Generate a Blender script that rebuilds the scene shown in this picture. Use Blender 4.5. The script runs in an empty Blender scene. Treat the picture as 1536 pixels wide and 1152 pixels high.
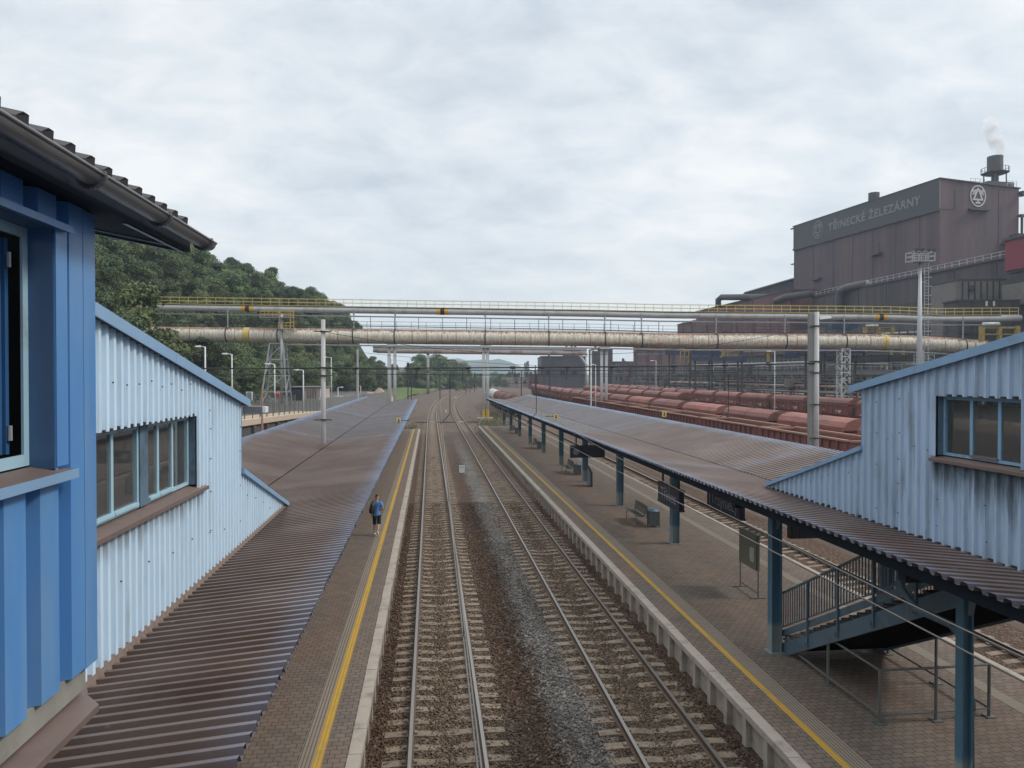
import bpy, bmesh, math, random
import numpy as np
from mathutils import Vector, Matrix
R = math.radians
random.seed(7)
rng = np.random.default_rng(11)
sc = bpy.context.scene
col = sc.collection

# ------------------------------------------------------------------ camera
CAMZ = 7.6
F = 1120.0
YAW = math.atan(123 / F)
SN, CS = math.sin(YAW), math.cos(YAW)
cd = bpy.data.cameras.new('camera')
cd.sensor_width = 36; cd.lens = 36 * F / 1536
cd.clip_start = .05; cd.clip_end = 20000
cam = bpy.data.objects.new('camera', cd)
cam.location = (0, 0, CAMZ)
cam.rotation_euler = (R(90) - math.atan(14 / F), 0, -YAW)
col.objects.link(cam); sc.camera = cam
sc.render.resolution_x = 1024; sc.render.resolution_y = 768

# ------------------------------------------------------------------ sky, sun, exposure
SUN_EL, SUN_AZ = R(42), R(98)      # azimuth clockwise from +Y: right and a little behind the camera
w = bpy.data.worlds.new('World'); sc.world = w; w.use_nodes = True
nt = w.node_tree; nt.nodes.clear()
def wn(t, **k):
    n = nt.nodes.new(t)
    for a, b in k.items(): setattr(n, a, b)
    return n
def wmath(op, a, b=None):
    n = wn('ShaderNodeMath', operation=op)
    for i, v in enumerate((a, b)):
        if v is None: continue
        if isinstance(v, (int, float)): n.inputs[i].default_value = v
        else: nt.links.new(v, n.inputs[i])
    return n.outputs[0]
sky = wn('ShaderNodeTexSky', sky_type='NISHITA', sun_disc=False)
sky.sun_elevation = SUN_EL; sky.sun_rotation = SUN_AZ; sky.air_density = 1.2; sky.dust_density = 2.0
tcw = wn('ShaderNodeTexCoord')
sep = wn('ShaderNodeSeparateXYZ'); nt.links.new(tcw.outputs['Generated'], sep.inputs[0])
zc = wmath('ADD', wmath('MAXIMUM', sep.outputs['Z'], 0.0), 0.34)
cmb = wn('ShaderNodeCombineXYZ')
nt.links.new(wmath('DIVIDE', sep.outputs['X'], zc), cmb.inputs[0])
nt.links.new(wmath('DIVIDE', sep.outputs['Y'], zc), cmb.inputs[1])
mpw = wn('ShaderNodeMapping'); mpw.inputs['Rotation'].default_value = (0, 0, R(40)); mpw.inputs['Scale'].default_value = (1.5, 2.1, 1)
nt.links.new(cmb.outputs[0], mpw.inputs['Vector'])
n1 = wn('ShaderNodeTexNoise'); n1.inputs['Scale'].default_value = .8; n1.inputs['Detail'].default_value = 4; n1.inputs['Roughness'].default_value = .5; n1.inputs['Distortion'].default_value = .25
n2 = wn('ShaderNodeTexNoise'); n2.inputs['Scale'].default_value = 4.2; n2.inputs['Detail'].default_value = 7; n2.inputs['Roughness'].default_value = .58; n2.inputs['Distortion'].default_value = .3
for n in (n1, n2): nt.links.new(mpw.outputs[0], n.inputs['Vector'])
cl = wmath('ADD', wmath('MULTIPLY', n1.outputs['Fac'], .60), wmath('MULTIPLY', n2.outputs['Fac'], .40))
rp = wn('ShaderNodeValToRGB')
e = rp.color_ramp.elements
e[0].position = .37; e[0].color = (.435, .485, .54, 1)
e[1].position = .63; e[1].color = (.72, .725, .725, 1)
m_ = rp.color_ramp.elements.new(.50); m_.color = (.575, .61, .645, 1)
nt.links.new(cl, rp.inputs[0])
hz = wn('ShaderNodeMapRange'); hz.inputs['From Min'].default_value = 0.0; hz.inputs['From Max'].default_value = .2
hz.inputs['To Min'].default_value = .75; hz.inputs['To Max'].default_value = 0
nt.links.new(sep.outputs['Z'], hz.inputs['Value'])
mxw = wn('ShaderNodeMix', data_type='RGBA'); nt.links.new(hz.outputs[0], mxw.inputs[0])
nt.links.new(rp.outputs[0], mxw.inputs[6]); mxw.inputs[7].default_value = (.625, .63, .622, 1)
bgs = wn('ShaderNodeBackground'); bgs.inputs[1].default_value = .08; nt.links.new(sky.outputs[0], bgs.inputs[0])
bgc = wn('ShaderNodeBackground'); bgc.inputs[1].default_value = 1.0; nt.links.new(mxw.outputs[2], bgc.inputs[0])
zen = wn('ShaderNodeMapRange')      # an overcast sky is brighter towards the zenith
for i_, v_ in ((1, .42), (2, 1.0), (3, 1.0), (4, 2.5)): zen.inputs[i_].default_value = v_
nt.links.new(sep.outputs['Z'], zen.inputs[0]); nt.links.new(zen.outputs[0], bgc.inputs[1])
mxs = wn('ShaderNodeMixShader'); mxs.inputs[0].default_value = .93
nt.links.new(bgs.outputs[0], mxs.inputs[1]); nt.links.new(bgc.outputs[0], mxs.inputs[2])
ow = wn('ShaderNodeOutputWorld'); nt.links.new(mxs.outputs[0], ow.inputs[0])
sl = bpy.data.lights.new('sun', 'SUN'); sl.energy = 1.5; sl.angle = R(11); sl.color = (1, .95, .87)
so = bpy.data.objects.new('sun', sl); col.objects.link(so); so.location = (40, -30, 60)
so.rotation_euler = Vector((math.sin(SUN_AZ) * math.cos(SUN_EL), math.cos(SUN_AZ) * math.cos(SUN_EL), math.sin(SUN_EL))).to_track_quat('Z', 'Y').to_euler()
sc.view_settings.view_transform = 'Standard'; sc.view_settings.look = 'None'
sc.view_settings.exposure = 0.5; sc.view_settings.gamma = 1
sc.render.engine = 'CYCLES'
sc.cycles.use_denoising = True
sc.cycles.max_bounces = 6; sc.cycles.diffuse_bounces = 3; sc.cycles.glossy_bounces = 3
sc.cycles.transmission_bounces = 6; sc.cycles.transparent_max_bounces = 12; sc.cycles.volume_bounces = 1
sc.cycles.sample_clamp_indirect = 4

# ------------------------------------------------------------------ helpers
def at(px, py, d):                     # world point seen at a photo pixel, d metres ahead of the camera
    u = (px - 768) / F * d
    return Vector((u * CS + d * SN, -u * SN + d * CS, CAMZ - (py - 562) * d / F))
def dx(px, X):                         # distance ahead at which a line X = const crosses a photo column
    return X / ((px - 768) / F * CS + SN)
def YX(px, X):                         # Y of that point
    return (dx(px, X) - X * SN) / CS
def curve(Y):                          # lateral shift of the railway where it bends right
    return max(0.0, Y - 122) ** 2 / 4160.0
def tag(o, label=None, cat=None, group=None, kind=None):
    if label: o['label'] = label
    if cat: o['category'] = cat
    if group: o['group'] = group
    if kind: o['kind'] = kind
    return o
def thing(name, loc, label, cat, group=None, rz=0, kind=None):
    o = bpy.data.objects.new(name, None); col.objects.link(o)
    o.location = loc; o.rotation_euler = (0, 0, rz); o.empty_display_size = .2
    return tag(o, label, cat, group, kind)
def rootloc(p):
    while p.parent: p = p.parent
    return Vector(p.location)
def copy_tree(o, parent=None):
    c = o.copy(); col.objects.link(c); c.parent = parent
    for ch in list(o.children): copy_tree(ch, c)
    return c
class MB:
    def __init__(s): s.v = []; s.f = []
    def quad(s, a, b, c, d):
        n = len(s.v); s.v += [tuple(a), tuple(b), tuple(c), tuple(d)]; s.f.append((n, n + 1, n + 2, n + 3)); return s
    def hexa(s, p):                     # 8 corners: bottom 4 ccw, top 4 ccw
        n = len(s.v); s.v += [tuple(q) for q in p]
        for f in ((3, 2, 1, 0), (4, 5, 6, 7), (0, 1, 5, 4), (1, 2, 6, 5), (2, 3, 7, 6), (3, 0, 4, 7)):
            s.f.append(tuple(n + i for i in f))
        return s
    def box(s, x0, x1, y0, y1, z0, z1):
        return s.hexa([(x0, y0, z0), (x1, y0, z0), (x1, y1, z0), (x0, y1, z0), (x0, y0, z1), (x1, y0, z1), (x1, y1, z1), (x0, y1, z1)])
    def beam(s, p, q, w, h, up=(0, 0, 1)):   # rectangular bar from p to q
        p = Vector(p); q = Vector(q); t = (q - p).normalized(); up = Vector(up)
        if abs(t.dot(up)) > .98: up = Vector((0, 1, 0))
        a = t.cross(up).normalized() * w / 2; b = a.cross(t).normalized() * h / 2
        return s.hexa([p - a - b, p + a - b, q + a - b, q - a - b, p - a + b, p + a + b, q + a + b, q - a + b])
    def tube(s, pts, r, n=8, cap=True):
        pts = [Vector(p) for p in pts]; k = len(pts)
        rs = r if isinstance(r, (list, tuple)) else [r] * k
        base = len(s.v); prev = None
        for i, p in enumerate(pts):
            t = (pts[min(i + 1, k - 1)] - pts[max(i - 1, 0)]).normalized()
            if prev is None:
                up = Vector((0, 0, 1)) if abs(t.z) < .95 else Vector((0, 1, 0))
                a = t.cross(up).normalized()
            else:
                a = (prev - t * prev.dot(t)).normalized()
            prev = a; b = t.cross(a)
            for j in range(n):
                th = 2 * math.pi * j / n
                s.v.append(tuple(p + (a * math.cos(th) + b * math.sin(th)) * rs[i]))
        for i in range(k - 1):
            for j in range(n):
                j2 = (j + 1) % n
                s.f.append((base + i * n + j, base + i * n + j2, base + (i + 1) * n + j2, base + (i + 1) * n + j))
        if cap:
            s.f.append(tuple(base + j for j in reversed(range(n))))
            s.f.append(tuple(base + (k - 1) * n + j for j in range(n)))
        return s
    def cyl(s, x, y, z0, z1, r, r2=None, n=12):
        return s.tube([(x, y, z0), (x, y, z1)], [r, r if r2 is None else r2], n)
    def prism(s, poly, y0, y1, axis='Y'):   # polygon in XZ extruded along Y (or in YZ along X)
        n = len(poly); b = len(s.v)
        for yy in (y0, y1):
            for (a, c) in poly:
                s.v.append((a, yy, c) if axis == 'Y' else (yy, a, c))
        for i in range(n):
            j = (i + 1) % n; s.f.append((b + i, b + j, b + n + j, b + n + i))
        s.f.append(tuple(b + i for i in reversed(range(n)))); s.f.append(tuple(b + n + i for i in range(n)))
        return s
    def build(s, name, m, parent=None, smooth=False, local=False):
        me = bpy.data.meshes.new(name)
        v = s.v
        if parent is not None and not local:
            L = rootloc(parent); v = [(a - L.x, b - L.y, c - L.z) for a, b, c in s.v]
        me.from_pydata(v, [], s.f); me.update()
        bm = bmesh.new(); bm.from_mesh(me); bmesh.ops.recalc_face_normals(bm, faces=bm.faces); bm.to_mesh(me); bm.free()
        if smooth: me.polygons.foreach_set('use_smooth', [True] * len(me.polygons))
        if m is not None: me.materials.append(m)
        o = bpy.data.objects.new(name, me); col.objects.link(o)
        if parent is not None: o.parent = parent
        return o
def quick(name, m, parent, fn, **k):
    b = MB(); fn(b); return b.build(name, m, parent, **k)

# ------------------------------------------------------------------ materials
class NT:
    def __init__(s, name):
        s.m = bpy.data.materials.new(name); s.m.use_nodes = True; s.t = s.m.node_tree; s.t.nodes.clear()
        s.out = s.n('ShaderNodeOutputMaterial'); s.b = s.n('ShaderNodeBsdfPrincipled'); s.l(s.b.outputs[0], s.out.inputs[0])
        s.tc = s.n('ShaderNodeTexCoord'); s._p = None
    def n(s, t, **k):
        x = s.t.nodes.new(t)
        for a, b in k.items(): setattr(x, a, b)
        return x
    def l(s, a, b): s.t.links.new(a, b)
    def set(s, node, i, v):
        if isinstance(v, (int, float, tuple)): node.inputs[i].default_value = v
        else: s.l(v, node.inputs[i])
    def math(s, op, a, b=0.0, clamp=False):
        x = s.n('ShaderNodeMath', operation=op, use_clamp=clamp); s.set(x, 0, a); s.set(x, 1, b); return x.outputs[0]
    def obj(s):                       # object coordinates, shifted per object so that copies differ
        if s._p is None:
            oi = s.n('ShaderNodeObjectInfo'); a = s.n('ShaderNodeVectorMath', operation='ADD')
            k = s.math('MULTIPLY', oi.outputs['Random'], 53.0); c = s.n('ShaderNodeCombineXYZ')
            s.l(k, c.inputs[0]); s.l(k, c.inputs[1]); s.l(s.tc.outputs['Object'], a.inputs[0]); s.l(c.outputs[0], a.inputs[1]); s._p = a.outputs[0]
            s.rand = oi.outputs['Random']
        return s._p
    def pos(s):
        g = s.n('ShaderNodeNewGeometry'); return g.outputs['Position']
    def map(s, v, scale=(1, 1, 1), rot=(0, 0, 0)):
        x = s.n('ShaderNodeMapping'); s.l(v, x.inputs['Vector']); x.inputs['Scale'].default_value = scale; x.inputs['Rotation'].default_value = rot; return x.outputs[0]
    def noise(s, v, sc_, det=4, ro=.55, dist=0):
        x = s.n('ShaderNodeTexNoise'); s.l(v, x.inputs['Vector']); x.inputs['Scale'].default_value = sc_; x.inputs['Detail'].default_value = det
        x.inputs['Roughness'].default_value = ro; x.inputs['Distortion'].default_value = dist; return x.outputs['Fac']
    def ramp(s, f, lo, hi, a=0.0, b=1.0):
        x = s.n('ShaderNodeMapRange'); s.l(f, x.inputs['Value'])
        for i, v in ((1, lo), (2, hi), (3, a), (4, b)): x.inputs[i].default_value = v
        return x.outputs[0]
    def mix(s, f, a, b, mode='MIX'):
        x = s.n('ShaderNodeMix', data_type='RGBA', blend_type=mode)
        for i, v in ((0, f), (6, a), (7, b)):
            if isinstance(v, tuple) and len(v) == 3: v = v + (1,)
            s.set(x, i, v)
        return x.outputs[2]
    def bump(s, h, strength=.3, dist=.02):
        x = s.n('ShaderNodeBump'); x.inputs['Strength'].default_value = strength; x.inputs['Distance'].default_value = dist
        s.l(h, x.inputs['Height']); s.l(x.outputs[0], s.b.inputs['Normal'])
    def done(s, c, rough=.6, metal=0, spec=.5):
        if isinstance(c, tuple): c = c if len(c) == 4 else c + (1,)
        s.set(s.b, 'Base Color', c); s.set(s.b, 'Roughness', rough); s.set(s.b, 'Metallic', metal); s.set(s.b, 'Specular IOR Level', spec)
        return s.m
def vary(c, k): return tuple(min(1, x * k) for x in c)
def pm(name, c, rough=.6, metal=0, var=.18, vs=2.0, dirt=None, ds=1.2, lo=.5, hi=.7, amt=.8, stretch=(1, 1, 1), bump=0, bs=25, spec=.5, rnd=0):
    t = NT(name); p = t.map(t.obj(), stretch)
    f = t.noise(p, vs, 5)
    cc = t.mix(f, vary(c, 1 - var), vary(c, 1 + var))
    if dirt is not None:
        d = t.ramp(t.noise(p, ds, 7, .62), lo, hi, 0, amt); cc = t.mix(d, cc, dirt)
    if rnd:
        v = t.n('ShaderNodeHueSaturation'); t.l(t.ramp(t.rand, 0, 1, 1 - rnd, 1 + rnd), v.inputs['Value']); t.l(cc, v.inputs['Color']); cc = v.outputs[0]
    if bump: t.bump(t.noise(t.obj(), bs, 5), bump, .01)
    rr = t.ramp(f, 0, 1, max(.02, rough - .1), min(1, rough + .1))
    return t.done(cc, rr, metal, spec)

M = {}
M['darkblue'] = pm('dark blue paint', (.085, .245, .52), .33, 0, .10, 1.5, (.17, .30, .47), 1.6, .46, .70, .75, (2, 2, .35), spec=.7)
M['lightblue'] = pm('light blue paint', (.56, .70, .82), .36, 0, .06, 2, (.30, .31, .31), 1.6, .54, .8, .6, (3, 3, .35))
M['rightblue'] = pm('weathered blue paint', (.37, .475, .61), .48, 0, .1, 2, (.17, .20, .23), 1.5, .50, .72, .75, (2.4, 2.4, .45))
M['bluetrim'] = pm('blue trim paint', (.205, .33, .48), .45, 0, .1, 3, (.2, .22, .25), 2, .55, .75, .6)
M['tealframe'] = pm('window frame paint', (.33, .50, .58), .5, 0, .1, 3, (.22, .19, .15), 3, .55, .75, .6)
M['rightframe'] = pm('window frame blue paint', (.20, .34, .48), .5, 0, .1, 3, (.1, .1, .1), 3, .55, .75, .6)
M['reveal'] = pm('reveal paint', (.06, .13, .26), .4, 0, .1, 2)
M['revealgrey'] = pm('soiled reveal paint', (.10, .16, .22), .6, 0, .15, 3, (.04, .05, .06), 3, .45, .7, .8)
M['sill'] = pm('brown sill paint', (.155, .108, .092), .55, 0, .15, 4, (.10, .08, .07), 3, .5, .7, .7)
M['darkroof'] = pm('dark brown roof sheet', (.04, .035, .036), .42, 0, .2, 3)
M['gutter'] = pm('gutter paint', (.165, .16, .16), .34, .2, .12, 3, (.10, .07, .05), 4, .55, .75, .6)
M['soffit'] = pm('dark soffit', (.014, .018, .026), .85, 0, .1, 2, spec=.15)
M['interior'] = pm('dark interior', (.035, .035, .036), .8)
M['shadeblue'] = pm('inner sash paint', (.035, .11, .25), .4)
M['concrete'] = pm('concrete', (.37, .32, .265), .85, 0, .15, 3, (.15, .125, .105), 2.2, .5, .72, .7, (1, 1, 1), .25, 30)
M['plinth'] = pm('mossy concrete', (.25, .24, .21), .85, 0, .2, 3, (.13, .13, .09), 2, .45, .65, .7, bump=.3)
M['galv'] = pm('galvanised steel', (.36, .37, .38), .5, .35, .15, 3)
M['pole'] = pm('aged grey pole paint', (.36, .35, .345), .6, .1, .1, 2, (.26, .22, .19), 1.2, .5, .75, .6, (3, 3, .4))
M['whitepole'] = pm('pale grey pole paint', (.50, .51, .50), .6, 0, .1, 2, (.3, .27, .23), 1.2, .55, .75, .6, (3, 3, .4))
M['steel'] = pm('dark steel', (.045, .048, .052), .6, .2, .2, 3)
M['black'] = pm('black', (.015, .015, .017), .5)
M['soot'] = pm('flat black', (.008, .008, .008), 1.0, spec=0)  # black without gloss, for the stair underside and wall openings
M['wire'] = pm('wire', (.16, .14, .12), .5, .5)
M['darkwire'] = pm('dark wire', (.02, .021, .023), .6, .2)
M['machyellow'] = pm('dirty machine yellow', (.34, .235, .06), .6, 0, .25, 2, (.12, .09, .06), 1.5, .48, .68, .8)
M['yellow'] = pm('yellow paint', (.48, .32, .05), .5, 0, .12, 3)
M['yellowdull'] = pm('faded yellow paint', (.56, .43, .13), .6, 0, .15, 3)
M['orange'] = pm('orange yellow band', (.62, .33, .03), .5, 0, .1, 3)
M['tubegrey'] = pm('grey green tube paint', (.12, .125, .12), .5, .1, .15, 4)
M['stairblue'] = pm('stair blue paint', (.085, .135, .175), .5, 0, .15, 3, (.07, .075, .08), 2.5, .5, .7, .7)
M['rail_side'] = pm('rusty rail', (.10, .065, .045), .8, .1, .2, 6)
M['rail_top'] = pm('polished rail', (.30, .275, .25), .38, .8, .1, 2, stretch=(1, .2, 1))
M['sleeper'] = pm('sleeper concrete', (.215, .162, .115), .9, 0, .15, 4, (.11, .085, .07), 5, .45, .65, .75, bump=.3, rnd=.12)
M['skin'] = pm('skin', (.42, .23, .17), .55, 0, .05)
M['shirt'] = pm('blue cotton', (.09, .23, .52), .85, 0, .12, 6)
M['shorts'] = pm('black cotton', (.012, .012, .014), .85)
M['shoe'] = pm('white shoe', (.6, .6, .57), .6)
M['hair'] = pm('brown hair', (.06, .035, .025), .7)
M['signnavy'] = pm('navy sign panel', (.016, .02, .045), .45)
M['signwhite'] = pm('sign lettering', (.24, .25, .28), .5)
M['white'] = pm('white paint', (.62, .62, .60), .6, 0, .08, 3)
M['bark'] = pm('bark', (.07, .055, .045), .9, 0, .2, 3)
M['wagonred'] = pm('wagon body paint', (.19, .060, .046), .7, 0, .15, 1.5, (.09, .05, .042), 1.1, .48, .72, .8, (1, 1, .4), rnd=.22)
M['wagonroof'] = pm('dusty wagon roof paint', (.215, .074, .055), .66, 0, .18, 1, (.115, .058, .045), .8, .42, .66, .85, (1, .5, 1), rnd=.30)
M['openred'] = pm('open wagon paint', (.185, .068, .058), .7, 0, .15, 1.5, (.08, .045, .04), 1.2, .48, .72, .8, rnd=.12)
M['woodrim'] = pm('rusty dusty rim', (.30, .165, .12), .75, 0, .2, 2, (.2, .1, .07), 2, .5, .7, .7)
M['wagondark'] = pm('wagon underframe', (.03, .026, .025), .8)
M['clad'] = pm('soot brown cladding', (.088, .060, .070), .65, 0, .16, .25, (.135, .085, .088), .12, .45, .68, .8, (1, 1, .06), spec=.3)
M['clad2'] = pm('soot grey cladding', (.078, .066, .07), .7, 0, .12, .1, (.05, .045, .05), .08, .45, .7, .7, (1, 1, .2), spec=.3)
M['band'] = pm('dark slate band', (.060, .058, .067), .6, 0, .06, .1, spec=.3)
M['maroon'] = pm('maroon cladding', (.14, .062, .062), .7, 0, .12, .1, (.10, .065, .063), .07, .45, .7, .7, (1, 1, .2), spec=.3)
M['redclad'] = pm('red cladding', (.20, .035, .055), .6, 0, .1, .3, spec=.3)
M['greyclad'] = pm('grey beige cladding', (.155, .14, .13), .7, 0, .12, .4, (.09, .08, .078), .3, .5, .7, .7)
M['darkclad'] = pm('dark grey cladding', (.055, .052, .055), .7, 0, .2, .2, (.04, .04, .042), .2, .45, .65, .8, (1, 1, .3))
M['letter'] = pm('weathered letter panels', (.185, .18, .192), .6, 0, .2, .3, spec=.3)
M['logo'] = pm('pale logo panels', (.5, .48, .47), .6, 0, .1, .3, spec=.3)
M['bluesteel'] = pm('blue painted steel', (.014, .036, .085), .6, 0, .3, .5)
M['smokestack'] = pm('stack steel', (.07, .066, .07), .6, .1, .15, .5)
M['asphalt'] = pm('asphalt', (.075, .07, .065), .9, 0, .15, .6)
M['path'] = pm('pale path', (.46, .36, .27), .9, 0, .1, .5)
M['retain'] = pm('retaining wall concrete', (.09, .085, .08), .9, 0, .2, .6, (.04, .04, .04), .5, .45, .65, .8, (1, 1, .3))
M['greywall'] = pm('grey barrier', (.16, .16, .155), .8, 0, .1, .5)
M['beigewall'] = pm('beige render', (.42, .36, .32), .85, 0, .1, .6, (.25, .21, .19), .7, .5, .7, .7)
M['earth'] = pm('bare earth', (.26, .185, .14), .95, 0, .2, .4)
M['carwhite'] = pm('white car paint', (.55, .56, .57), .25); M['cargrey'] = pm('grey car paint', (.22, .26, .33), .25)
M['carglass'] = pm('car glass', (.02, .025, .03), .1); M['tyre'] = pm('tyre', (.015, .015, .015), .9)
M['red'] = pm('red paint', (.45, .05, .06), .6)
M['binblue'] = pm('blue bin lid', (.08, .20, .32), .5); M['bingrey'] = pm('grey bin slats', (.12, .13, .135), .5, .3)
M['bench'] = pm('bench mesh steel', (.16, .15, .14), .55, .3)
M['board'] = pm('olive board panel', (.155, .15, .115), .6, 0, .1, 3)
M['panelgrey'] = pm('grey panel', (.16, .18, .20), .5)
M['weed'] = pm('dry weeds', (.11, .11, .045), .9)
M['flash'] = pm('stained flashing', (.185, .135, .11), .7, 0, .2, 3, (.10, .075, .06), 3, .45, .65, .8, (1, 3, .5))
M['trestle'] = pm('grey trestle steel', (.18, .18, .178), .7, .1, .3, .6)
M['pole2'] = pm('shaded twin pole paint', (.22, .215, .21), .65, .1, .1, 2)
M['inbeige'] = pm('beige inner panel', (.50, .45, .38), .8, 0, .1, 1)
M['paper'] = pm('poster paper', (.42, .42, .38), .7)

def m_column():
    t = NT('teal column paint'); o = t.tc.outputs['Object']; s = t.n('ShaderNodeSeparateXYZ'); t.l(o, s.inputs[0])
    n = t.noise(t.obj(), 4, 5)
    z = t.math('ADD', s.outputs['Z'], t.math('MULTIPLY', n, .22))
    c = t.mix(n, (.045, .115, .175), (.07, .155, .22))
    c = t.mix(t.ramp(z, .92, .78), c, (.20, .245, .245))
    return t.done(c, .5)
M['column'] = m_column()
def m_canopy():
    t = NT('brown corrugated roof sheet'); p = t.pos(); s = t.n('ShaderNodeSeparateXYZ'); t.l(p, s.inputs[0])
    n = t.noise(t.map(p, (.25, 1.2, 1)), 1.3, 6, .6)
    c = t.mix(n, (.060, .033, .023), (.118, .071, .051))
    dust = t.ramp(t.noise(p, .5, 5, .6), .42, .68, 0, .75); c = t.mix(dust, c, (.15, .112, .095))
    sec = t.ramp(t.math('ADD', s.outputs['Y'], t.math('MULTIPLY', n, 9.0)), 41, 50, 0, .6); c = t.mix(sec, c, (.122, .122, .135))
    # the blue undercoat shows where the brown coat has worn off along the sheet ends and end laps
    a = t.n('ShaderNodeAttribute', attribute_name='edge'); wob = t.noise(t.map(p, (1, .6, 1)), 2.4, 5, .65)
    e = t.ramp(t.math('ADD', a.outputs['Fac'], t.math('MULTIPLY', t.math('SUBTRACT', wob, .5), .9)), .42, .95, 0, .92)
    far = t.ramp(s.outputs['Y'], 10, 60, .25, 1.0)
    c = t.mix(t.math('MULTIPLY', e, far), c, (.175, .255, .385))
    blo = t.ramp(t.noise(p, 5.5, 3), .70, .76, 0, .5); c = t.mix(blo, c, (.22, .19, .17))
    t.bump(t.noise(p, 40, 3), .08, .01)
    return t.done(c, t.ramp(n, 0, 1, .33, .46), 0, .48)
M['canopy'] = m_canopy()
def sheets(m, cell, lo, hi, use_obj=False):   # each cladding sheet has weathered a little differently
    t = m.node_tree; b = next(n for n in t.nodes if n.type == 'BSDF_PRINCIPLED'); L = next(l for l in t.links if l.to_socket == b.inputs['Base Color'])
    g = t.nodes.new('ShaderNodeTexCoord') if use_obj else t.nodes.new('ShaderNodeNewGeometry')
    sc_ = t.nodes.new('ShaderNodeVectorMath'); sc_.operation = 'DIVIDE'; t.links.new(g.outputs['Object' if use_obj else 'Position'], sc_.inputs[0]); sc_.inputs[1].default_value = cell
    fl_ = t.nodes.new('ShaderNodeVectorMath'); fl_.operation = 'FLOOR'; t.links.new(sc_.outputs[0], fl_.inputs[0])
    wn_ = t.nodes.new('ShaderNodeTexWhiteNoise'); wn_.noise_dimensions = '3D'; t.links.new(fl_.outputs[0], wn_.inputs['Vector'])
    mr = t.nodes.new('ShaderNodeMapRange'); t.links.new(wn_.outputs['Value'], mr.inputs[0]); mr.inputs[3].default_value = lo; mr.inputs[4].default_value = hi
    hv = t.nodes.new('ShaderNodeHueSaturation'); t.links.new(L.from_socket, hv.inputs['Color']); t.links.new(mr.outputs[0], hv.inputs['Value']); t.links.new(hv.outputs[0], b.inputs['Base Color'])
sheets(M['canopy'], (40, 1.035, 90), .86, 1.13)
sheets(M['clad'], (1.31, 1.31, 9.3), .86, 1.12, True); sheets(M['clad2'], (1.7, 1.7, 7.9), .80, 1.18); sheets(M['maroon'], (2.3, 2.3, 5.7), .82, 1.16)
sheets(M['lightblue'], (5, 1.0, 40), .965, 1.03); sheets(M['rightblue'], (5, 1.25, 40), .93, 1.06); sheets(M['darkblue'], (5, .596, 40), .93, 1.06)
def grime(m, ylo, yhi, ztop, zbot, colr, amt, thr):   # black runs down the sheets from the window sill
    t = m.node_tree; b = next(n for n in t.nodes if n.type == 'BSDF_PRINCIPLED'); L = next(l for l in t.links if l.to_socket == b.inputs['Base Color'])
    N = lambda ty, **k: [setattr(x, a_, v_) or x for x in [t.nodes.new(ty)] for a_, v_ in (k or {'label': ''}).items()][0]
    g = N('ShaderNodeNewGeometry'); s = N('ShaderNodeSeparateXYZ'); t.links.new(g.outputs['Position'], s.inputs[0])
    mp_ = N('ShaderNodeMapping'); mp_.inputs['Scale'].default_value = (1, 5.5, .42); t.links.new(g.outputs['Position'], mp_.inputs[0])
    no = N('ShaderNodeTexNoise'); no.inputs['Scale'].default_value = 1.0; no.inputs['Detail'].default_value = 5; no.inputs['Roughness'].default_value = .65; t.links.new(mp_.outputs[0], no.inputs['Vector'])
    def mr(src, a_, c_, lo, hi):
        x = N('ShaderNodeMapRange'); t.links.new(src, x.inputs[0])
        for i_, v_ in ((1, a_), (2, c_), (3, lo), (4, hi)): x.inputs[i_].default_value = v_
        return x.outputs[0]
    def mm(op, p_, q_):
        x = N('ShaderNodeMath', operation=op); x.use_clamp = True
        for i_, v_ in enumerate((p_, q_)):
            if isinstance(v_, (int, float)): x.inputs[i_].default_value = v_
            else: t.links.new(v_, x.inputs[i_])
        return x.outputs[0]
    reach = mr(s.outputs['Z'], zbot, ztop, -.25, .30)
    st = mr(mm('ADD', no.outputs['Fac'], reach), thr, thr + .22, 0, amt)
    x_ = N('ShaderNodeMath', operation='ADD'); t.links.new(no.outputs['Fac'], x_.inputs[0]); t.links.new(reach, x_.inputs[1]); st = mr(x_.outputs[0], thr, thr + .22, 0, amt)
    box_ = mm('MULTIPLY', mm('MULTIPLY', mr(s.outputs['Y'], ylo - .05, ylo + .05, 0, 1), mr(s.outputs['Y'], yhi, yhi + .12, 1, 0)), mr(s.outputs['Z'], ztop, ztop + .03, 1, 0))
    mx = N('ShaderNodeMix', data_type='RGBA'); t.links.new(mm('MULTIPLY', st, box_), mx.inputs[0]); t.links.new(L.from_socket, mx.inputs[6]); mx.inputs[7].default_value = colr; t.links.new(mx.outputs[2], b.inputs['Base Color'])
grime(M['rightblue'], 0, YX(1400, 9.2), CAMZ - 1.5, CAMZ - 2.75, (.045, .055, .06, 1), .8, .50)
grime(M['lightblue'], 3, YX(296, -3.7), CAMZ - 1.84, CAMZ - 2.5, (.16, .15, .14, 1), .55, .56)
grime(M['rightblue'], 3, 20, 9.5, 6.0, (.10, .11, .12, 1), .5, .66)
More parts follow.
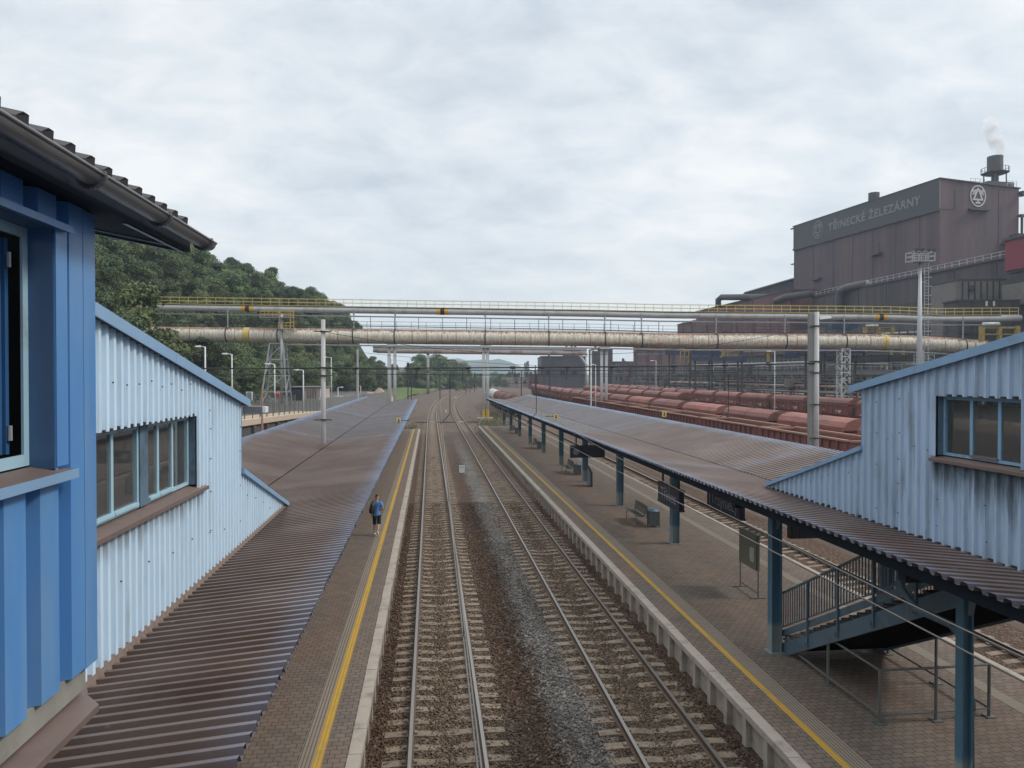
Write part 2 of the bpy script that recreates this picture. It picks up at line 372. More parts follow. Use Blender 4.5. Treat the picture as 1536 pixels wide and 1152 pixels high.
def m_paving():
    t = NT('interlocking pavers'); p = t.pos()
    sep = t.n('ShaderNodeSeparateXYZ'); t.l(p, sep.inputs[0])
    # zigzag paver edges
    zz = t.math('MULTIPLY', t.math('PINGPONG', sep.outputs['X'], .1), .35)
    cb = t.n('ShaderNodeCombineXYZ'); t.l(sep.outputs['X'], cb.inputs[0]); t.l(t.math('ADD', sep.outputs['Y'], zz), cb.inputs[1])
    b = t.n('ShaderNodeTexBrick'); t.l(cb.outputs[0], b.inputs['Vector'])
    b.inputs['Scale'].default_value = 1; b.inputs['Brick Width'].default_value = .22; b.inputs['Row Height'].default_value = .16
    b.inputs['Mortar Size'].default_value = .009; b.inputs['Mortar Smooth'].default_value = .2
    b.inputs['Color1'].default_value = (.136, .112, .092, 1); b.inputs['Color2'].default_value = (.172, .143, .117, 1); b.inputs['Mortar'].default_value = (.052, .042, .036, 1)
    n = t.ramp(t.noise(p, .5, 6, .6), .35, .65, 0, 1)
    c = t.mix(n, b.outputs['Color'], (1.15, 1.02, .95), 'MULTIPLY')
    red = t.ramp(t.noise(t.map(p, (1.3, .12, 1)), .7, 3), .5, .62, 0, .55)
    c = t.mix(red, c, (1.06, .95, .9), 'MULTIPLY')
    d = t.ramp(t.noise(p, 1.7, 7, .65), .52, .72, 0, .55); c = t.mix(d, c, (.085, .068, .058))
    t.bump(t.math('SUBTRACT', 1.0, b.outputs['Fac']), .5, .01)
    return t.done(c, .82, 0, .35)
M['paving'] = m_paving()
def m_tactile():
    t = NT('ribbed tactile tiles'); p = t.pos(); s = t.n('ShaderNodeSeparateXYZ'); t.l(p, s.inputs[0])
    g = t.ramp(t.math('PINGPONG', t.math('MULTIPLY', s.outputs['X'], 1.0), .034), .006, .015)
    j = t.ramp(t.math('PINGPONG', s.outputs['Y'], .2), .0, .008)
    n = t.noise(p, .8, 5)
    c = t.mix(n, (.20, .165, .125), (.30, .25, .19)); c = t.mix(t.math('MULTIPLY', g, j), (.085, .07, .055), c)
    return t.done(c, .8)
M['tactile'] = m_tactile()
def m_line():
    t = NT('yellow edge line'); p = t.pos(); s = t.n('ShaderNodeSeparateXYZ'); t.l(p, s.inputs[0])
    g = t.ramp(t.math('PINGPONG', s.outputs['X'], .034), .005, .012)
    wr = t.ramp(t.noise(p, 2.2, 6, .65), .5, .72, 0, .65)
    c = t.mix(wr, (.52, .31, .04), (.30, .21, .09)); c = t.mix(g, (.30, .18, .03), c)
    return t.done(c, .7)
M['line'] = m_line()
def m_ballast():
    t = NT('ballast stone'); p = t.pos(); s = t.n('ShaderNodeSeparateXYZ'); t.l(p, s.inputs[0])
    v = t.n('ShaderNodeTexVoronoi'); t.l(p, v.inputs['Vector']); v.inputs['Scale'].default_value = 17
    hs = t.n('ShaderNodeSeparateColor'); t.l(v.outputs['Color'], hs.inputs[0])
    r = hs.outputs[0]; r2 = hs.outputs[1]
    brown = t.mix(r, (.036, .021, .013), (.125, .074, .046))
    grey = t.mix(r, (.075, .066, .058), (.30, .275, .245))
    bed = t.mix(r, (.070, .048, .032), (.20, .145, .10))
    brown = t.mix(t.ramp(r2, .9, .97, 0, .6), brown, (.26, .21, .18))
    wob = t.math('MULTIPLY', t.math('SUBTRACT', t.noise(p, .9, 4, .7), .5), .9)
    x = t.math('ADD', s.outputs['X'], t.math('ADD', wob, t.math('MULTIPLY', t.math('SUBTRACT', r2, .5), .5)))
    c = t.mix(t.ramp(x, -.95, -.75), brown, bed)
    c = t.mix(t.ramp(x, 1.45, 1.8), c, brown)
    c = t.mix(t.ramp(x, 2.62, 2.85), c, grey)
    c = t.mix(t.ramp(x, 3.5, 3.9), c, bed)
    c = t.mix(t.ramp(x, 6.0, 6.4), c, brown)
    y = t.math('ADD', s.outputs['Y'], t.math('MULTIPLY', wob, 30))
    c = t.mix(t.ramp(y, 60, 105), c, t.mix(r, (.08, .058, .045), (.16, .118, .09)))
    d = t.ramp(t.noise(p, .35, 5), .4, .7, 0, .45); c = t.mix(d, c, (.06, .045, .036))
    oil = t.ramp(t.noise(t.map(p, (1.2, .1, 1)), 1.1, 4), .56, .72, 0, .6); c = t.mix(oil, c, (.028, .021, .018))
    t.bump(v.outputs['Distance'], .9, .05)
    return t.done(c, .92, 0, .25)
M['ballast'] = m_ballast()
def m_ground(name, a, b, c2, sc1=.05, sc2=.8):
    t = NT(name); p = t.pos()
    c = t.mix(t.ramp(t.noise(p, sc1, 6, .6), .4, .6), a, b)
    c = t.mix(t.ramp(t.noise(p, sc2, 6, .65), .45, .7, 0, .7), c, c2)
    t.bump(t.noise(p, 6, 5), .4, .05)
    return t.done(c, .95, 0, .2)
M['ground'] = m_ground('earth and scrub', (.085, .075, .045), (.06, .085, .03), (.11, .085, .06))
M['yard'] = m_ground('yard dirt', (.085, .062, .048), (.12, .09, .07), (.06, .045, .036))
M['grass'] = m_ground('grass', (.075, .11, .03), (.10, .135, .04), (.085, .085, .035))
M['forestfloor'] = m_ground('forest floor', (.03, .045, .02), (.04, .05, .022), (.035, .03, .018))
M['mountain'] = m_ground('wooded hills', (.03, .05, .03), (.045, .06, .035), (.07, .09, .04), .002, .01)
def m_rustpipe():
    t = NT('rust streaked white pipe'); p = t.tc.outputs['Object']; s = t.n('ShaderNodeSeparateXYZ'); t.l(p, s.inputs[0])
    st = t.noise(t.map(p, (1.0, 1.0, .05)), 2.6, 5, .7); big = t.noise(t.map(p, (.05, .05, .4)), 1, 4, .6)
    c = t.mix(t.noise(p, .4, 5), (.60, .535, .42), (.74, .67, .55))
    fine = t.ramp(t.noise(t.map(p, (1.0, 1.0, .03)), 4.5, 3, .6), .38, .62, .68, 1.08); fc = t.n('ShaderNodeCombineColor')
    for i_ in range(3): t.l(fine, fc.inputs[i_])
    c = t.mix(1.0, c, fc.outputs[0], 'MULTIPLY')
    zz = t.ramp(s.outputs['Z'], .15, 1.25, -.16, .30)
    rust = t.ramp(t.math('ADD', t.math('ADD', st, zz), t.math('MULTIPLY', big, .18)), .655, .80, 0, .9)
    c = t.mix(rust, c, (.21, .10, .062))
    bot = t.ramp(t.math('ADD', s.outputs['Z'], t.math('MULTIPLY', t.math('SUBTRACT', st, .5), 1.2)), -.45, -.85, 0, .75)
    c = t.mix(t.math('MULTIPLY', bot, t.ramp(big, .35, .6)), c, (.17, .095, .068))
    pk = t.ramp(t.noise(t.map(p, (.09, .09, .6)), 1.4, 5, .7), .54, .66, 0, .7); c = t.mix(t.math('MULTIPLY', pk, t.ramp(s.outputs['X'], 8, 26)), c, (.36, .20, .155))
    return t.done(c, .7)
M['rustpipe'] = m_rustpipe()
M['greypipe'] = pm('grey pipe paint', (.46, .46, .45), .55, .1, .1, .6, (.30, .28, .26), .8, .5, .7, .7, (1, 1, .4))
M['oldpipe'] = pm('old red white pipe', (.42, .34, .30), .7, 0, .15, .5, (.24, .11, .085), .25, .45, .6, .85, (1, 1, .3))
def m_glass():
    t = NT('soiled window glass'); n = t.noise(t.obj(), 2.2, 5)
    t.set(t.b, 'Transmission Weight', .93); t.b.inputs['IOR'].default_value = 1.45
    return t.done(t.mix(n, (.52, .54, .54), (.74, .74, .72)), .02, 0, .9)
M['glass'] = m_glass()
def m_leaf(name, a, b):
    t = NT(name); at_ = t.n('ShaderNodeAttribute', attribute_name='tone'); t.obj()
    c = t.mix(at_.outputs['Fac'], a, b)
    h = t.n('ShaderNodeHueSaturation'); t.l(t.ramp(t.rand, 0, 1, .62, 1.5), h.inputs['Value']); t.l(t.ramp(t.math('FRACT', t.math('MULTIPLY', t.rand, 7.3)), 0, 1, .465, .515), h.inputs['Hue']); t.l(c, h.inputs['Color'])
    return t.done(h.outputs[0], .7, 0, .25)
M['leaf'] = m_leaf('leaves', (.030, .055, .020), (.115, .152, .058))
M['leaf2'] = m_leaf('pale leaves', (.05, .08, .03), (.135, .17, .07))

# ================================================================== THE SETTING
def sheet(name, m, xs, ys, zf, shift=True, kind='structure', parent=None, attr=None):
    v = []; f = []; n = len(xs)
    for y in ys:
        s_ = curve(y) if shift else 0
        for x in xs: v.append((x + s_, y, zf(x, y)))
    for j in range(len(ys) - 1):
        for i in range(n - 1): f.append((j * n + i, j * n + i + 1, (j + 1) * n + i + 1, (j + 1) * n + i))
    b = MB(); b.v = v; b.f = f
    o = b.build(name, m, parent)
    if kind and parent is None: o['kind'] = kind
    return o
def fr(a, b, s):
    return [a + (b - a) * i / max(1, round(abs(b - a) / s)) for i in range(int(max(1, round(abs(b - a) / s))) + 1)]

sheet('ground', M['ground'], fr(-6000, 6000, 1000), fr(-800, 9000, 1000), lambda x, y: -.75, False)
# mid ground either side of the line
sheet('ballast', M['ballast'], fr(-12.6, 18.0, 1.7), fr(-6, 700, 6), lambda x, y: -.207)
sheet('yard', M['yard'], [18.0, 30, 60, 100, 150, 240], fr(-6, 700, 12), lambda x, y: -.235 if x < 19 else -.03)
sheet('grass_verge', M['grass'], [-46, -30, -20, -13.5, -12.4], fr(188, 640, 8), lambda x, y: (.9 if x < -13 else -.22) + .4 * math.sin(y * .05 + x))
sheet('street', M['asphalt'], [-75, -60, -45, -30, -16.2], fr(-6, 240, 10), lambda x, y: max(2.6, 4.6 - .028 * max(0, y - 40)) - .25, False)
sheet('path', M['path'], [-16.3, -13.05], fr(20, 92, 4), lambda x, y: 4.75 - .032 * max(0, y - 44), False)

# far wooded hills beyond the town
def hill_far(x, y):
    a = math.exp(-((x + 520) / 300) ** 2) * 168 + math.exp(-((x - 215) / 130) ** 2) * 58 + math.exp(-((x - 60) / 90) ** 2) * 40 + math.exp(-((x - 1500) / 900) ** 2) * 20
    return -2 + a * math.exp(-((y - 2600) / 420) ** 2) * (1 + .06 * math.sin(x * .03) + .04 * math.sin(x * .083 + y * .01))
sheet('far_hills', M['mountain'], fr(-1500, 3200, 28), fr(1700, 3400, 120), hill_far, False)
# wooded hillside on the left
def hill_front(y): return -46 + max(0, y - 110) * .105
def hill_left(x, y):
    xf = hill_front(y)
    t = max(0, min(1, (xf - x) / (34 - 21 * max(0, min(1, (y - 170) / 110))))); t = t * t * (3 - 2 * t)
    k = 1 if y < 345 else max(.0, 1 - (y - 345) / 60)
    return 1.5 + (23.5 + 9 * max(0, min(1, 1 - (y - 150) / 190))) * t * k + .5 * math.sin(x * .3 + y * .2)
sheet('hillside', M['forestfloor'], fr(-170, -22, 6), fr(40, 560, 8), hill_left, False)

# loose stones on the near ballast
def stones():
    n = 62000
    y = 11.5 + 34 * rng.random(n) ** 1.5; x = -1.25 + 7.75 * rng.random(n)
    r = .018 + .024 * rng.random(n)
    base = np.array([[1, 0, 0], [-1, 0, 0], [0, 1, 0], [0, -1, 0], [0, 0, 1], [0, 0, -1]], float)
    v = base[None] * (.65 + .7 * rng.random((n, 6, 1))) * r[:, None, None]
    th = rng.random(n) * 6.28; c, s = np.cos(th), np.sin(th)
    vx = v[..., 0] * c[:, None] - v[..., 1] * s[:, None] + v[..., 2] * .4; vy = v[..., 0] * s[:, None] + v[..., 1] * c[:, None]; vz = v[..., 2] + v[..., 0] * .4
    z0 = -.205 + .013 * rng.random(n)
    co = np.stack([vx + x[:, None], vy + y[:, None], vz + z0[:, None]], -1).reshape(-1, 3)
    tri = np.array([[0, 2, 4], [2, 1, 4], [1, 3, 4], [3, 0, 4], [2, 0, 5], [1, 2, 5], [3, 1, 5], [0, 3, 5]])
    f = (tri[None] + 6 * np.arange(n)[:, None, None]).reshape(-1, 3)
    me = bpy.data.meshes.new('ballast_stones'); me.vertices.add(len(co)); me.vertices.foreach_set('co', co.ravel())
    me.loops.add(f.size); me.loops.foreach_set('vertex_index', f.ravel().astype(np.int32))
    me.polygons.add(len(f)); me.polygons.foreach_set('loop_start', np.arange(0, f.size, 3, dtype=np.int32))
    me.update(calc_edges=True); me.validate(); me.materials.append(M['ballast'])
    o = bpy.data.objects.new('ballast_stones', me); col.objects.link(o)
    tag(o, 'loose brown and grey ballast stones lying between the two tracks', 'ballast stones', kind='stuff')
stones()

# ------------------------------------------------------------------ tracks
sleeper_mb = MB()
for sx in (-1, 1):
    sleeper_mb.prism([(sx * .12, -.30), (sx * 1.30, -.30), (sx * 1.30, -.185), (sx * 1.0, -.172), (sx * .5, -.172), (sx * .12, -.205)], -.12, .12)
sleeper_mb.box(-.13, .13, -.11, .11, -.30, -.205)
for sx in (-1, 1):
    for q in (-1, 1): sleeper_mb.box(sx * .75 + q * .12 - .035, sx * .75 + q * .12 + .035, -.06, .06, -.173, -.13)
sl0 = sleeper_mb.build('sleeper', M['sleeper'], None); sl_mesh = sl0.data; bpy.data.objects.remove(sl0)
def rail_profile(): return [(-.07, -.172), (.07, -.172), (.07, -.155), (.012, -.135), (.012, -.045), (.036, -.035), (.036, 0), (-.036, 0), (-.036, -.035), (-.012, -.045), (-.012, -.135), (-.07, -.155)]
def track(X0, y0, y1, label, sleepers=True, first=12.0):
    root = thing('railway_track', (X0, first, 0), label, 'railway track')
    ys = fr(y0, 124, 30) + fr(130, y1, 6)
    for sx in (-.75, .75):
        b = MB(); P = rail_profile(); n = len(P)
        for y in ys:
            for (px_, pz) in P: b.v.append((X0 + curve(y) + sx + px_, y, pz))
        for j in range(len(ys) - 1):
            for i in range(n):
                i2 = (i + 1) % n; b.f.append((j * n + i, j * n + i2, (j + 1) * n + i2, (j + 1) * n + i))
        o = b.build('rail', M['rail_side'], root); o.data.materials.append(M['rail_top'])
        for p in o.data.polygons:
            if abs(p.normal.z) > .9 and p.center.z > -.01: p.material_index = 1
    if sleepers:
        k = 0; y = first
        while k < 100:
            o = bpy.data.objects.new('sleeper', sl_mesh); col.objects.link(o); o.parent = root; o.location = (random.uniform(-.02, .02), y - first, random.uniform(-.014, .012)); o.rotation_euler = (0, 0, random.uniform(-.008, .008)); k += 1; y += .6
    else: y = y0
    b = MB(); src = [tuple(q.co) for q in sl_mesh.vertices]; fs = [tuple(p.vertices) for p in sl_mesh.polygons]
    yy = y
    while yy < min(y1, 330):
        n = len(b.v); b.v += [(X0 + curve(yy) + a, yy + c, d) for a, c, d in src]; b.f += [tuple(n + i for i in f) for f in fs]; yy += .6
    o = b.build('far_sleepers', M['sleeper'], root); o['kind'] = 'stuff'
track(.34, -4, 640, 'railway track running beside the left platform, under its own overhead wire')
track(4.93, -4, 640, 'railway track running along the left edge of the right platform', first=14.0)
track(15.35, -4, 640, 'railway track behind the right platform, glimpsed between the blue columns', first=15.0)
track(-10.3, -4, 560, 'railway track emerging from behind the left canopy and curving right', False)
# cable duct across both tracks and white lids
dt = thing('cable_duct', (2.8, 122, -.2), 'dark cable duct crossing both tracks beyond the platform ends', 'cable duct')
quick('duct', M['steel'], dt, lambda b: b.box(-2.2, 8.0, 121.6, 122.2, -.22, -.04))
for x in (.35, 4.95): quick('lid', M['concrete'], dt, lambda b: b.box(x - .5, x + .5, 120.9, 121.5, -.2, -.03))

# ------------------------------------------------------------------ platforms
def platform(name, xa, xb, y1, edge, sgn, lines, second):
    # edge: x of the coping face towards the near track, sgn: direction from edge into the platform
    root = thing(name, ((xa + xb) / 2, 20, -.2), None, None, kind='structure')
    quick('paving', M['paving'], root, lambda b: b.box(min(xa, xb) + .24, max(xa, xb) - .24, -6, y1 - .1, -.5, .55))
    def coping(b, e, s):
        y = -6.0
        while y < y1 - .01:
            L = min(1.0, y1 - y); x0, x1 = sorted((e, e + s * .25)); j = random.uniform(-.006, .006)
            b.box(x0 + j, x1 + j, y + .006, y + L - .006, .425, .562 + random.uniform(-.003, .004)); y += 1.0
    def wall(b, e, s):
        x0, x1 = sorted((e + s * .16, e + s * .24)); b.box(x0, x1, -6, y1, -.5, .42)
        y = -6.0
        while y < y1:
            x0, x1 = sorted((e + s * .03, e + s * .158)); b.box(x0, x1, y - .09, y + .09, -.4, .424); y += 1.0
    for e, s in ((edge, sgn), (second, -sgn)):
        quick('coping', M['concrete'], root, lambda b: coping(b, e, s)); quick('edge_wall', M['concrete'], root, lambda b: wall(b, e, s))
    quick('end_wall', M['concrete'], root, lambda b: b.box(min(xa, xb) + .02, max(xa, xb) - .02, y1 + .002, y1 + .15, -.5, .5))
    for nm, m, a, c in lines: quick(nm, m, root, lambda b: b.box(a, c, -6, y1 - .3, .5, .5545))
    return root
platform('platform', -8.7, -1.27, 97.5, -1.27, -1, [('edge_line', M['line'], -2.13, -1.96), ('tactile_strip', M['tactile'], -2.40, -2.134)], -8.7)
platform('platform', 6.53, 13.75, 102, 6.53, 1, [('edge_line', M['line'], 7.36, 7.50), ('tactile_strip', M['tactile'], 7.504, 7.88), ('tactile_strip', M['tactile'], 12.25, 12.6)], 13.75)

# ================================================================== CORRUGATED CLADDING
def clad(b, X, nx, u0, u1, pitch, depth, zb, zt, holes=(), prof=((0, 0), (.46, 0), (.56, 1), (.90, 1))):
    """ribbed wall sheet in the plane x = X (axis Y): nx is the outward side; holes are (u0,u1,z0,z1)"""
    us = set()
    k = math.floor(u0 / pitch)
    pts = []
    while k * pitch < u1 + pitch:
        for a, d in prof: pts.append((k * pitch + a * pitch, d))
        k += 1
    def off(u):
        for i in range(len(pts) - 1):
            if pts[i][0] <= u <= pts[i + 1][0]:
                t = (u - pts[i][0]) / max(1e-9, pts[i + 1][0] - pts[i][0]); return pts[i][1] + (pts[i + 1][1] - pts[i][1]) * t
        return 0
    us = sorted(set([u0, u1] + [p[0] for p in pts if u0 < p[0] < u1] + [h[i] for h in holes for i in (0, 1) if u0 < h[i] < u1]))
    for a, c in zip(us[:-1], us[1:]):
        if c - a < 1e-5: continue
        m = (a + c) / 2; segs = [(zb, zt)]
        for h in holes:
            if h[0] < m < h[1]: segs = [(zb, lambda u, h=h: h[2]), (lambda u, h=h: h[3], zt)]
        xa, xc = X + nx * off(a) * depth, X + nx * off(c) * depth
        for lo, hi in segs:
            b.quad((xa, a, lo(a)), (xc, c, lo(c)), (xc, c, hi(c)), (xa, a, hi(a)))
    return b
def screws(b, X, nx, pts):
    for (u, z) in pts:
        u += random.uniform(-.03, .03); z += random.uniform(-.06, .06)
        b.box(min(X, X + nx * .015), max(X, X + nx * .015), u - .008, u + .008, z - .009, z + .009)

# ------------------------------------------------------------------ platform canopies
def canopy(name, label, prof, y0, y1, seams, pitch, shape):
    """prof(Y) -> [(x,z) eave, valley, eave]"""
    P0 = prof(y0 + 20)
    root = thing(name, (P0[1][0], 20, .55), label, 'platform canopy')
    rows = []; y = y0
    while y < y1:
        for a, d in shape: rows.append((y + a * pitch, d * .066))
        y += pitch
    for half in (0, 1):
        v = []; f = []; ed = []
        T = (0, .025, .07, .16, .35, .65, 1.0)
        for (yy, o) in rows:
            p = prof(yy); e, va = (p[0], p[1]) if half == 0 else (p[2], p[1])
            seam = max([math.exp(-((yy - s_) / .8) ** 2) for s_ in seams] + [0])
            for i, t in enumerate(T):
                j = random.uniform(-.012, .012) if i == 0 else 0
                v.append((e[0] + (va[0] - e[0]) * t * .988 + j, yy, e[1] + (va[1] - e[1]) * t + o))
                ed.append(max((1.1, 1.0, .75, .45, .0, 0, 0)[i] * (1 if o > 0 else .75), seam * .62))  # worn blue at the eaves; rib valleys coloured down for their shade and dirt
        n = len(T)
        for j in range(len(rows) - 1):
            for i in range(n - 1): f.append((j * n + i, j * n + i + 1, (j + 1) * n + i + 1, (j + 1) * n + i))
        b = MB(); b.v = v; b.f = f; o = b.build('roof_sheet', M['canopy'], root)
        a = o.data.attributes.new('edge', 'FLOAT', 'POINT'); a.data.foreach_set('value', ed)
    def gut(b):
        for ya, yb in zip(fr(y0, y1, 12)[:-1], fr(y0, y1, 12)[1:]):
            A, B = prof(ya)[1], prof(yb)[1]; b.beam((A[0], ya, A[1] - .045), (B[0], yb, B[1] - .045), .20, .07)
    quick('valley_gutter', M['steel'], root, gut)
    for side in (0, 2):
        def eb(b):
            for ya, yb in zip(fr(y0, y1, 12)[:-1], fr(y0, y1, 12)[1:]):
                A, B = prof(ya), prof(yb); t = .10
                pa = Vector((A[side][0] + (A[1][0] - A[side][0]) * t, ya, A[side][1] - .15)); pb = Vector((B[side][0] + (B[1][0] - B[side][0]) * t, yb, B[side][1] - .15))
                b.beam(pa, pb, .12, .22)
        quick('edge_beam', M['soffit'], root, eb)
    return root
def profL(Y): return [(-1.56, CAMZ - 3.2), (-5.0, CAMZ - 3.52), (-8.26, CAMZ - 2.84)]
def profR(Y):
    t = Y / 101.0; L = lambda a, c: a + (c - a) * t
    return [(L(7.3, 7.42), CAMZ - L(2.9, 3.19)), (10.2, CAMZ - L(3.19, 3.47)), (L(13.5, 13.4), CAMZ - L(2.51, 2.8))]
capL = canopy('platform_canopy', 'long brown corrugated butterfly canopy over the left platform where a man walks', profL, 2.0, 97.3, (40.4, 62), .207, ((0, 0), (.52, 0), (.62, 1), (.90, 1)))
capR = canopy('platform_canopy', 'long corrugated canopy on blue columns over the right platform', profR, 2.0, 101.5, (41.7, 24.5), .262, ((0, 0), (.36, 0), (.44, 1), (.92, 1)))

def h_column(b, x, y, z0, z1, s=.34):
    b.box(x - s / 2, x - s / 2 + .03, y - s * .45, y + s * .45, z0, z1); b.box(x + s / 2 - .03, x + s / 2, y - s * .45, y + s * .45, z0, z1)
    b.box(x - s / 2 + .03, x + s / 2 - .03, y - .02, y + .02, z0, z1); b.box(x - s / 2 - .06, x + s / 2 + .06, y - s / 2 - .05, y + s / 2 + .05, z0 - .003, z0 + .03)
def cross_arm(b, y, P, ex=.16):
    for e in (P[0], P[2]):
        va = P[1]; zt = va[1] - .09; ze = e[1] - .30
        x0, x1 = va[0], e[0] + (va[0] - e[0]) * ex
        b.hexa([(x0, y - .07, zt - .34), (x1, y - .07, ze - .02), (x1, y + .07, ze - .02), (x0, y + .07, zt - .34), (x0, y - .07, zt), (x1, y - .07, ze + .12), (x1, y + .07, ze + .12), (x0, y + .07, zt)])
first = None
for k in range(9):
    y = (31.1 + 9.0 * k - 10.15 * SN) / CS; P = profR(y)
    quick('column', M['column'], capR, lambda b: h_column(b, 10.15, y, .55, P[1][1] - .1))
    quick('cross_beam', M['soffit'], capR, lambda b: cross_arm(b, y, P))
for x, y, cs_ in ((8.7, 18.06, .27), (11.75, 18.06, .27), (8.7, 11.3, .19), (11.75, 11.3, .19)):
    P = profR(y); zt = CAMZ - 3.35
    quick('column', M['stairblue'] if x > 9 else M['column'], capR, lambda b: h_column(b, x, y, .55, zt, cs_))
    def knee(b):
        pts = [(0, 0), (0, -.55), (.06, -.30), (.18, -.12), (.40, 0)]
        b.prism([(y - p[0] - .14, zt + p[1]) for p in pts], x - .05, x + .05, 'X')
    quick('bracket', M['stairblue'], capR, knee)
for y in (18.06, 11.3):
    quick('cross_beam', M['soffit'], capR, lambda b: b.box(7.6, 13.1, y - .1, y + .1, CAMZ - 3.35, CAMZ - 3.14 + .0))
def dp(b):
    b.tube([(8.45, 12.6, 4.25), (8.45, 12.6, 3.75), (8.55, 12.3, 3.45), (8.8, 11.75, 3.35), (8.9, 11.45, 3.1), (8.9, 11.4, .62)], .07, 10); b.cyl(8.9, 11.425, 2.05, 2.2, .088); b.cyl(8.9, 11.405, .7, .85, .088)
quick('downpipe', M['stairblue'], capR, dp, smooth=True)
for k in range(10):
    y = 8 + 10.0 * k; P = profL(y)
    quick('cross_beam', M['soffit'], capL, lambda b: cross_arm(b, y, P))
    quick('column', M['column'], capL, lambda b: h_column(b, -5.0, y, .55, P[1][1] - .1))

# ------------------------------------------------------------------ stair houses
def windows(root, X, nx, spans, z0, z1, depth, frame_m, rev_m, sill_m, sashes, sill_span):
    xi = X - nx * depth
    lo, hi = min(X, xi), max(X, xi)
    for (a, c, mull) in spans:
        w_ = quick('window', frame_m, root, lambda b: [b.box(lo_, hi_, y0, y1, q0, q1) for lo_, hi_, y0, y1, q0, q1 in
            [(xi - .03, xi + .03, a, a + .05, z0, z1), (xi - .03, xi + .03, c - .05, c, z0, z1), (xi - .028, xi + .028, a + .05, c - .05, z1 - .05, z1), (xi - .028, xi + .028, a + .05, c - .05, z0, z0 + .05)] +
            [(xi - .026, xi + .026, m - .035, m + .035, z0 + .05, z1 - .05) for m in mull]])
        ms = [a + .05] + list(mull) + [c - .05]
        for i, (p, q) in enumerate(zip(ms[:-1], ms[1:])):
            quick('pane', M['glass'], w_, lambda b: b.box(xi - .004, xi + .004, p + .03, q - .03, z0 + .05, z1 - .05))
            if i in sashes:
                quick('sash_rail', sill_m if nx < 0 else frame_m, w_, lambda b: b.box(min(xi, xi + nx * .06), max(xi, xi + nx * .06), p + .01, q - .01, z0 + .035, z0 + .075))
    a, c = spans[0][0], spans[-1][1]
    def rev(b):
        b.box(lo, hi, a - .012, a - .002, z0, z1); b.box(lo, hi, c + .002, c + .012, z0, z1); b.box(lo, hi, a, c, z1 + .002, z1 + .014)
        for (s0, s1) in zip(spans[:-1], spans[1:]): b.box(xi - nx * .0 - .05 if nx > 0 else xi - .03, xi + .05, s0[1] + .002, s1[0] - .002, z0, z1)
    quick('reveal', rev_m, root, rev)
    s0, s1 = sill_span
    def sl(b):
        o = X + nx * .12
        b.hexa([(xi, s0, z0 - .045), (o, s0, z0 - .085), (o, s1, z0 - .085), (xi, s1, z0 - .045), (xi, s0, z0 - .02), (o, s0, z0 - .065), (o, s1, z0 - .065), (xi, s1, z0 - .02)])
        b.box(min(o, o + nx * .006), max(o, o + nx * .006), s0, s1, z0 - .115, z0 - .06)
    quick('window_sill', sill_m, root, sl)

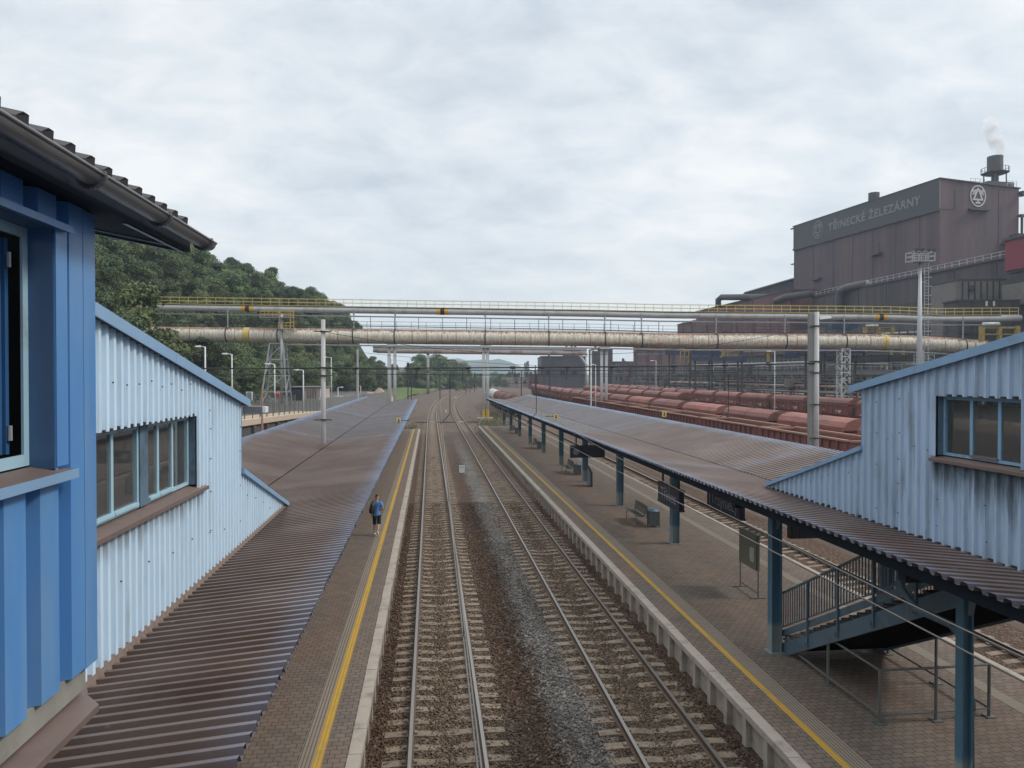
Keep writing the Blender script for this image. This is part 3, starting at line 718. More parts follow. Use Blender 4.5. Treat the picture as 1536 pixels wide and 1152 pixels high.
def stair_house(name, label, X, nx, back, ycor, ylow, ztop, slope, zbase, ztrim, zlow, pitch, depth, wall_m, trim_m, spans, z0, z1, frame_m, rev_m, sashes, sill_span, y0, scr, prof=((0, 0), (.46, 0), (.56, 1), (.90, 1))):
    root = thing(name, ((X + back) / 2, ycor, zbase), label, 'stair house')
    zt = lambda u: ztop + (ycor - u) * slope
    zb = lambda u: zbase
    hole = [(spans[0][0] - .012, spans[-1][1] + .012, z0 - .10, z1 + .014)]
    low = lambda u: ztrim + (zlow - ztrim) * (u - ycor) / (ylow - ycor)
    b = MB(); clad(b, X, nx, y0, ycor, pitch, depth, zb, zt, hole, prof); clad(b, X, nx, ycor, ylow, pitch, depth, zb, lambda u: max(low(u), zbase + .01), (), prof)
    b.build('wall', wall_m, root)
    b = MB(); clad(b, back, -nx, y0, ycor, pitch, depth, zb, zt, [(spans[0][0], spans[-1][1], z0 + .1, z1 + .05)]); clad(b, back, -nx, ycor, ylow, pitch, depth, zb, lambda u: max(low(u), zbase + .01)); b.build('wall', wall_m, root)
    xa, xb = min(X, back), max(X, back)
    quick('end_wall', wall_m, root, lambda b: b.box(xa + .02, xb - .02, ycor - .03, ycor, ztrim, zt(ycor) - .01))
    quick('floor', M['interior'], root, lambda b: b.hexa([(xa + .05, y0, 6.0), (xb - .05, y0, 6.0), (xb - .05, ycor, zbase), (xa + .05, ycor, zbase), (xa + .05, y0, 6.06), (xb - .05, y0, 6.06), (xb - .05, ycor, zbase + .06), (xa + .05, ycor, zbase + .06)]))
    o = .12
    ye = ycor + .38
    quick('roof', M['darkroof'], root, lambda b: b.hexa([(xa - o, y0, zt(y0) + .003), (xb + o, y0, zt(y0) + .003), (xb + o, ye - .03, zt(ye) + .003), (xa - o, ye - .03, zt(ye) + .003), (xa - o, y0, zt(y0) + .11), (xb + o, y0, zt(y0) + .11), (xb + o, ye - .03, zt(ye) + .11), (xa - o, ye - .03, zt(ye) + .11)]))
    xt = X + nx * (depth + .085)
    L0, L1 = sorted((xt - nx * .012, xt + nx * .004))
    def tr(b):
        y = y0; k = 0
        while y < ye - .01:
            yn = min(ye, y + 2.05); j = .002 * (k % 2)
            b.hexa([(L0 - j, y, zt(y) - .025), (L1 + j, y, zt(y) - .025), (L1 + j, yn, zt(yn) - .025), (L0 - j, yn, zt(yn) - .025), (L0 - j, y, zt(y) + .115), (L1 + j, y, zt(y) + .115), (L1 + j, yn, zt(yn) + .115), (L0 - j, yn, zt(yn) + .115)])
            y = yn - (0.02 if yn < ye else 0); k += 1
        x0, x1 = sorted((X - nx * .1, xt))
        b.hexa([(x0, y0, zt(y0) + .116), (x1, y0, zt(y0) + .116), (x1, ye, zt(ye) + .116), (x0, ye, zt(ye) + .116), (x0, y0, zt(y0) + .126), (x1, y0, zt(y0) + .126), (x1, ye, zt(ye) + .126), (x0, ye, zt(ye) + .126)])
    quick('roof_trim', trim_m, root, tr)
    def lt(b):
        A = (ycor - .02, low(ycor)); B = (ylow + .1, low(ylow + .1))
        x0, x1 = sorted((X - nx * .05, X + nx * (depth + .06)))
        b.hexa([(x0, A[0], A[1] - .01), (x1, A[0], A[1] - .01), (x1, B[0], B[1] - .01), (x0, B[0], B[1] - .01), (x0, A[0], A[1] + .09), (x1, A[0], A[1] + .09), (x1, B[0], B[1] + .09), (x0, B[0], B[1] + .09)])
    quick('lean_to_trim', trim_m, root, lt)
    quick('lean_to_roof', M['darkroof'], root, lambda b: b.hexa([(xa + .06, ycor + .01, low(ycor)), (xb - .06, ycor + .01, low(ycor)), (xb - .06, ylow, low(ylow)), (xa + .06, ylow, low(ylow)), (xa + .06, ycor + .01, low(ycor) + .05), (xb - .06, ycor + .01, low(ycor) + .05), (xb - .06, ylow, low(ylow) + .05), (xa + .06, ylow, low(ylow) + .05)]))
    quick('corner_trim', trim_m, root, lambda b: b.box(min(X, X + nx * (depth + .01)), max(X, X + nx * (depth + .01)), ycor - .012, ycor + .012, ztrim + .09, zt(ycor) - .03))
    def clos(b):
        u = math.ceil(spans[0][0] / pitch) * pitch
        while u < spans[-1][1] - pitch:
            h = random.uniform(.012, .04); b.box(min(X, X + nx * depth * .92), max(X, X + nx * depth * .92), u + .02 * pitch, u + .45 * pitch, z1 + .016, z1 + .018 + h); u += pitch
        u = math.ceil(y0 / pitch) * pitch
        while nx < 0 and u < ylow - pitch:
            h = random.uniform(.01, .05); b.box(X - depth * .9, X, u + .03 * pitch, u + .5 * pitch, zbase - .0, zbase + .01 + h); u += pitch
    quick('closure_strip', M['black'], root, clos)['kind'] = 'stuff'
    windows(root, X, nx, spans, z0, z1, .13, frame_m, rev_m, M['sill'], sashes, sill_span)
    quick('fixings', M['black'], root, lambda b: screws(b, X + nx * depth, nx, scr))['kind'] = 'stuff'
    return root
sL = -3.70
yl = lambda p: YX(p, sL)
scrL = [(yl(160) + i * .4, 7.55 - .02 * i) for i in range(0, 8)] + [(12.9, z) for z in (5.0, 5.6, 6.2, 6.7, 7.0)] + [(14.85, z) for z in (4.8, 5.5, 6.1, 6.6)] + [(yl(170) + .9 * i, 5.2 - .06 * i) for i in range(6)] + [(15.4 + .7 * i, 5.2 - .2 * i) for i in range(4)]
shL = stair_house('stair_house', 'pale blue corrugated stair house rising through the left canopy, with paired windows', sL, 1, -6.3, 14.96, 19.5, 7.05, .185, CAMZ - 3.27, CAMZ - 1.90, CAMZ - 3.33, .2, .058, M['lightblue'], M['bluetrim'],
    [(yl(140), yl(219), [yl(181)]), (yl(231), yl(292), [yl(248), yl(269)])], CAMZ - 1.74, CAMZ - .66, M['tealframe'], M['revealgrey'], (0, 1), (yl(120), yl(301)), 4.9, scrL)
quick('base_flashing', M['flash'], shL, lambda b: b.hexa([(sL, 4.9, CAMZ - 3.50), (sL + .12, 4.9, CAMZ - 3.46), (sL + .12, 19.4, CAMZ - 3.46), (sL, 19.4, CAMZ - 3.50), (sL, 4.9, CAMZ - 3.25), (sL + .045, 4.9, CAMZ - 3.25), (sL + .045, 19.4, CAMZ - 3.25), (sL, 19.4, CAMZ - 3.25)]))
sR = 9.2
yr = lambda p: YX(p, sR)
scrR = [(yr(1320), z) for z in (4.9, 5.7, 6.4, 7.0)] + [(yr(1353), z) for z in (4.9, 5.5, 6.0, 6.5, 7.1)] + [(yr(1375), 6.2), (yr(1395), 6.15), (yr(1338), 6.3)] + [(yr(1412), z) for z in (4.8, 5.3)] + [(yr(1485), z) for z in (4.8, 5.4)] + [(15.5 + .8 * i, 5.5 - .22 * i) for i in range(4)]
shR = stair_house('stair_house', 'weathered blue corrugated stair house on the right canopy, black stains under its window', sR, -1, 11.9, 14.98, 19.4, 7.30, .188, CAMZ - 3.07, CAMZ - 1.60, CAMZ - 3.02, .25, .055, M['rightblue'], M['bluetrim'],
    [(yr(1536), yr(1408), [yr(1491), yr(1449)])], CAMZ - 1.46, CAMZ - .40, M['rightframe'], M['revealgrey'], (1,), (yr(1570), yr(1403)), 3.0, scrR, ((0, 0), (.62, 0), (.70, 1), (.92, 1)))
quick('base_flashing', M['steel'], shR, lambda b: b.box(sR - .05, sR, 3.0, 19.3, CAMZ - 3.16, CAMZ - 3.05))
quick('dark_backing', M['interior'], shR, lambda b: [b.box(11.70, 11.74, 4, 14.9, 5.0, 6.95), b.box(9.3, 11.7, 14.86, 14.9, 5, 7.25)])  # dark sheets added inside so that the panes look dark
quick('beige_panel', M['inbeige'], shR, lambda b: [b.box(11.60, 11.65, 11.9, 13.4, 6.42, 6.94), b.box(11.60, 11.65, 13.6, 14.4, 6.62, 6.94)])  # beige panels placed inside, seen through the panes
quick('dark_backing', M['interior'], shL, lambda b: [b.box(-6.15, -6.1, 5, 14.9, 4.8, 6.5), b.box(-6.1, -3.8, 14.86, 14.9, 4.8, 7.0)])
quick('beige_panel', M['inbeige'], shL, lambda b: [b.box(-6.08, -6.02, y0_, y1_, 5.95, 6.48) for y0_, y1_ in ((10.2, 11.4), (11.6, 13.2), (13.5, 14.8))])
# wall lamp under the eave of the left stair house
lm = thing('wall_lamp', (-3.4, 15.05, 6.9), 'small grey lamp box under the eave corner of the pale blue stair house', 'lamp')
quick('housing', M['gutter'], lm, lambda b: b.box(-3.62, -3.25, 15.0, 15.25, 6.84, 6.98)); quick('diffuser', M['white'], lm, lambda b: b.box(-3.249, -3.19, 15.0, 15.25, 6.86, 6.97))

# ------------------------------------------------------------------ dark blue station building at the left, with its roof and gutter
DX = -1.8
rt = thing('station_building', (DX, 2, 5.9), 'dark blue ribbed metal building with gutter and open window, nearest on the left', 'building')
yE = 4.25; yw1 = YX(82, DX); yw0 = .6; wz0, wz1 = 7.165, 8.30
roofz = lambda x: 8.415 + .2 * (-1.55 - x)
b = MB(); pr = ((0, 0), (.24, 0), (.34, 1), (.92, 1))
clad(b, DX - .075, 1, -2.5, yE, .298, .075, lambda u: 6.06, lambda u: roofz(DX) - .0, [(yw0, yw1, wz0 - .03, wz1 + .02)], pr)
b.build('wall', M['darkblue'], rt)
quick('end_wall', M['darkblue'], rt, lambda b: b.hexa([(-7, yE - .02, 6.06), (DX - .056, yE - .02, 6.06), (DX - .056, yE, 6.06), (-7, yE, 6.06), (-7, yE - .02, roofz(-7) - .01), (DX - .056, yE - .02, roofz(DX) - .01), (DX - .056, yE, roofz(DX) - .01), (-7, yE, roofz(-7) - .01)]))
xi = DX - .115
wd = quick('window', M['tealframe'], rt, lambda b: [b.box(xi - .012, xi, yw1 - .052, yw1 - .006, wz0, wz1), b.box(xi - .014, xi, yw0, yw1 - .053, wz0, wz0 + .055), b.box(xi - .014, xi, yw0, yw1 - .053, wz1 - .05, wz1)])
quick('sash', M['shadeblue'], wd, lambda b: [b.box(xi - .34, xi - .06, yw1 - .09, yw1 - .062, wz0 + .06, wz1 - .06), b.box(xi - .30, xi - .2, yw1 - .13, yw1 - .092, wz0 + .06, wz1 - .06), b.box(xi - .12, xi - .075, yw1 - .13, yw1 - .092, wz0 + .06, wz1 - .06)])
for z in (wz0 + .16, wz1 - .16):
    quick('hinge', M['galv'], wd, lambda b: b.cyl(xi - .05, yw1 - .075, z - .035, z + .035, .011, n=8)); quick('hinge', M['galv'], wd, lambda b: b.cyl(xi - .1, yw1 - .14, z + .02, z + .09, .011, n=8))
quick('reveal', M['reveal'], rt, lambda b: [b.box(xi, DX - .003, yw1 - .005, yw1 + .004, wz0 - .02, wz1 + .02), b.box(xi, DX - .003, yw0, yw1 - .006, wz1 + .002, wz1 + .012)])
quick('corner_trim', M['darkblue'], rt, lambda b: b.box(DX - .09, DX + .002, yE - .125, yE + .012, 6.055, roofz(DX) - .005))
quick('window_trim', M['darkblue'], rt, lambda b: b.box(DX - .012, DX + .008, yw1 + .003, yw1 + .115, wz0 - .01, wz1 + .02))
quick('lintel_trim', M['darkblue'], rt, lambda b: b.hexa([(DX - .06, yw0, wz1 + .018), (DX + .05, yw0, wz1 - .004), (DX + .05, yw1 + .1, wz1 - .004), (DX - .06, yw1 + .1, wz1 + .018), (DX - .06, yw0, wz1 + .034), (DX + .05, yw0, wz1 + .03), (DX + .05, yw1 + .1, wz1 + .03), (DX - .06, yw1 + .1, wz1 + .034)]))
sd = quick('window_sill', M['sill'], rt, lambda b: b.hexa([(xi, yw0, wz0 - .03), (DX + .045, yw0, wz0 - .055), (DX + .045, yw1 + .12, wz0 - .055), (xi, yw1 + .0, wz0 - .03), (xi, yw0, wz0 - .008), (DX + .045, yw0, wz0 - .035), (DX + .045, yw1 + .12, wz0 - .035), (xi, yw1 + .0, wz0 - .008)]))
quick('sill_edge', M['bluetrim'], sd, lambda b: b.box(DX + .046, DX + .054, yw0, yw1 + .125, wz0 - .078, wz0 - .033))

quick('room', M['interior'], rt, lambda b: [b.box(-6, -5.9, -2, 4.1, 6.1, 8.6), b.box(-5.9, DX - .2, -2, 4.15, 6.1, 6.15), b.box(-5.9, DX - .2, 4.1, 4.15, 6.15, 8.5)])
quick('plinth', M['plinth'], rt, lambda b: b.box(-7, DX - .03, -2.5, yE - .06, 5.93, 6.059))
quick('ledge', M['sill'], rt, lambda b: b.hexa([(-1.9, -2.5, 5.86), (-1.725, -2.5, 5.84), (-1.725, 4.10, 5.84), (-1.9, 4.25, 5.86), (-1.9, -2.5, 5.915), (-1.725, -2.5, 5.875), (-1.725, 4.10, 5.875), (-1.9, 4.25, 5.915)]))
quick('floor_slab', M['concrete'], rt, lambda b: b.box(-7, -2.5, -2.5, 3.4, 5.35, 5.855))
yR = 5.30
def roof_sheet(b):
    y = -2.0
    while y < yR - .1:                  # tall trapezoid ribs, cut ends showing over the gutter
        for x0, x1 in ((-1.60, -7.0),):
            z0, z1 = roofz(x0), roofz(x1)
            pr = [(0, .0), (.012, .085), (.03, .105), (.072, .105), (.09, .085), (.102, 0)]
            n = len(b.v)
            for (a, h) in pr: b.v.append((x0 + .02 * (h > .1), y + a, z0 + .10 + h))
            for (a, h) in pr: b.v.append((x1, y + a, z1 + .10 + h))
            for i in range(5): b.f.append((n + i, n + i + 1, n + 7 + i, n + 6 + i))
            b.f.append(tuple(n + i for i in range(6)))
            b.quad((x0, y + .102, z0 + .1), (x0, y + .196, z0 + .1), (x1, y + .196, z1 + .1), (x1, y + .102, z1 + .1))
        y += .196
rf = quick('roof', M['darkroof'], rt, roof_sheet)
# the covered footbridge this building belongs to carries on over the tracks, behind the camera
quick('bridge_wall', M['darkblue'], rt, lambda b: b.box(-1.7, 20, -.65, -.55, 5.2, 10.4))  # unseen; made this tall to darken the rib faces turned towards it
quick('bridge_roof', M['darkroof'], rt, lambda b: b.box(-1.7, 20, -4.2, -.25, 10.41, 10.55))
quick('bridge_floor', M['concrete'], rt, lambda b: b.box(-1.7, 20, -4.2, -.66, 5.2, 5.6))
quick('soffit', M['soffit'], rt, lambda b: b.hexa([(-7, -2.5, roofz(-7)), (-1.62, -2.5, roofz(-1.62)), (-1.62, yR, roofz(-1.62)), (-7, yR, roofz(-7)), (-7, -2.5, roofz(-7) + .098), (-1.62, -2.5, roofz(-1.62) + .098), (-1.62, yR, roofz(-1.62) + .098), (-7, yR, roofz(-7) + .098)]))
quick('soffit_batten', M['gutter'], rt, lambda b: [b.beam((-1.66, yE + .05, roofz(-1.66) - .006), (-1.66, yR - .02, roofz(-1.66) - .006), .02, .012), b.beam((-3.4, yR - .03, roofz(-3.4) - .006), (-1.66, yR - .03, roofz(-1.66) - .006), .03, .012), b.beam((-3, 5.0, roofz(-3) - .006), (-1.66, 5.0, roofz(-1.66) - .006), .02, .012)])
def gutter(b):
    n = 10; r = .052; gx, gz = -1.53, 8.505; ys = (-2.5, yR + .06)
    base = len(b.v)
    for y in ys:
        for i in range(n + 1):
            th = math.pi + math.pi * i / n; b.v.append((gx + .012 + r * math.cos(th), y, gz + r * math.sin(th)))
        for i in range(n + 1):
            th = math.pi + math.pi * i / n; b.v.append((gx + .012 + (r - .006) * math.cos(th), y, gz + (r - .006) * math.sin(th)))
    m = n + 1
    for i in range(n):
        b.f.append((base + i, base + i + 1, base + 2 * m + i + 1, base + 2 * m + i)); b.f.append((base + m + i, base + m + i + 1, base + 3 * m + i + 1, base + 3 * m + i))
    b.f.append(tuple(base + 2 * m + i for i in range(m)))
    b.tube([(gx + .012 + r, ys[0], gz), (gx + .012 + r, ys[1], gz)], .009, 8)
gu = quick('gutter', M['gutter'], rt, gutter, smooth=True)
for px_ in (145, 246, 314):
    y = min(YX(px_, -1.5), 5.24)
    def ring(b):
        pts = [(-1.518 + .057 * math.cos(math.pi + math.pi * i / 10), 8.505 + .057 * math.sin(math.pi + math.pi * i / 10)) for i in range(11)]
        for (p, q) in zip(pts[:-1], pts[1:]): b.beam((p[0], y, p[1]), (q[0], y, q[1]), .03, .008, (0, 1, 0))
        b.box(-1.58, -1.455, y - .012, y + .012, 8.513, 8.518)
    quick('bracket', M['gutter'], gu, ring)

# ================================================================== RIGHT PLATFORM FURNITURE
# stairs down to the platform
st = thing('platform_stairs', (10.2, 18.1, .55), 'blue steel staircase with barred railings coming down to the right platform', 'stairs')
sY0, sY1 = 18.1, 7.0
Lz = lambda y: .75 + (18.1 - y) * .514
def slab(b, x0, x1, a, c, ya=sY0, yb=sY1):
    b.hexa([(x0, yb, Lz(yb) + a), (x1, yb, Lz(yb) + a), (x1, ya, Lz(ya) + a), (x0, ya, Lz(ya) + a), (x0, yb, Lz(yb) + c), (x1, yb, Lz(yb) + c), (x1, ya, Lz(ya) + c), (x0, ya, Lz(ya) + c)])
for x in (8.93, 11.45):
    quick('stringer', M['stairblue'], st, lambda b: slab(b, x - .03, x + .03, -.36, 0, 18.35, 11.4))
    quick('kick_band', M['stairblue'], st, lambda b: slab(b, x - .02, x + .02, .17, .33, 18.1, 12.1))
    def rail(b):
        slab(b, x - .025, x + .025, 1.26, 1.31, 18.1, 13.6); slab(b, x - .018, x + .018, .40, .43, 18.1, 12.3)
        y = sY0 - .06; k = 0
        while y > 12.3:
            b.box(x - .011, x + .011, y - .011, y + .011, Lz(y) + .42, min(4.4, Lz(y) + 1.27)); y -= .115
    quick('railing', M['stairblue'], st, rail)
    y = sY0 - .03
    while y > 12.2:
        quick('railing_post', M['stairblue'], st, lambda b: [b.box(x - .075 if x < 10 else x + .031, x - .031 if x < 10 else x + .075, y - .025, y + .025, Lz(y) - .28, min(4.4, Lz(y) + 1.26)),
            b.box(x - .10 if x < 10 else x + .031, x - .031 if x < 10 else x + .10, y + .0255, y + .09, Lz(y) - .28, Lz(y) - .20)]); y -= 1.32
def treads(b):
    k = 0; y = sY0 - .1
    while y > sY1:
        b.box(8.965, 11.415, y - .16, y + .14, Lz(y) + .03, Lz(y) + .075); y -= .3
        if y < 11.6: break
quick('tread', M['steel'], st, treads)
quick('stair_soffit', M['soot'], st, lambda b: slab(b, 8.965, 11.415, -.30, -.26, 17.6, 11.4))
# grey tube barrier round the low space under the stairs
br = thing('barrier', (10.2, 15.4, .55), 'grey tube barrier on the platform round the low space beneath the stairs', 'barrier')
bp = [(8.98, 18.0), (8.98, 16.0), (9.02, 14.1), (10.24, 14.1), (11.45, 14.15), (11.47, 15.8), (11.47, 17.6)]
bh = [.45, 1.1, 1.1, 1.1, 1.1, 1.1, .55]
for (x, y), h in zip(bp, bh):
    pb_ = quick('post', M['tubegrey'], br, lambda b: b.cyl(x, y, .55, .55 + h, .032, n=10))
    quick('foot', M['tubegrey'], pb_, lambda b: b.box(x - .1, x + .1, y - .1, y + .1, .552, .575))
def brl(b, z):
    for (p, q, ha, hb) in zip(bp[:-1], bp[1:], bh[:-1], bh[1:]):
        za = .55 + (ha - .02 if z else .18); zb_ = .55 + (hb - .02 if z else .18); b.tube([(p[0], p[1], za), (q[0], q[1], zb_)], .026, 8)
quick('top_rail', M['tubegrey'], br, lambda b: brl(b, 1)); quick('low_rail', M['tubegrey'], br, lambda b: brl(b, 0))

# timetable board on thin posts
pbX = 10.25; pa, pb2 = (24.75 - pbX * SN) / CS, (23.4 - pbX * SN) / CS
tb = thing('notice_board', (pbX, (pa + pb2) / 2, .55), 'olive notice board on two thin posts with a pale notice, before the stairs', 'notice board')
for y in (pa, pb2): quick('post', M['tubegrey'], tb, lambda b: [b.cyl(pbX, y, .55, 2.5, .025, n=8), b.beam((pbX - .25, y, .565), (pbX + .25, y, .565), .04, .03)])
quick('low_rail', M['tubegrey'], tb, lambda b: b.tube([(pbX, pa, .72), (pbX, pb2, .72)], .02, 8))
quick('panel', M['board'], tb, lambda b: b.box(pbX - .06, pbX + .06, pb2 + .03, pa - .03, 1.42, 2.5))
quick('notice', M['paper'], tb, lambda b: b.prism([(pb2 + .18 + .0, 1.72), (pb2 + .22, 1.64), (pb2 + .42, 1.64), (pb2 + .5, 1.74), (pb2 + .5, 2.02), (pb2 + .42, 2.1), (pb2 + .2, 2.1)], pbX - .066, pbX - .0602, 'X'))
quick('cap', M['tubegrey'], tb, lambda b: b.box(pbX - .075, pbX + .075, pb2 - .03, pa + .03, 2.502, 2.53))

# low info stand beside a column
lp = thing('info_stand', (10.2, 46.3, .55), 'low grey slanted information stand standing beside a platform column', 'information stand')
quick('panel', M['panelgrey'], lp, lambda b: b.prism([(45.95, .62), (46.85, .62), (46.85, 1.68), (45.95, 1.42)], 9.98, 10.03, 'X'))
quick('frame', M['signnavy'], lp, lambda b: [b.prism([(45.90, .56), (46.90, .56), (46.90, 1.74), (45.90, 1.47)], 10.031, 10.12, 'X')])

# benches with a bin at their near end
def make_bench(x, y, label):
    t = thing('bench', (x, y, .55), label, 'bench', 'benches along the right platform')
    for s in (-1, 1):
        quick('seat', M['bench'], t, lambda b: [b.beam((x + s * (.10 + .42 * i / 6), y - .9, .98 + .012 * i), (x + s * (.10 + .42 * i / 6), y + .9, .98 + .012 * i), .045, .02) for i in range(7)])
        quick('backrest', M['bench'], t, lambda b: [b.beam((x + s * (.075 - .045 * i / 5), y - .9, 1.08 + .36 * i / 5), (x + s * (.075 - .045 * i / 5), y + .9, 1.08 + .36 * i / 5), .014, .05) for i in range(6)])
        for q in (-.8, .8):
            quick('leg', M['tubegrey'], t, lambda b: b.tube([(x + s * .5, y + q, .552), (x + s * .49, y + q, .94), (x + s * .44, y + q, .985), (x + s * .08, y + q, .95), (x + s * .03, y + q, 1.45)], .022, 8))
    return t
def make_bin(x, y, label):
    t = thing('litter_bin', (x, y, .55), label, 'litter bin', 'litter bins along the right platform')
    def bd(b):
        b.box(x - .2, x + .2, y - .2, y + .2, .62, 1.27)
        for k in range(11):
            z = .66 + k * .056
            b.box(x - .225, x + .225, y - .225, y - .201, z, z + .03); b.box(x - .225, x - .201, y - .2, y + .225, z, z + .03)
        for (i, j) in ((-1, -1), (1, -1), (-1, 1), (1, 1)): b.box(x + i * .215 - .02, x + i * .215 + .02, y + j * .215 - .02, y + j * .215 + .02, .552, 1.28)
    quick('body', M['bingrey'], t, bd)
    quick('lid', M['binblue'], t, lambda b: [b.tube([(x, y, 1.281), (x, y, 1.34)], [.25, .2], 12), b.tube([(x - .05, y, 1.33), (x - .05, y, 1.37)], .1, 10)])
    return t
on = ['nearest', 'second nearest', 'third nearest', 'farthest']
for i, d in enumerate((35.7, 53.6, 71.6, 90)):
    y = d / CS - 1.1
    make_bench(10.05, y, f'{on[i]} back-to-back grey metal bench on the right platform')
    make_bin(10.3, y - 1.15, f'square slatted litter bin with a blue lid beside the {on[i]} bench')

# hanging station signs
def text_mesh(name, body, m, parent, loc, rot, size, extrude=.004, sx=1.0, bold=.0, wid=None):
    cu = bpy.data.curves.new(name, 'FONT'); cu.body = body; cu.size = size; cu.extrude = extrude; cu.align_x = 'CENTER'; cu.align_y = 'CENTER'; cu.offset = bold; cu.space_character = 1.0 + bold * 1.4
    o = bpy.data.objects.new(name, cu); col.objects.link(o); bpy.context.view_layer.update()
    me = bpy.data.meshes.new_from_object(o); bpy.data.objects.remove(o)
    if wid:
        xs = [v.co.x for v in me.vertices]; sx = wid / (max(xs) - min(xs)); c0 = (max(xs) + min(xs)) / 2
        for v in me.vertices: v.co.x -= c0
    me.materials.clear(); me.materials.append(m)
    o = bpy.data.objects.new(name, me); col.objects.link(o); o.parent = parent
    o.location = Vector(loc) - rootloc(parent); o.rotation_euler = rot; o.scale = (sx, 1, 1)
    return o
FACE_L = (R(90), 0, R(-90))             # lettering facing -X, read from the track side
def sign_box(X, ya, yb, z0, z1, txt, label, hang=True):
    t = thing('station_sign', (X, (ya + yb) / 2, z1), label, 'station sign', 'dark station name signs under the right canopy')
    quick('panel', M['signnavy'], t, lambda b: b.box(X - .09, X + .09, ya, yb, z0, z1))
    quick('rim', M['steel'], t, lambda b: [b.box(X - .11, X + .11, ya - .03, yb + .03, z1 + .001, z1 + .05), b.box(X - .11, X + .11, ya - .03, yb + .03, z0 - .05, z0 - .001)])
    for y in (ya + .3, yb - .3): quick('hanger', M['steel'], t, lambda b: b.box(X - .03, X + .03, y - .03, y + .03, z1 + .05, z1 + .55))
    if txt: text_mesh('lettering', txt, M['signwhite'], t, (X - .0945, (ya + yb) / 2 , (z0 + z1) / 2), FACE_L, (z1 - z0) * .92, wid=(yb - ya) * (.72 if len(txt) < 7 else .84))
    return t
sx1 = 8.45; ya, yb = YX(1023, sx1), YX(991, sx1)
sign_box(sx1, ya, yb, 3.0, 3.62, 'Třinec', 'dark navy hanging sign reading Třinec, over a platform column')
sx2 = 9.45; ya, yb = YX(1114, sx2), YX(1065, sx2)
sign_box(sx2, ya, yb, 3.2, 3.78, '(Trzyniec)', 'dark navy hanging sign reading (Trzyniec), partly behind the canopy edge')
sx3 = 11.6; ya, yb = YX(1053, sx3), YX(1022, sx3)
sign_box(sx3, ya, yb, 3.2, 3.75, 'Třinec', 'dim navy name sign farther under the canopy, right of the nearer one')
c = at(881, 678, 41)
ds = thing('departure_board', (c.x, c.y, c.z), 'black hanging departure board with a round clock at its left end', 'departure board')
quick('panel', M['signnavy'], ds, lambda b: b.box(c.x - .95, c.x + .95, c.y - .15, c.y + .15, c.z - .30, c.z + .32))
quick('clock_face', M['panelgrey'], ds, lambda b: b.tube([(c.x - .66, c.y - .151, c.z + .02), (c.x - .66, c.y - .165, c.z + .02)], .17, 16))
quick('rim', M['steel'], ds, lambda b: b.box(c.x - .98, c.x + .98, c.y - .18, c.y + .18, c.z + .321, c.z + .36))
quick('hanger', M['steel'], ds, lambda b: b.cyl(c.x - .62, c.y, c.z + .36, c.z + 1.1, .04)); quick('hanger', M['steel'], ds, lambda b: b.cyl(c.x + .72, c.y, c.z + .36, c.z + 1.1, .04))
c2 = at(1205, 797, 21.5)
d2 = thing('display_box', tuple(c2), 'small black display box hung under the canopy just behind the tall column', 'display')
quick('housing', M['black'], d2, lambda b: b.box(c2.x - .42, c2.x + .42, c2.y - .1, c2.y + .1, c2.z - .2, c2.z + .22))
quick('vent', M['steel'], d2, lambda b: [b.box(c2.x - .32 + i * .1, c2.x - .28 + i * .1, c2.y - .108, c2.y - .1005, c2.z - .1, c2.z + .15) for i in range(6)])
quick('hanger', M['steel'], d2, lambda b: b.cyl(c2.x, c2.y, c2.z + .22, c2.z + .9, .03))

# yellow warning plates standing on the canopies
def plate(px, py, d, label, arm=-1):
    p = at(px, py, d)
    t = thing('warning_plate', tuple(p), label, 'warning plate', 'yellow warning plates on the canopies')
    k = d / F
    quick('plate', M['yellowdull'], t, lambda b: b.box(p.x - 3.3 * k, p.x + 3.3 * k, p.y - .01, p.y + .01, p.z - 4.2 * k, p.z + 4.2 * k))
    quick('symbol', M['black'], t, lambda b: b.prism([(p.x - 1.5 * k, p.z - 2.6 * k), (p.x + 1.6 * k, p.z - 2.6 * k), (p.x + .9 * k, p.z + .2 * k), (p.x + 1.0 * k, p.z + 2.6 * k), (p.x - .6 * k, p.z + 2.4 * k), (p.x - .8 * k, p.z)], p.y - .0145, p.y - .0105))
    quick('arm', M['steel'], t, lambda b: [b.beam((p.x + 16 * k * arm, p.y + .03, p.z + .5 * k), (p.x + 3 * k, p.y + .03, p.z + .5 * k), .05, .05), b.beam((p.x, p.y + .03, p.z - 4 * k), (p.x, p.y + .03, p.z - 8 * k), .05, .05)])
plate(598, 631, 50, 'yellow warning plate on an arm above the left canopy', 1)
plate(834, 625, 51, 'yellow warning plate on an arm over the near edge of the right canopy')
plate(996.5, 621, 52, 'yellow warning plate at the far edge of the right canopy, before the open wagon')
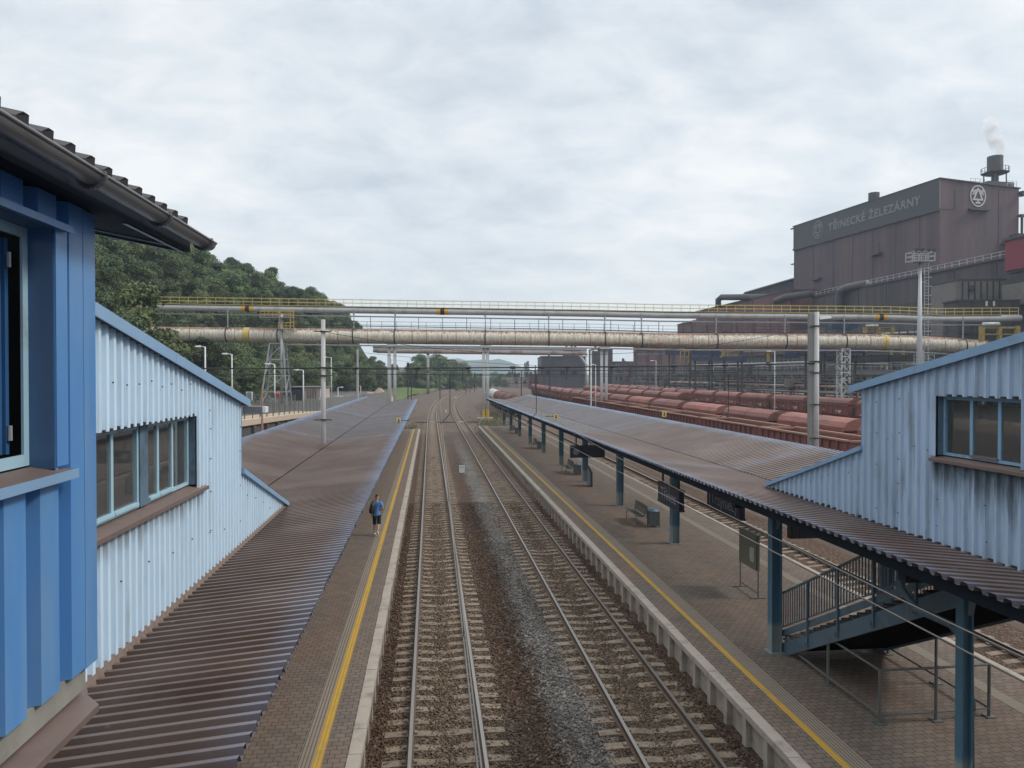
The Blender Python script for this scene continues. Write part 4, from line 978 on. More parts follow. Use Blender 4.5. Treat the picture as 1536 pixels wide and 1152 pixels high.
# white trackside board
mk = thing('trackside_board', (2.49, 58.8, -.2), 'white square trackside board on the ballast between the two tracks', 'trackside board')
quick('panel', M['white'], mk, lambda b: b.box(2.27, 2.71, 58.78, 58.82, -.12, .46)); quick('post', M['galv'], mk, lambda b: b.box(2.45, 2.53, 58.821, 58.88, -.22, .3))
quick('mark', M['black'], mk, lambda b: [b.box(2.37 + i * .1, 2.40 + i * .1, 58.772, 58.7795, .25, .37) for i in range(3)])
for i, (px_, py_, d) in enumerate(((669, 617, 150), (683.5, 596, 238), (702, 588, 300))):
    p = at(px_, py_, d); t = thing('trackside_marker', (p.x, p.y, -.2), ['nearest', 'middle', 'farthest'][i] + ' of the small white markers far along the tracks where they curve', 'marker', 'white trackside markers')
    quick('panel', M['white'], t, lambda b: b.box(p.x - .2, p.x + .2, p.y - .03, p.y + .03, .0, .55)); quick('post', M['galv'], t, lambda b: b.box(p.x - .04, p.x + .04, p.y - .025, p.y + .025, -.22, -.001))

# ================================================================== OVERHEAD LINE
def pole(name, x, y, z0, z1, r0, r1, m, label, cat, parts=None, n=12, group=None):
    t = thing(name, (x, y, z0), label, cat, group)
    quick('shaft', m, t, lambda b: b.tube([(x, y, z0), (x, y, z1)], [r0, r1], n), smooth=True)
    return t
mL = at(485, 655, 37.3); mast_l = pole('overhead_line_mast', mL.x, mL.y, .55, 10.35, .135, .105, M['pole'], 'grey tubular mast standing up through the left canopy', 'mast')
mR = at(1224.5, 640, 40); mast_r = pole('overhead_line_mast', mR.x, mR.y, -.2, 10.95, .16, .13, M['pole'], 'tall grey twin mast with a lamp on top, behind the right canopy', 'mast')
quick('second_shaft', M['pole2'], mast_r, lambda b: b.box(mR.x - .40, mR.x - .10, mR.y + .02, mR.y + .2, -.2, 10.9))
quick('lamp_head', M['white'], mast_r, lambda b: b.hexa([(mR.x + .13, mR.y - .12, 10.55), (mR.x + .8, mR.y - .12, 10.62), (mR.x + .8, mR.y + .12, 10.62), (mR.x + .13, mR.y + .12, 10.55), (mR.x + .13, mR.y - .1, 10.72), (mR.x + .75, mR.y - .1, 10.76), (mR.x + .75, mR.y + .1, 10.76), (mR.x + .13, mR.y + .1, 10.72)]))
for mm, p, zs in ((mast_l, mL, (9.75, 7.95, 7.55, 5.35)), (mast_r, mR, (10.2, 8.3, 7.7, 6.0, 4.2))):
    for z in zs: quick('clamp', M['steel'], mm, lambda b: [b.tube([(p.x, p.y, z - .04), (p.x, p.y, z + .04)], .165, 10), b.beam((p.x - .42, p.y - .1, z), (p.x + .42, p.y - .1, z), .05, .05)])
def wire(name, pts, r, m, label, parent=None):
    if parent is None:
        mid = pts[len(pts) // 2]; t = thing(name, mid, label, 'overhead wire'); parent = t
    quick('cable', m, parent, lambda b: b.tube(pts, r, 5, False)); return parent
def sag(p, q, s, n=14): return [tuple(Vector(p).lerp(Vector(q), i / n) - Vector((0, 0, s * 4 * (i / n) * (1 - i / n)))) for i in range(n + 1)]
def dirx(z, off=0):           # end points of a cross-span past both masts
    a = mL + (mL - mR) * .55; b = mR + (mR - mL) * .85
    return Vector((a.x, a.y, z + off)), Vector((b.x, b.y, z + off))
a, b_ = dirx(7.92); sp = wire('cross_span', sag(a, (mL.x, mL.y, 7.92), .02, 4) + sag((mL.x, mL.y, 7.92), (mR.x, mR.y, 8.2), .06) + sag((mR.x, mR.y, 8.2), b_, .02, 4), .034, M['darkwire'], 'dark horizontal cross span strung between the two masts over the tracks')
quick('cable', M['darkwire'], sp, lambda b: b.tube(sag((a.x, a.y, 7.60), (mL.x, mL.y, 7.65), .05, 4) + sag((mL.x, mL.y, 7.65), (mR.x, mR.y, 7.8), .1) + sag((mR.x, mR.y, 7.8), (b_.x, b_.y, 7.75), .05, 4), .012, 5, False))
quick('cable', M['darkwire'], sp, lambda b: b.tube(sag((mL.x, mL.y, 9.75), (mR.x, mR.y, 10.2), 1.35, 20), .012, 5, False))
for px_ in (530, 618, 692, 757, 800, 838, 905, 1000, 1080, 1150):
    t_ = (px_ - 485) / (1224.5 - 485); p = mL.lerp(mR, t_); z = 7.92 + .28 * t_ - .06 * 4 * t_ * (1 - t_)
    quick('insulator', M['black'], sp, lambda b: b.tube([(p.x - .13, p.y, z), (p.x + .13, p.y, z)], .07, 8))
    quick('hanger', M['darkwire'], sp, lambda b: b.tube([(p.x, p.y, z), (p.x, p.y, 7.62 + .1 * t_)], .02, 5))
def contact_line(X, x0, x1, xf, label, zc=5.04):
    # contact wire (zig-zag), messenger above it and droppers
    y0, yS, yE_ = -24.0, 38.5, 99.0
    C = [(x0, y0, zc), (x1, yS, zc), (xf, yE_, zc), (X + curve(160), 160, zc), (X + curve(220), 220, zc), (X + curve(280), 280, zc)]
    t = thing('contact_line', C[1], label, 'overhead wire')
    def dense(P, s):
        o = []
        for p, q in zip(P[:-1], P[1:]): o += sag(p, q, s, 12)[:-1]
        return o + [P[-1]]
    quick('contact_wire', M['wire'], t, lambda b: b.tube(dense(C, 0), .0085, 6, False))
    Mz = [(p[0] + (.0 if i else 0), p[1], 6.35) for i, p in enumerate(C)]; dm = dense(Mz, 1.12)
    quick('messenger_wire', M['wire'], t, lambda b: b.tube(dm, .008, 6, False))
    for seg in (0, 1):
        for k in (1, 2.5, 4.5, 6, 7.5, 9.5, 11):
            f = k / 12; p = Vector(C[seg]).lerp(Vector(C[seg + 1]), f); zt = 6.35 - 1.12 * 4 * f * (1 - f)
            if p.y > 1.5: quick('dropper', M['wire'], t, lambda b: b.tube([(p.x, p.y, zc), (p.x, p.y, zt)], .005, 5))
    for P in C[1:3]:
        quick('dropper_tube', M['darkwire'], t, lambda b: b.tube([(P[0], P[1], zc), (P[0] + .5, P[1], 5.6), (P[0] + .5, P[1], 7.6)], .02, 6))
contact_line(.34, .12, .52, .30, 'contact and carrying wires hung above the left hand track')
contact_line(4.93, 4.85, 5.0, 4.9, 'contact and carrying wires hung above the track beside the right platform')

contact_line(15.35, 15.3, 15.4, 15.35, 'contact and carrying wires hung above the track behind the right platform', 5.3)
for k_, (X_, lb) in enumerate(((22.0, 'feeder wire running along the line between the right canopy and the open wagons'), (31.0, 'feeder wire running above the rows of freight wagons'), (-11.5, 'feeder wire running along the pale path left of the left canopy'))):
    P_ = [(X_ + curve(y_), y_, 8.3) for y_ in (20, 70, 120, 170, 220, 270)]; pts_ = []
    for p_, q_ in zip(P_[:-1], P_[1:]): pts_ += sag(p_, q_, .9, 8)[:-1]
    wire('feeder', pts_, .016, M['darkwire'], lb)
for d_, xa_, xb_, z_, lb in ((98, -9.3, 66, 8.3, 'second cross span of dark wires farther along, over tracks and wagon rows'), (166, -8.6, 88, 8.6, 'third and farthest cross span of dark wires over the wagon rows')):
    pa_ = Vector((xa_, d_, z_)); pb_ = Vector((xb_, d_ - 4, z_)); sp_ = wire('cross_span', sag(pa_, pb_, .15, 12), .045, M['darkwire'], lb)
    quick('cable', M['darkwire'], sp_, lambda b: b.tube(sag(pa_ - Vector((0, 0, .6)), pb_ - Vector((0, 0, .6)), .3, 12), .025, 5, False)); quick('cable', M['darkwire'], sp_, lambda b: b.tube(sag(pa_ + Vector((0, 0, 2.2)), pb_ + Vector((0, 0, 2.2)), 2.0, 16), .022, 5, False))
    for P_ in (pa_, pb_): quick('mast', M['pole'], sp_, lambda b: b.tube([(P_.x, P_.y, -.2), (P_.x, P_.y, z_ + 2.6)], [.2, .13], 8))
    for f_ in (.1, .18, .27, .36, .47, .58, .7, .82): p_ = pa_.lerp(pb_, f_); quick('hanger', M['black'], sp_, lambda b: b.tube([(p_.x, p_.y, z_ + .05), (p_.x, p_.y, z_ - 1.4)], .05, 6))
# ================================================================== LAMP POSTS
def lamp(px, ytop, d, zb, side, label, lm=14, head='white', r=.075):
    p = at(px, ytop, d)
    t = thing('lamp_post', (p.x, p.y, zb), label, 'lamp post', 'lamp posts of the station')
    quick('post', M['whitepole'], t, lambda b: b.tube([(p.x, p.y, zb), (p.x, p.y, p.z)], [r * 1.25, r * .8], 8), smooth=True)
    if side:
        k = d / F * lm
        quick('arm', M['whitepole'], t, lambda b: b.tube([(p.x, p.y, p.z - .15), (p.x + side * k * .15, p.y, p.z), (p.x + side * k * .6, p.y, p.z + .03)], r * .6, 6))
        quick('lamp_head', M[head], t, lambda b: b.hexa([(p.x + side * k * .5, p.y - .14, p.z - .05), (p.x + side * k, p.y - .1, p.z - .02), (p.x + side * k, p.y + .1, p.z - .02), (p.x + side * k * .5, p.y + .14, p.z - .05), (p.x + side * k * .5, p.y - .1, p.z + .12), (p.x + side * k, p.y - .07, p.z + .07), (p.x + side * k, p.y + .07, p.z + .07), (p.x + side * k * .5, p.y + .1, p.z + .12)]))
    return t
lamp(230, 508, 62, 3.9, -1, 'lamp post just above the stair house roof, leftmost of the street lamps')
lamp(308, 520, 66, 3.8, -1, 'thin lamp post against the wood, left of the lamp nearest the eave corner')
lamp(348, 531, 74, 3.6, -1, 'white headed lamp post right above the low end of the pale blue stair house')
lamp(455, 555, 84, 3.3, -1, 'slim lamp post on the pale path beside the fence, left of the canopy mast')
lamp(412, 546, 80, 3.3, -1, 'slim lamp post in front of the lattice tower')
lamp(497, 536, 112, 2.5, -1, 'curved arm lamp post just right of the canopy mast, before the wood')
lamp(507, 581, 120, 2.5, 1, 'short lamp post above the grey barrier near the parked cars', 8)
lamp(541, 579, 150, 2.4, -1, 'farthest short lamp post above the grey barrier, beside the bare earth', 6)
lamp(984, 541, 170, 0, -1, 'pale lamp post among the freight wagons with its head to the left', 9)
lamp(1162, 527, 115, 0, -1, 'pale lamp post standing between hopper wagon rows left of the twin mast', 13)
p886 = lamp(886.5, 526, 82, -.2, 1, 'tall ringed pole with white lamp right behind the right canopy', 10)
lamp(893.5, 547, 120, -.2, -1, 'lesser lamp post standing close behind the ringed pole', 6)
# floodlight tower
ft = at(1379, 380, 100)
tw = thing('floodlight_tower', (ft.x, ft.y, 0), 'tall steel floodlight tower with a basket on top and a caged ladder', 'light tower')
quick('shaft', M['galv'], tw, lambda b: b.tube([(ft.x, ft.y, 0), (ft.x, ft.y, 11), (ft.x, ft.y, 22.6)], [.55, .36, .16], 12), smooth=True)
def basket(b):
    x, y, z = ft.x, ft.y, 22.6; s = 1.45
    b.box(x - s * .7, x + s * .7, y - .7, y + .7, z, z + .12)
    for dz in (.15, .75, 1.3):
        for (p, q) in (((-s, -.9), (s, -.9)), ((s, -.9), (s, .9)), ((s, .9), (-s, .9)), ((-s, .9), (-s, -.9))): b.beam((x + p[0], y + p[1], z + dz), (x + q[0], y + q[1], z + dz), .1, .1)
    for i in (-1, -.33, .33, 1):
        for j in (-.9, .9): b.beam((x + i * s, y + j, z + .05), (x + i * s, y + j, z + 1.35), .1, .1)
quick('basket', M['galv'], tw, basket)
for i in (-1.2, -.4, .5, 1.3): quick('floodlight', M['steel'], tw, lambda b: [b.box(ft.x + i - .2, ft.x + i + .2, ft.y - 1.15, ft.y - .95, 23.95, 24.3), b.box(ft.x + i - .03, ft.x + i + .03, ft.y - 1.0, ft.y - .9, 23.85, 24.0)])
def ladder(b):
    x, y = ft.x + .95, ft.y
    for i in (-.28, .28): b.beam((x + i, y, 1), (x + i, y, 22.6), .06, .06)
    z = 1.0
    while z < 22.5:
        b.beam((x - .28, y, z), (x + .28, y, z), .04, .04)
        if int(z * 10) % 12 < 5:
            b.beam((x - .38, y - .5, z), (x + .38, y - .5, z), .05, .06); b.beam((x - .38, y, z), (x - .38, y - .5, z), .05, .06); b.beam((x + .38, y, z), (x + .38, y - .5, z), .05, .06)
        z += .4
    for z in (5, 10, 15, 20): b.beam((ft.x, y, z), (x, y, z), .08, .08)
quick('ladder', M['galv'], tw, ladder)
quick('platform', M['galv'], tw, lambda b: [b.box(ft.x - 1.4, ft.x + 1.5, ft.y - .9, ft.y + .9, 9.0, 9.1)] + [b.beam((ft.x + i, ft.y - .9, 9.1), (ft.x + i, ft.y - .9, 10.2), .05, .05) for i in (-1.4, -.7, 0, .7, 1.5)] + [b.beam((ft.x - 1.4, ft.y - .9, z), (ft.x + 1.5, ft.y - .9, z), .05, .05) for z in (9.65, 10.2)])

# far masts of the overhead line
for i, (px_, yt, yb_, d) in enumerate(((612, 545, 596, 200), (617, 552, 596, 205), (699, 560, 588, 300), (712, 560, 586, 330), (782, 556, 590, 190), (803, 548, 592, 170), (825, 552, 590, 180), (660, 556, 595, 240), (735, 560, 580, 380))):
    p = at(px_, yt, d); q = at(px_, yb_, d)
    t = thing('signal_mast' if i in (0, 3) else 'overhead_line_mast', (p.x, p.y, -.2), ['black signal mast beside the grass verge left of the tracks', 'dark thin mast beside the black signal mast left of the tracks', 'dark distant mast over the tracks, left of the last signal', 'black signal far along the tracks left of the white pipe pole', 'thin dark mast right of the tank wagons', 'dark mast behind the right canopy end, among the wagons', 'thin mast before the dark grey works building', 'slender grey mast at the left edge of the far tracks', 'farthest thin mast where the tracks vanish'][i], 'mast', 'far masts along the line')
    quick('shaft', M['steel'], t, lambda b: b.tube([(p.x, p.y, -.2), (p.x, p.y, p.z)], [.16, .11], 8))
    if i in (0, 3): quick('signal_head', M['black'], t, lambda b: b.box(p.x - .35, p.x + .35, p.y - .15, p.y + .15, p.z - 1.5, p.z + .2))
    else: quick('bracket', M['steel'], t, lambda b: [b.beam((p.x - .05, p.y, p.z - .4), (p.x - 2.4 if i != 4 else p.x + 2.4, p.y, p.z - .7), .08, .08), b.beam((p.x - .05, p.y, p.z - 1.4), (p.x - 2.4 if i != 4 else p.x + 2.4, p.y, p.z - .75), .05, .05)])

# ================================================================== PIPE BRIDGE
PD = 131.0
def interp(x, P):
    for (a, u), (c, v) in zip(P[:-1], P[1:]):
        if x <= c: return u + (v - u) * (x - a) / (c - a)
    return P[-1][1]
Y1 = [(150, 460.5), (225, 461), (500, 465), (884, 470.6), (1000, 473), (1290, 475.3), (1345, 476), (1400, 478.5), (1533, 477.5)]
Y2 = [(150, 500.5), (230, 501), (500, 504), (884, 508.3), (1000, 511), (1290, 512), (1360, 514), (1420, 517), (1500, 524), (1560, 530)]
def zp(px, P): return CAMZ - (interp(px, P) - 562) * PD / F
def W(px, z, dd=0): p = at(px, 562, PD + dd); return Vector((p.x, p.y, z))
def pipe(name, pts, r, m, parent, n=20):
    b = MB(); b.tube(pts, r, n); o = b.build(name, m, parent, smooth=True)
    L = rootloc(parent); P = np.array([tuple(p) for p in pts])
    vv = np.array([v.co[:] for v in o.data.vertices]) + np.array(L)
    order = np.argsort(P[:, 0]); zc = np.interp(vv[:, 0], P[order, 0], P[order, 2])
    a = o.data.attributes.new('zoff', 'FLOAT', 'POINT'); a.data.foreach_set('value', (vv[:, 2] - zc).astype(np.float32))
    return o
def patch(m):                           # rust follows the height on the pipe's own wall
    t = m.node_tree; at_ = t.nodes.new('ShaderNodeAttribute'); at_.attribute_name = 'zoff'
    for l in list(t.links):
        if l.from_node.type == 'SEPXYZ' and l.from_socket.name == 'Z': t.links.new(at_.outputs['Fac'], l.to_socket)
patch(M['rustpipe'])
pbm = W(728, 10)
bg = thing('pipe_bridge', (pbm.x, pbm.y, -.2), 'long pipe bridge over the tracks: rusty white pipe below, thinner grey pipe with railing above', 'pipe bridge')
xs2 = [150 + 30 * i for i in range(48)]
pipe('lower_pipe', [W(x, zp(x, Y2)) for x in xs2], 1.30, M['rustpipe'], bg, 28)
xs1 = [x for x in xs2 if x < 1530]
pipe('upper_pipe', [W(x, zp(x, Y1)) for x in xs1] + [W(1530, zp(1530, Y1))], .56, M['greypipe'], bg)
hx = [342, 419, 531, 593, 728, 823, 907, 962, 1074, 1177, 1266, 1444]
for x in hx:
    def hg(b):
        z1, z2 = zp(x, Y1), zp(x, Y2)
        for o in (-.62, .62): b.beam(W(x, z2 + 1.2, o), W(x, z1 + .2, o), .3, .12, (1, 0, 0))
        b.beam(W(x, z1 - .68, -.9), W(x, z1 - .68, .9), .3, .14); b.beam(W(x, z2 + 1.36, -1.3), W(x, z2 + 1.36, 1.3), .3, .14)
    quick('hanger', M['galv'], bg, hg)
    quick('ring_band', M['steel'], bg, lambda b: b.tube([W(x - .9, zp(x, Y2)), W(x + .9, zp(x, Y2))], 1.36, 24))
for x in [x + o for x in range(180, 1500, 44) for o in (0, 21)]:
    if min(abs(x - h) for h in hx) > 8: quick('flange', M['woodrim'] if x % 3 else M['greypipe'], bg, lambda b: b.tube([W(x - .4, zp(x, Y2)), W(x + .4, zp(x, Y2))], 1.335, 24))
for (x, P, r, mid) in ((372.5, Y1, .585, 1), (664, Y1, .585, 1), (1320, Y1, .585, 1)):
    quick('colour_band', M['orange'], bg, lambda b: b.tube([W(x - 8.5, zp(x - 8.5, P)), W(x + 8.5, zp(x + 8.5, P))], r, 20), smooth=False)
    quick('colour_band', M['black'], bg, lambda b: b.tube([W(x - 3, zp(x - 3, P)), W(x + 3, zp(x + 3, P))], r + .015, 20))
for x in (372, 1324): quick('colour_band', M['yellowdull'], bg, lambda b: b.tube([W(x - 4.5, zp(x - 4.5, Y2)), W(x + 4.5, zp(x + 4.5, Y2))], 1.325, 24))
def rail_run(b, x0, x1, P, z0, h, step, w_=.07, rails=(0, .5, 1.0), dd=0):
    xs = fr(x0, x1, step)
    for x in xs: b.beam(W(x, zp(x, P) + z0, dd), W(x, zp(x, P) + z0 + h, dd), w_, w_)
    for p, q in zip(xs[:-1], xs[1:]):
        for r in rails: b.beam(W(p, zp(p, P) + z0 + h * r, dd), W(q, zp(q, P) + z0 + h * r, dd), w_ * .9, w_ * .9)
quick('walkway_railing', M['yellowdull'], bg, lambda b: rail_run(b, 215, 1527, Y1, .62, 1.22, 13.6, .062, dd=-.5))
quick('walkway_railing', M['yellowdull'], bg, lambda b: rail_run(b, 215, 1527, Y1, .62, 1.22, 13.6, .062, dd=.5))
quick('walkway', M['yellowdull'], bg, lambda b: [b.beam(W(p, zp(p, Y1) + .6), W(q, zp(q, Y1) + .6), 1.1, .07) for p, q in zip(xs1[2:-1], xs1[3:])])
quick('walkway_railing', M['steel'], bg, lambda b: rail_run(b, 240, 1460, Y2, 1.38, 1.15, 22, .06, dd=-.9))
quick('long_beam', M['galv'], bg, lambda b: [b.beam(W(p, zp(p, Y1) - 1.05, .3), W(q, zp(q, Y1) - 1.05, .3), .25, .22) for p, q in zip(xs1[2:-1], xs1[3:])])
quick('cable_tray', M['steel'], bg, lambda b: [b.beam(W(p, zp(p, Y2) + 2.0 - .0006 * (p - 300), .9), W(q, zp(q, Y2) + 2.0 - .0006 * (q - 300), .9), .4, .12) for p, q in zip(xs2[3:-1], xs2[4:])])
for x in range(340, 1480, 36): quick('strut', M['steel'], bg, lambda b: b.beam(W(x, zp(x, Y2) + 1.38, .4), W(x, zp(x, Y1) - 1.1, .4), .09, .09))
quick('small_pipe', M['greypipe'], bg, lambda b: b.tube([W(x, zp(x, Y2) - 1.62, -.4) for x in xs2[9:44]], .13, 8), smooth=True)
def post_pair(px, sep, r, yel=True):
    for o in (-sep, sep):
        quick('support_post', M['whitepole'], bg, lambda b: b.tube([W(px + o, -.2), W(px + o, zp(px, Y2) - 1.2)], r, 10), smooth=True)
        if yel: quick('post_base', M['yellow'], bg, lambda b: b.tube([W(px + o, .15), W(px + o, 1.5)], r + .02, 10))
    quick('saddle', M['whitepole'], bg, lambda b: b.box(*sum([[W(px, 0).x - .9, W(px, 0).x + .9], [W(px, 0).y - .9, W(px, 0).y + .9], [zp(px, Y2) - 1.75, zp(px, Y2) - 1.35]], [])))
    quick('footing', M['concrete'], bg, lambda b: b.box(W(px, 0).x - 1.5, W(px, 0).x + 1.3, W(px, 0).y - .8, W(px, 0).y + .8, -.3, .12))
post_pair(728.5, 2.9, .27); post_pair(588, 4.4, .27, False); post_pair(906, 3.6, .26, False)
# lattice legs
def lattice(b, base, top, w0, w1, z0, z1, n, th):
    P = []
    for k in range(n + 1):
        t = k / n; c = Vector(base).lerp(Vector(top), t); w_ = w0 + (w1 - w0) * t; z = z0 + (z1 - z0) * t
        P.append([Vector((c.x + sx * w_ / 2, c.y + sy * w_ / 2, z)) for sx, sy in ((-1, -1), (1, -1), (1, 1), (-1, 1))])
    for k in range(n):
        for i in range(4):
            j = (i + 1) % 4
            b.beam(P[k][i], P[k + 1][i], th, th); b.beam(P[k + 1][i], P[k + 1][j], th * .7, th * .7)
            b.beam(P[k][i], P[k + 1][j], th * .6, th * .6) if k % 2 else b.beam(P[k][j], P[k + 1][i], th * .6, th * .6)
lt_ = thing('lattice_tower', tuple(W(416, 1.8)), 'steel lattice tower carrying the pipe bridge in front of the wood', 'lattice tower')
quick('frame', M['galv'], lt_, lambda b: lattice(b, W(414, 0), W(417, 0), 4.6, 2.3, 1.8, zp(416, Y2) - 1.45, 4, .22))
quick('riser_pipe', M['pole'], lt_, lambda b: b.tube([W(422.5, 1.8, -.6), W(422.5, zp(416, Y1) - .9, -1.45)], .30, 10), smooth=True)
def plat(b, xa, xb, z):
    b.beam(W(xa, z, -1.8), W(xb, z, -1.8), 1.0, .12)
quick('landing', M['galv'], lt_, lambda b: [plat(b, 391, 440, zp(416, Y2) + 3.0), plat(b, 418, 441, zp(416, Y2) + 1.0)])
def yrl(b):
    for xa, xb, zz in ((391, 440, zp(416, Y2) + 3.05), (418, 441, zp(416, Y2) + 1.05)):
        for dd in (-2.3, -1.3):
            for x in fr(xa, xb, 6): b.beam(W(x, zz, dd), W(x, zz + 1.05, dd), .08, .08)
            for h in (.5, 1.05): b.beam(W(xa, zz + h, dd), W(xb, zz + h, dd), .08, .08)
    b.beam(W(436, zp(416, Y2) + 1.0, -2.3), W(436, zp(416, Y2) + 4.4, -2.3), .1, .1); b.beam(W(441, zp(416, Y2) + 1.0, -2.3), W(441, zp(416, Y2) + 4.4, -2.3), .1, .1)
quick('landing_railing', M['yellow'], lt_, yrl)
lt2 = thing('lattice_post', tuple(W(1265, 0)), 'slender pale lattice post carrying the pipe bridge behind the red hopper wagons', 'lattice post')
quick('frame', M['whitepole'], lt2, lambda b: lattice(b, W(1265, 0), W(1265, 0), 1.5, 1.5, -.2, zp(1265, Y2) - 1.35, 9, .22))
# second, farther pipe bridge
b2m = at(730, 526, 300); z2_ = lambda px: CAMZ - ((521.5 + (px - 575) * .012) - 562) * 300 / F
V2 = lambda px, z: Vector((at(px, 562, 300).x, at(px, 562, 300).y, z))
bg2 = thing('pipe_bridge', (b2m.x, b2m.y, -.2), 'farther red and white pipe bridge seen beneath the big rusty pipe', 'pipe bridge')
pipe('upper_pipe', [V2(x, z2_(x) + .4) for x in range(560, 881, 20)], .8, M['greypipe'], bg2, 12)
pipe('lower_pipe', [V2(x, z2_(x) - 1.25) for x in range(560, 881, 20)], .75, M['oldpipe'], bg2, 12)
quick('truss', M['oldpipe'], bg2, lambda b: [b.beam(V2(x, z2_(x) - 2.2), V2(x + 10, z2_(x) + 1.2), .2, .2) for x in range(565, 870, 10)] + [b.beam(V2(565, z2_(565) - 2.1), V2(875, z2_(875) - 2.1), .3, .3)])
quick('inclined_pipe', M['greypipe'], bg2, lambda b: b.tube([V2(866, z2_(866) - .8), V2(882, CAMZ + 3.2)], .5, 8))
for x, r in ((642, .55), (879, .4)): quick('support_post', M['pole'], bg2, lambda b: b.tube([V2(x, -.2), V2(x, z2_(x) - .5)], r, 10), smooth=True)
quick('post_band', M['steel'], bg2, lambda b: [b.tube([V2(642, z), V2(642, z + .7)], .62, 10) for z in (15.6, 8.4)])

# ================================================================== FREIGHT WAGONS
ORD = ['first', 'second', 'third', 'fourth', 'fifth', 'sixth', 'seventh', 'eighth', 'ninth', 'tenth', 'eleventh', 'twelfth', 'thirteenth', 'fourteenth', 'fifteenth', 'sixteenth', 'seventeenth', 'eighteenth', 'nineteenth', 'twentieth']
def make_hopper():
    t = thing('hopper_wagon', (0, 0, 0), 'x', 'freight wagon'); L = 5.55
    def body(b):
        b.prism([(-1.42, 1.9), (-1.0, 1.15), (1.0, 1.15), (1.42, 1.9), (1.42, 3.15), (-1.42, 3.15)], -L, L)
        for i in range(9):
            y = -L + .1 + i * (2 * L - .2) / 8
            for s in (-1, 1): b.box(min(s * 1.421, s * 1.5), max(s * 1.421, s * 1.5), y - .06, y + .06, 1.75, 3.1)
        for s in (-1, 1): b.box(min(s * 1.421, s * 1.52), max(s * 1.421, s * 1.52), -L, L, 3.101, 3.24)
    quick('body', M['wagonred'], t, body, local=True)
    def roof(b):
        b.prism([(-1.44, 3.25), (1.44, 3.25), (1.40, 3.55), (1.12, 3.92), (.6, 4.14), (0, 4.2), (-.6, 4.14), (-1.12, 3.92), (-1.40, 3.55)], -L + .02, L - .02)
        for y in (-L + .05, 0, L - .05): b.prism([(-1.47, 3.3), (1.47, 3.3), (1.43, 3.57), (1.14, 3.95), (.61, 4.17), (0, 4.23), (-.61, 4.17), (-1.14, 3.95), (-1.43, 3.57)], y - .05, y + .05)
        b.box(-1.50, -1.475, -L + .3, L - .3, 3.42, 3.47)
    quick('roof', M['wagonroof'], t, roof, local=True)
    quick('end_frame', M['wagondark'], t, lambda b: [b.box(-1.3, 1.3, s * L - .06 if s > 0 else s * L - .55, s * L + .55 if s > 0 else s * L + .06, .95, 1.149) for s in (-1, 1)] + [b.box(-.9, .9, s * (L + .18) - .05, s * (L + .18) + .05, 1.15, 3.0) for s in (-1, 1)], local=True)
    def mk(b):
        b.box(-1.432, -1.4215, -3.6, -2.3, 2.3, 2.45); b.box(-1.432, -1.4215, -3.4, -2.5, 2.1, 2.18); b.box(-1.432, -1.4215, .9, 1.6, 2.35, 2.45); b.box(-1.432, -1.4215, 3.4, 4.6, 2.0, 2.1)
    quick('stencil', M['white'], t, mk, local=True)
    for s in (-1, 1):
        g = quick('bogie', M['wagondark'], t, lambda b: [b.box(-1.1, 1.1, s * 3.9 - 1.2, s * 3.9 + 1.2, .5, .9)], local=True)
        for q in (-.9, .9): quick('wheelset', M['wagondark'], g, lambda b: [b.tube([(x - .07, s * 3.9 + q, .46), (x + .07, s * 3.9 + q, .46)], .46, 14) for x in (-.75, .75)], local=True)
    return t
def make_open():
    t = thing('open_wagon', (0, 0, 0), 'x', 'freight wagon'); L = 6.4
    def body(b):
        for s in (-1, 1): b.box(min(s * 1.38, s * 1.44), max(s * 1.38, s * 1.44), -L, L, 1.2, 3.15)
        for s in (-1, 1): b.box(-1.379, 1.379, s * L - .05, s * L + .05, 1.2, 3.1)
        b.box(-1.379, 1.379, -L + .06, L - .06, 1.2, 1.3)
        for i in range(13):
            y = -L + .1 + i * (2 * L - .2) / 12
            for s in (-1, 1): b.box(min(s * 1.441, s * 1.58), max(s * 1.441, s * 1.58), y - .07, y + .07, 1.1, 3.1)
    quick('body', M['openred'], t, body, local=True)
    def rim(b):
        for s in (-1, 1): b.box(min(s * 1.33, s * 1.6), max(s * 1.33, s * 1.6), -L - .08, L + .08, 3.151, 3.28)
        for s in (-1, 1): b.box(-1.329, 1.329, s * L - .1, s * L + .1, 3.101, 3.24)
    quick('rim', M['woodrim'], t, rim, local=True)
    quick('underframe', M['wagondark'], t, lambda b: b.box(-1.2, 1.2, -L - .4, L + .4, .8, 1.199), local=True)
    for s in (-1, 1): quick('bogie', M['wagondark'], t, lambda b: [b.box(-1.0, 1.0, s * 4.4 - 1.2, s * 4.4 + 1.2, .45, .8)] + [b.tube([(x - .07, s * 4.4 + q, .46), (x + .07, s * 4.4 + q, .46)], .46, 12) for x in (-.75, .75) for q in (-.9, .9)], local=True)
    return t
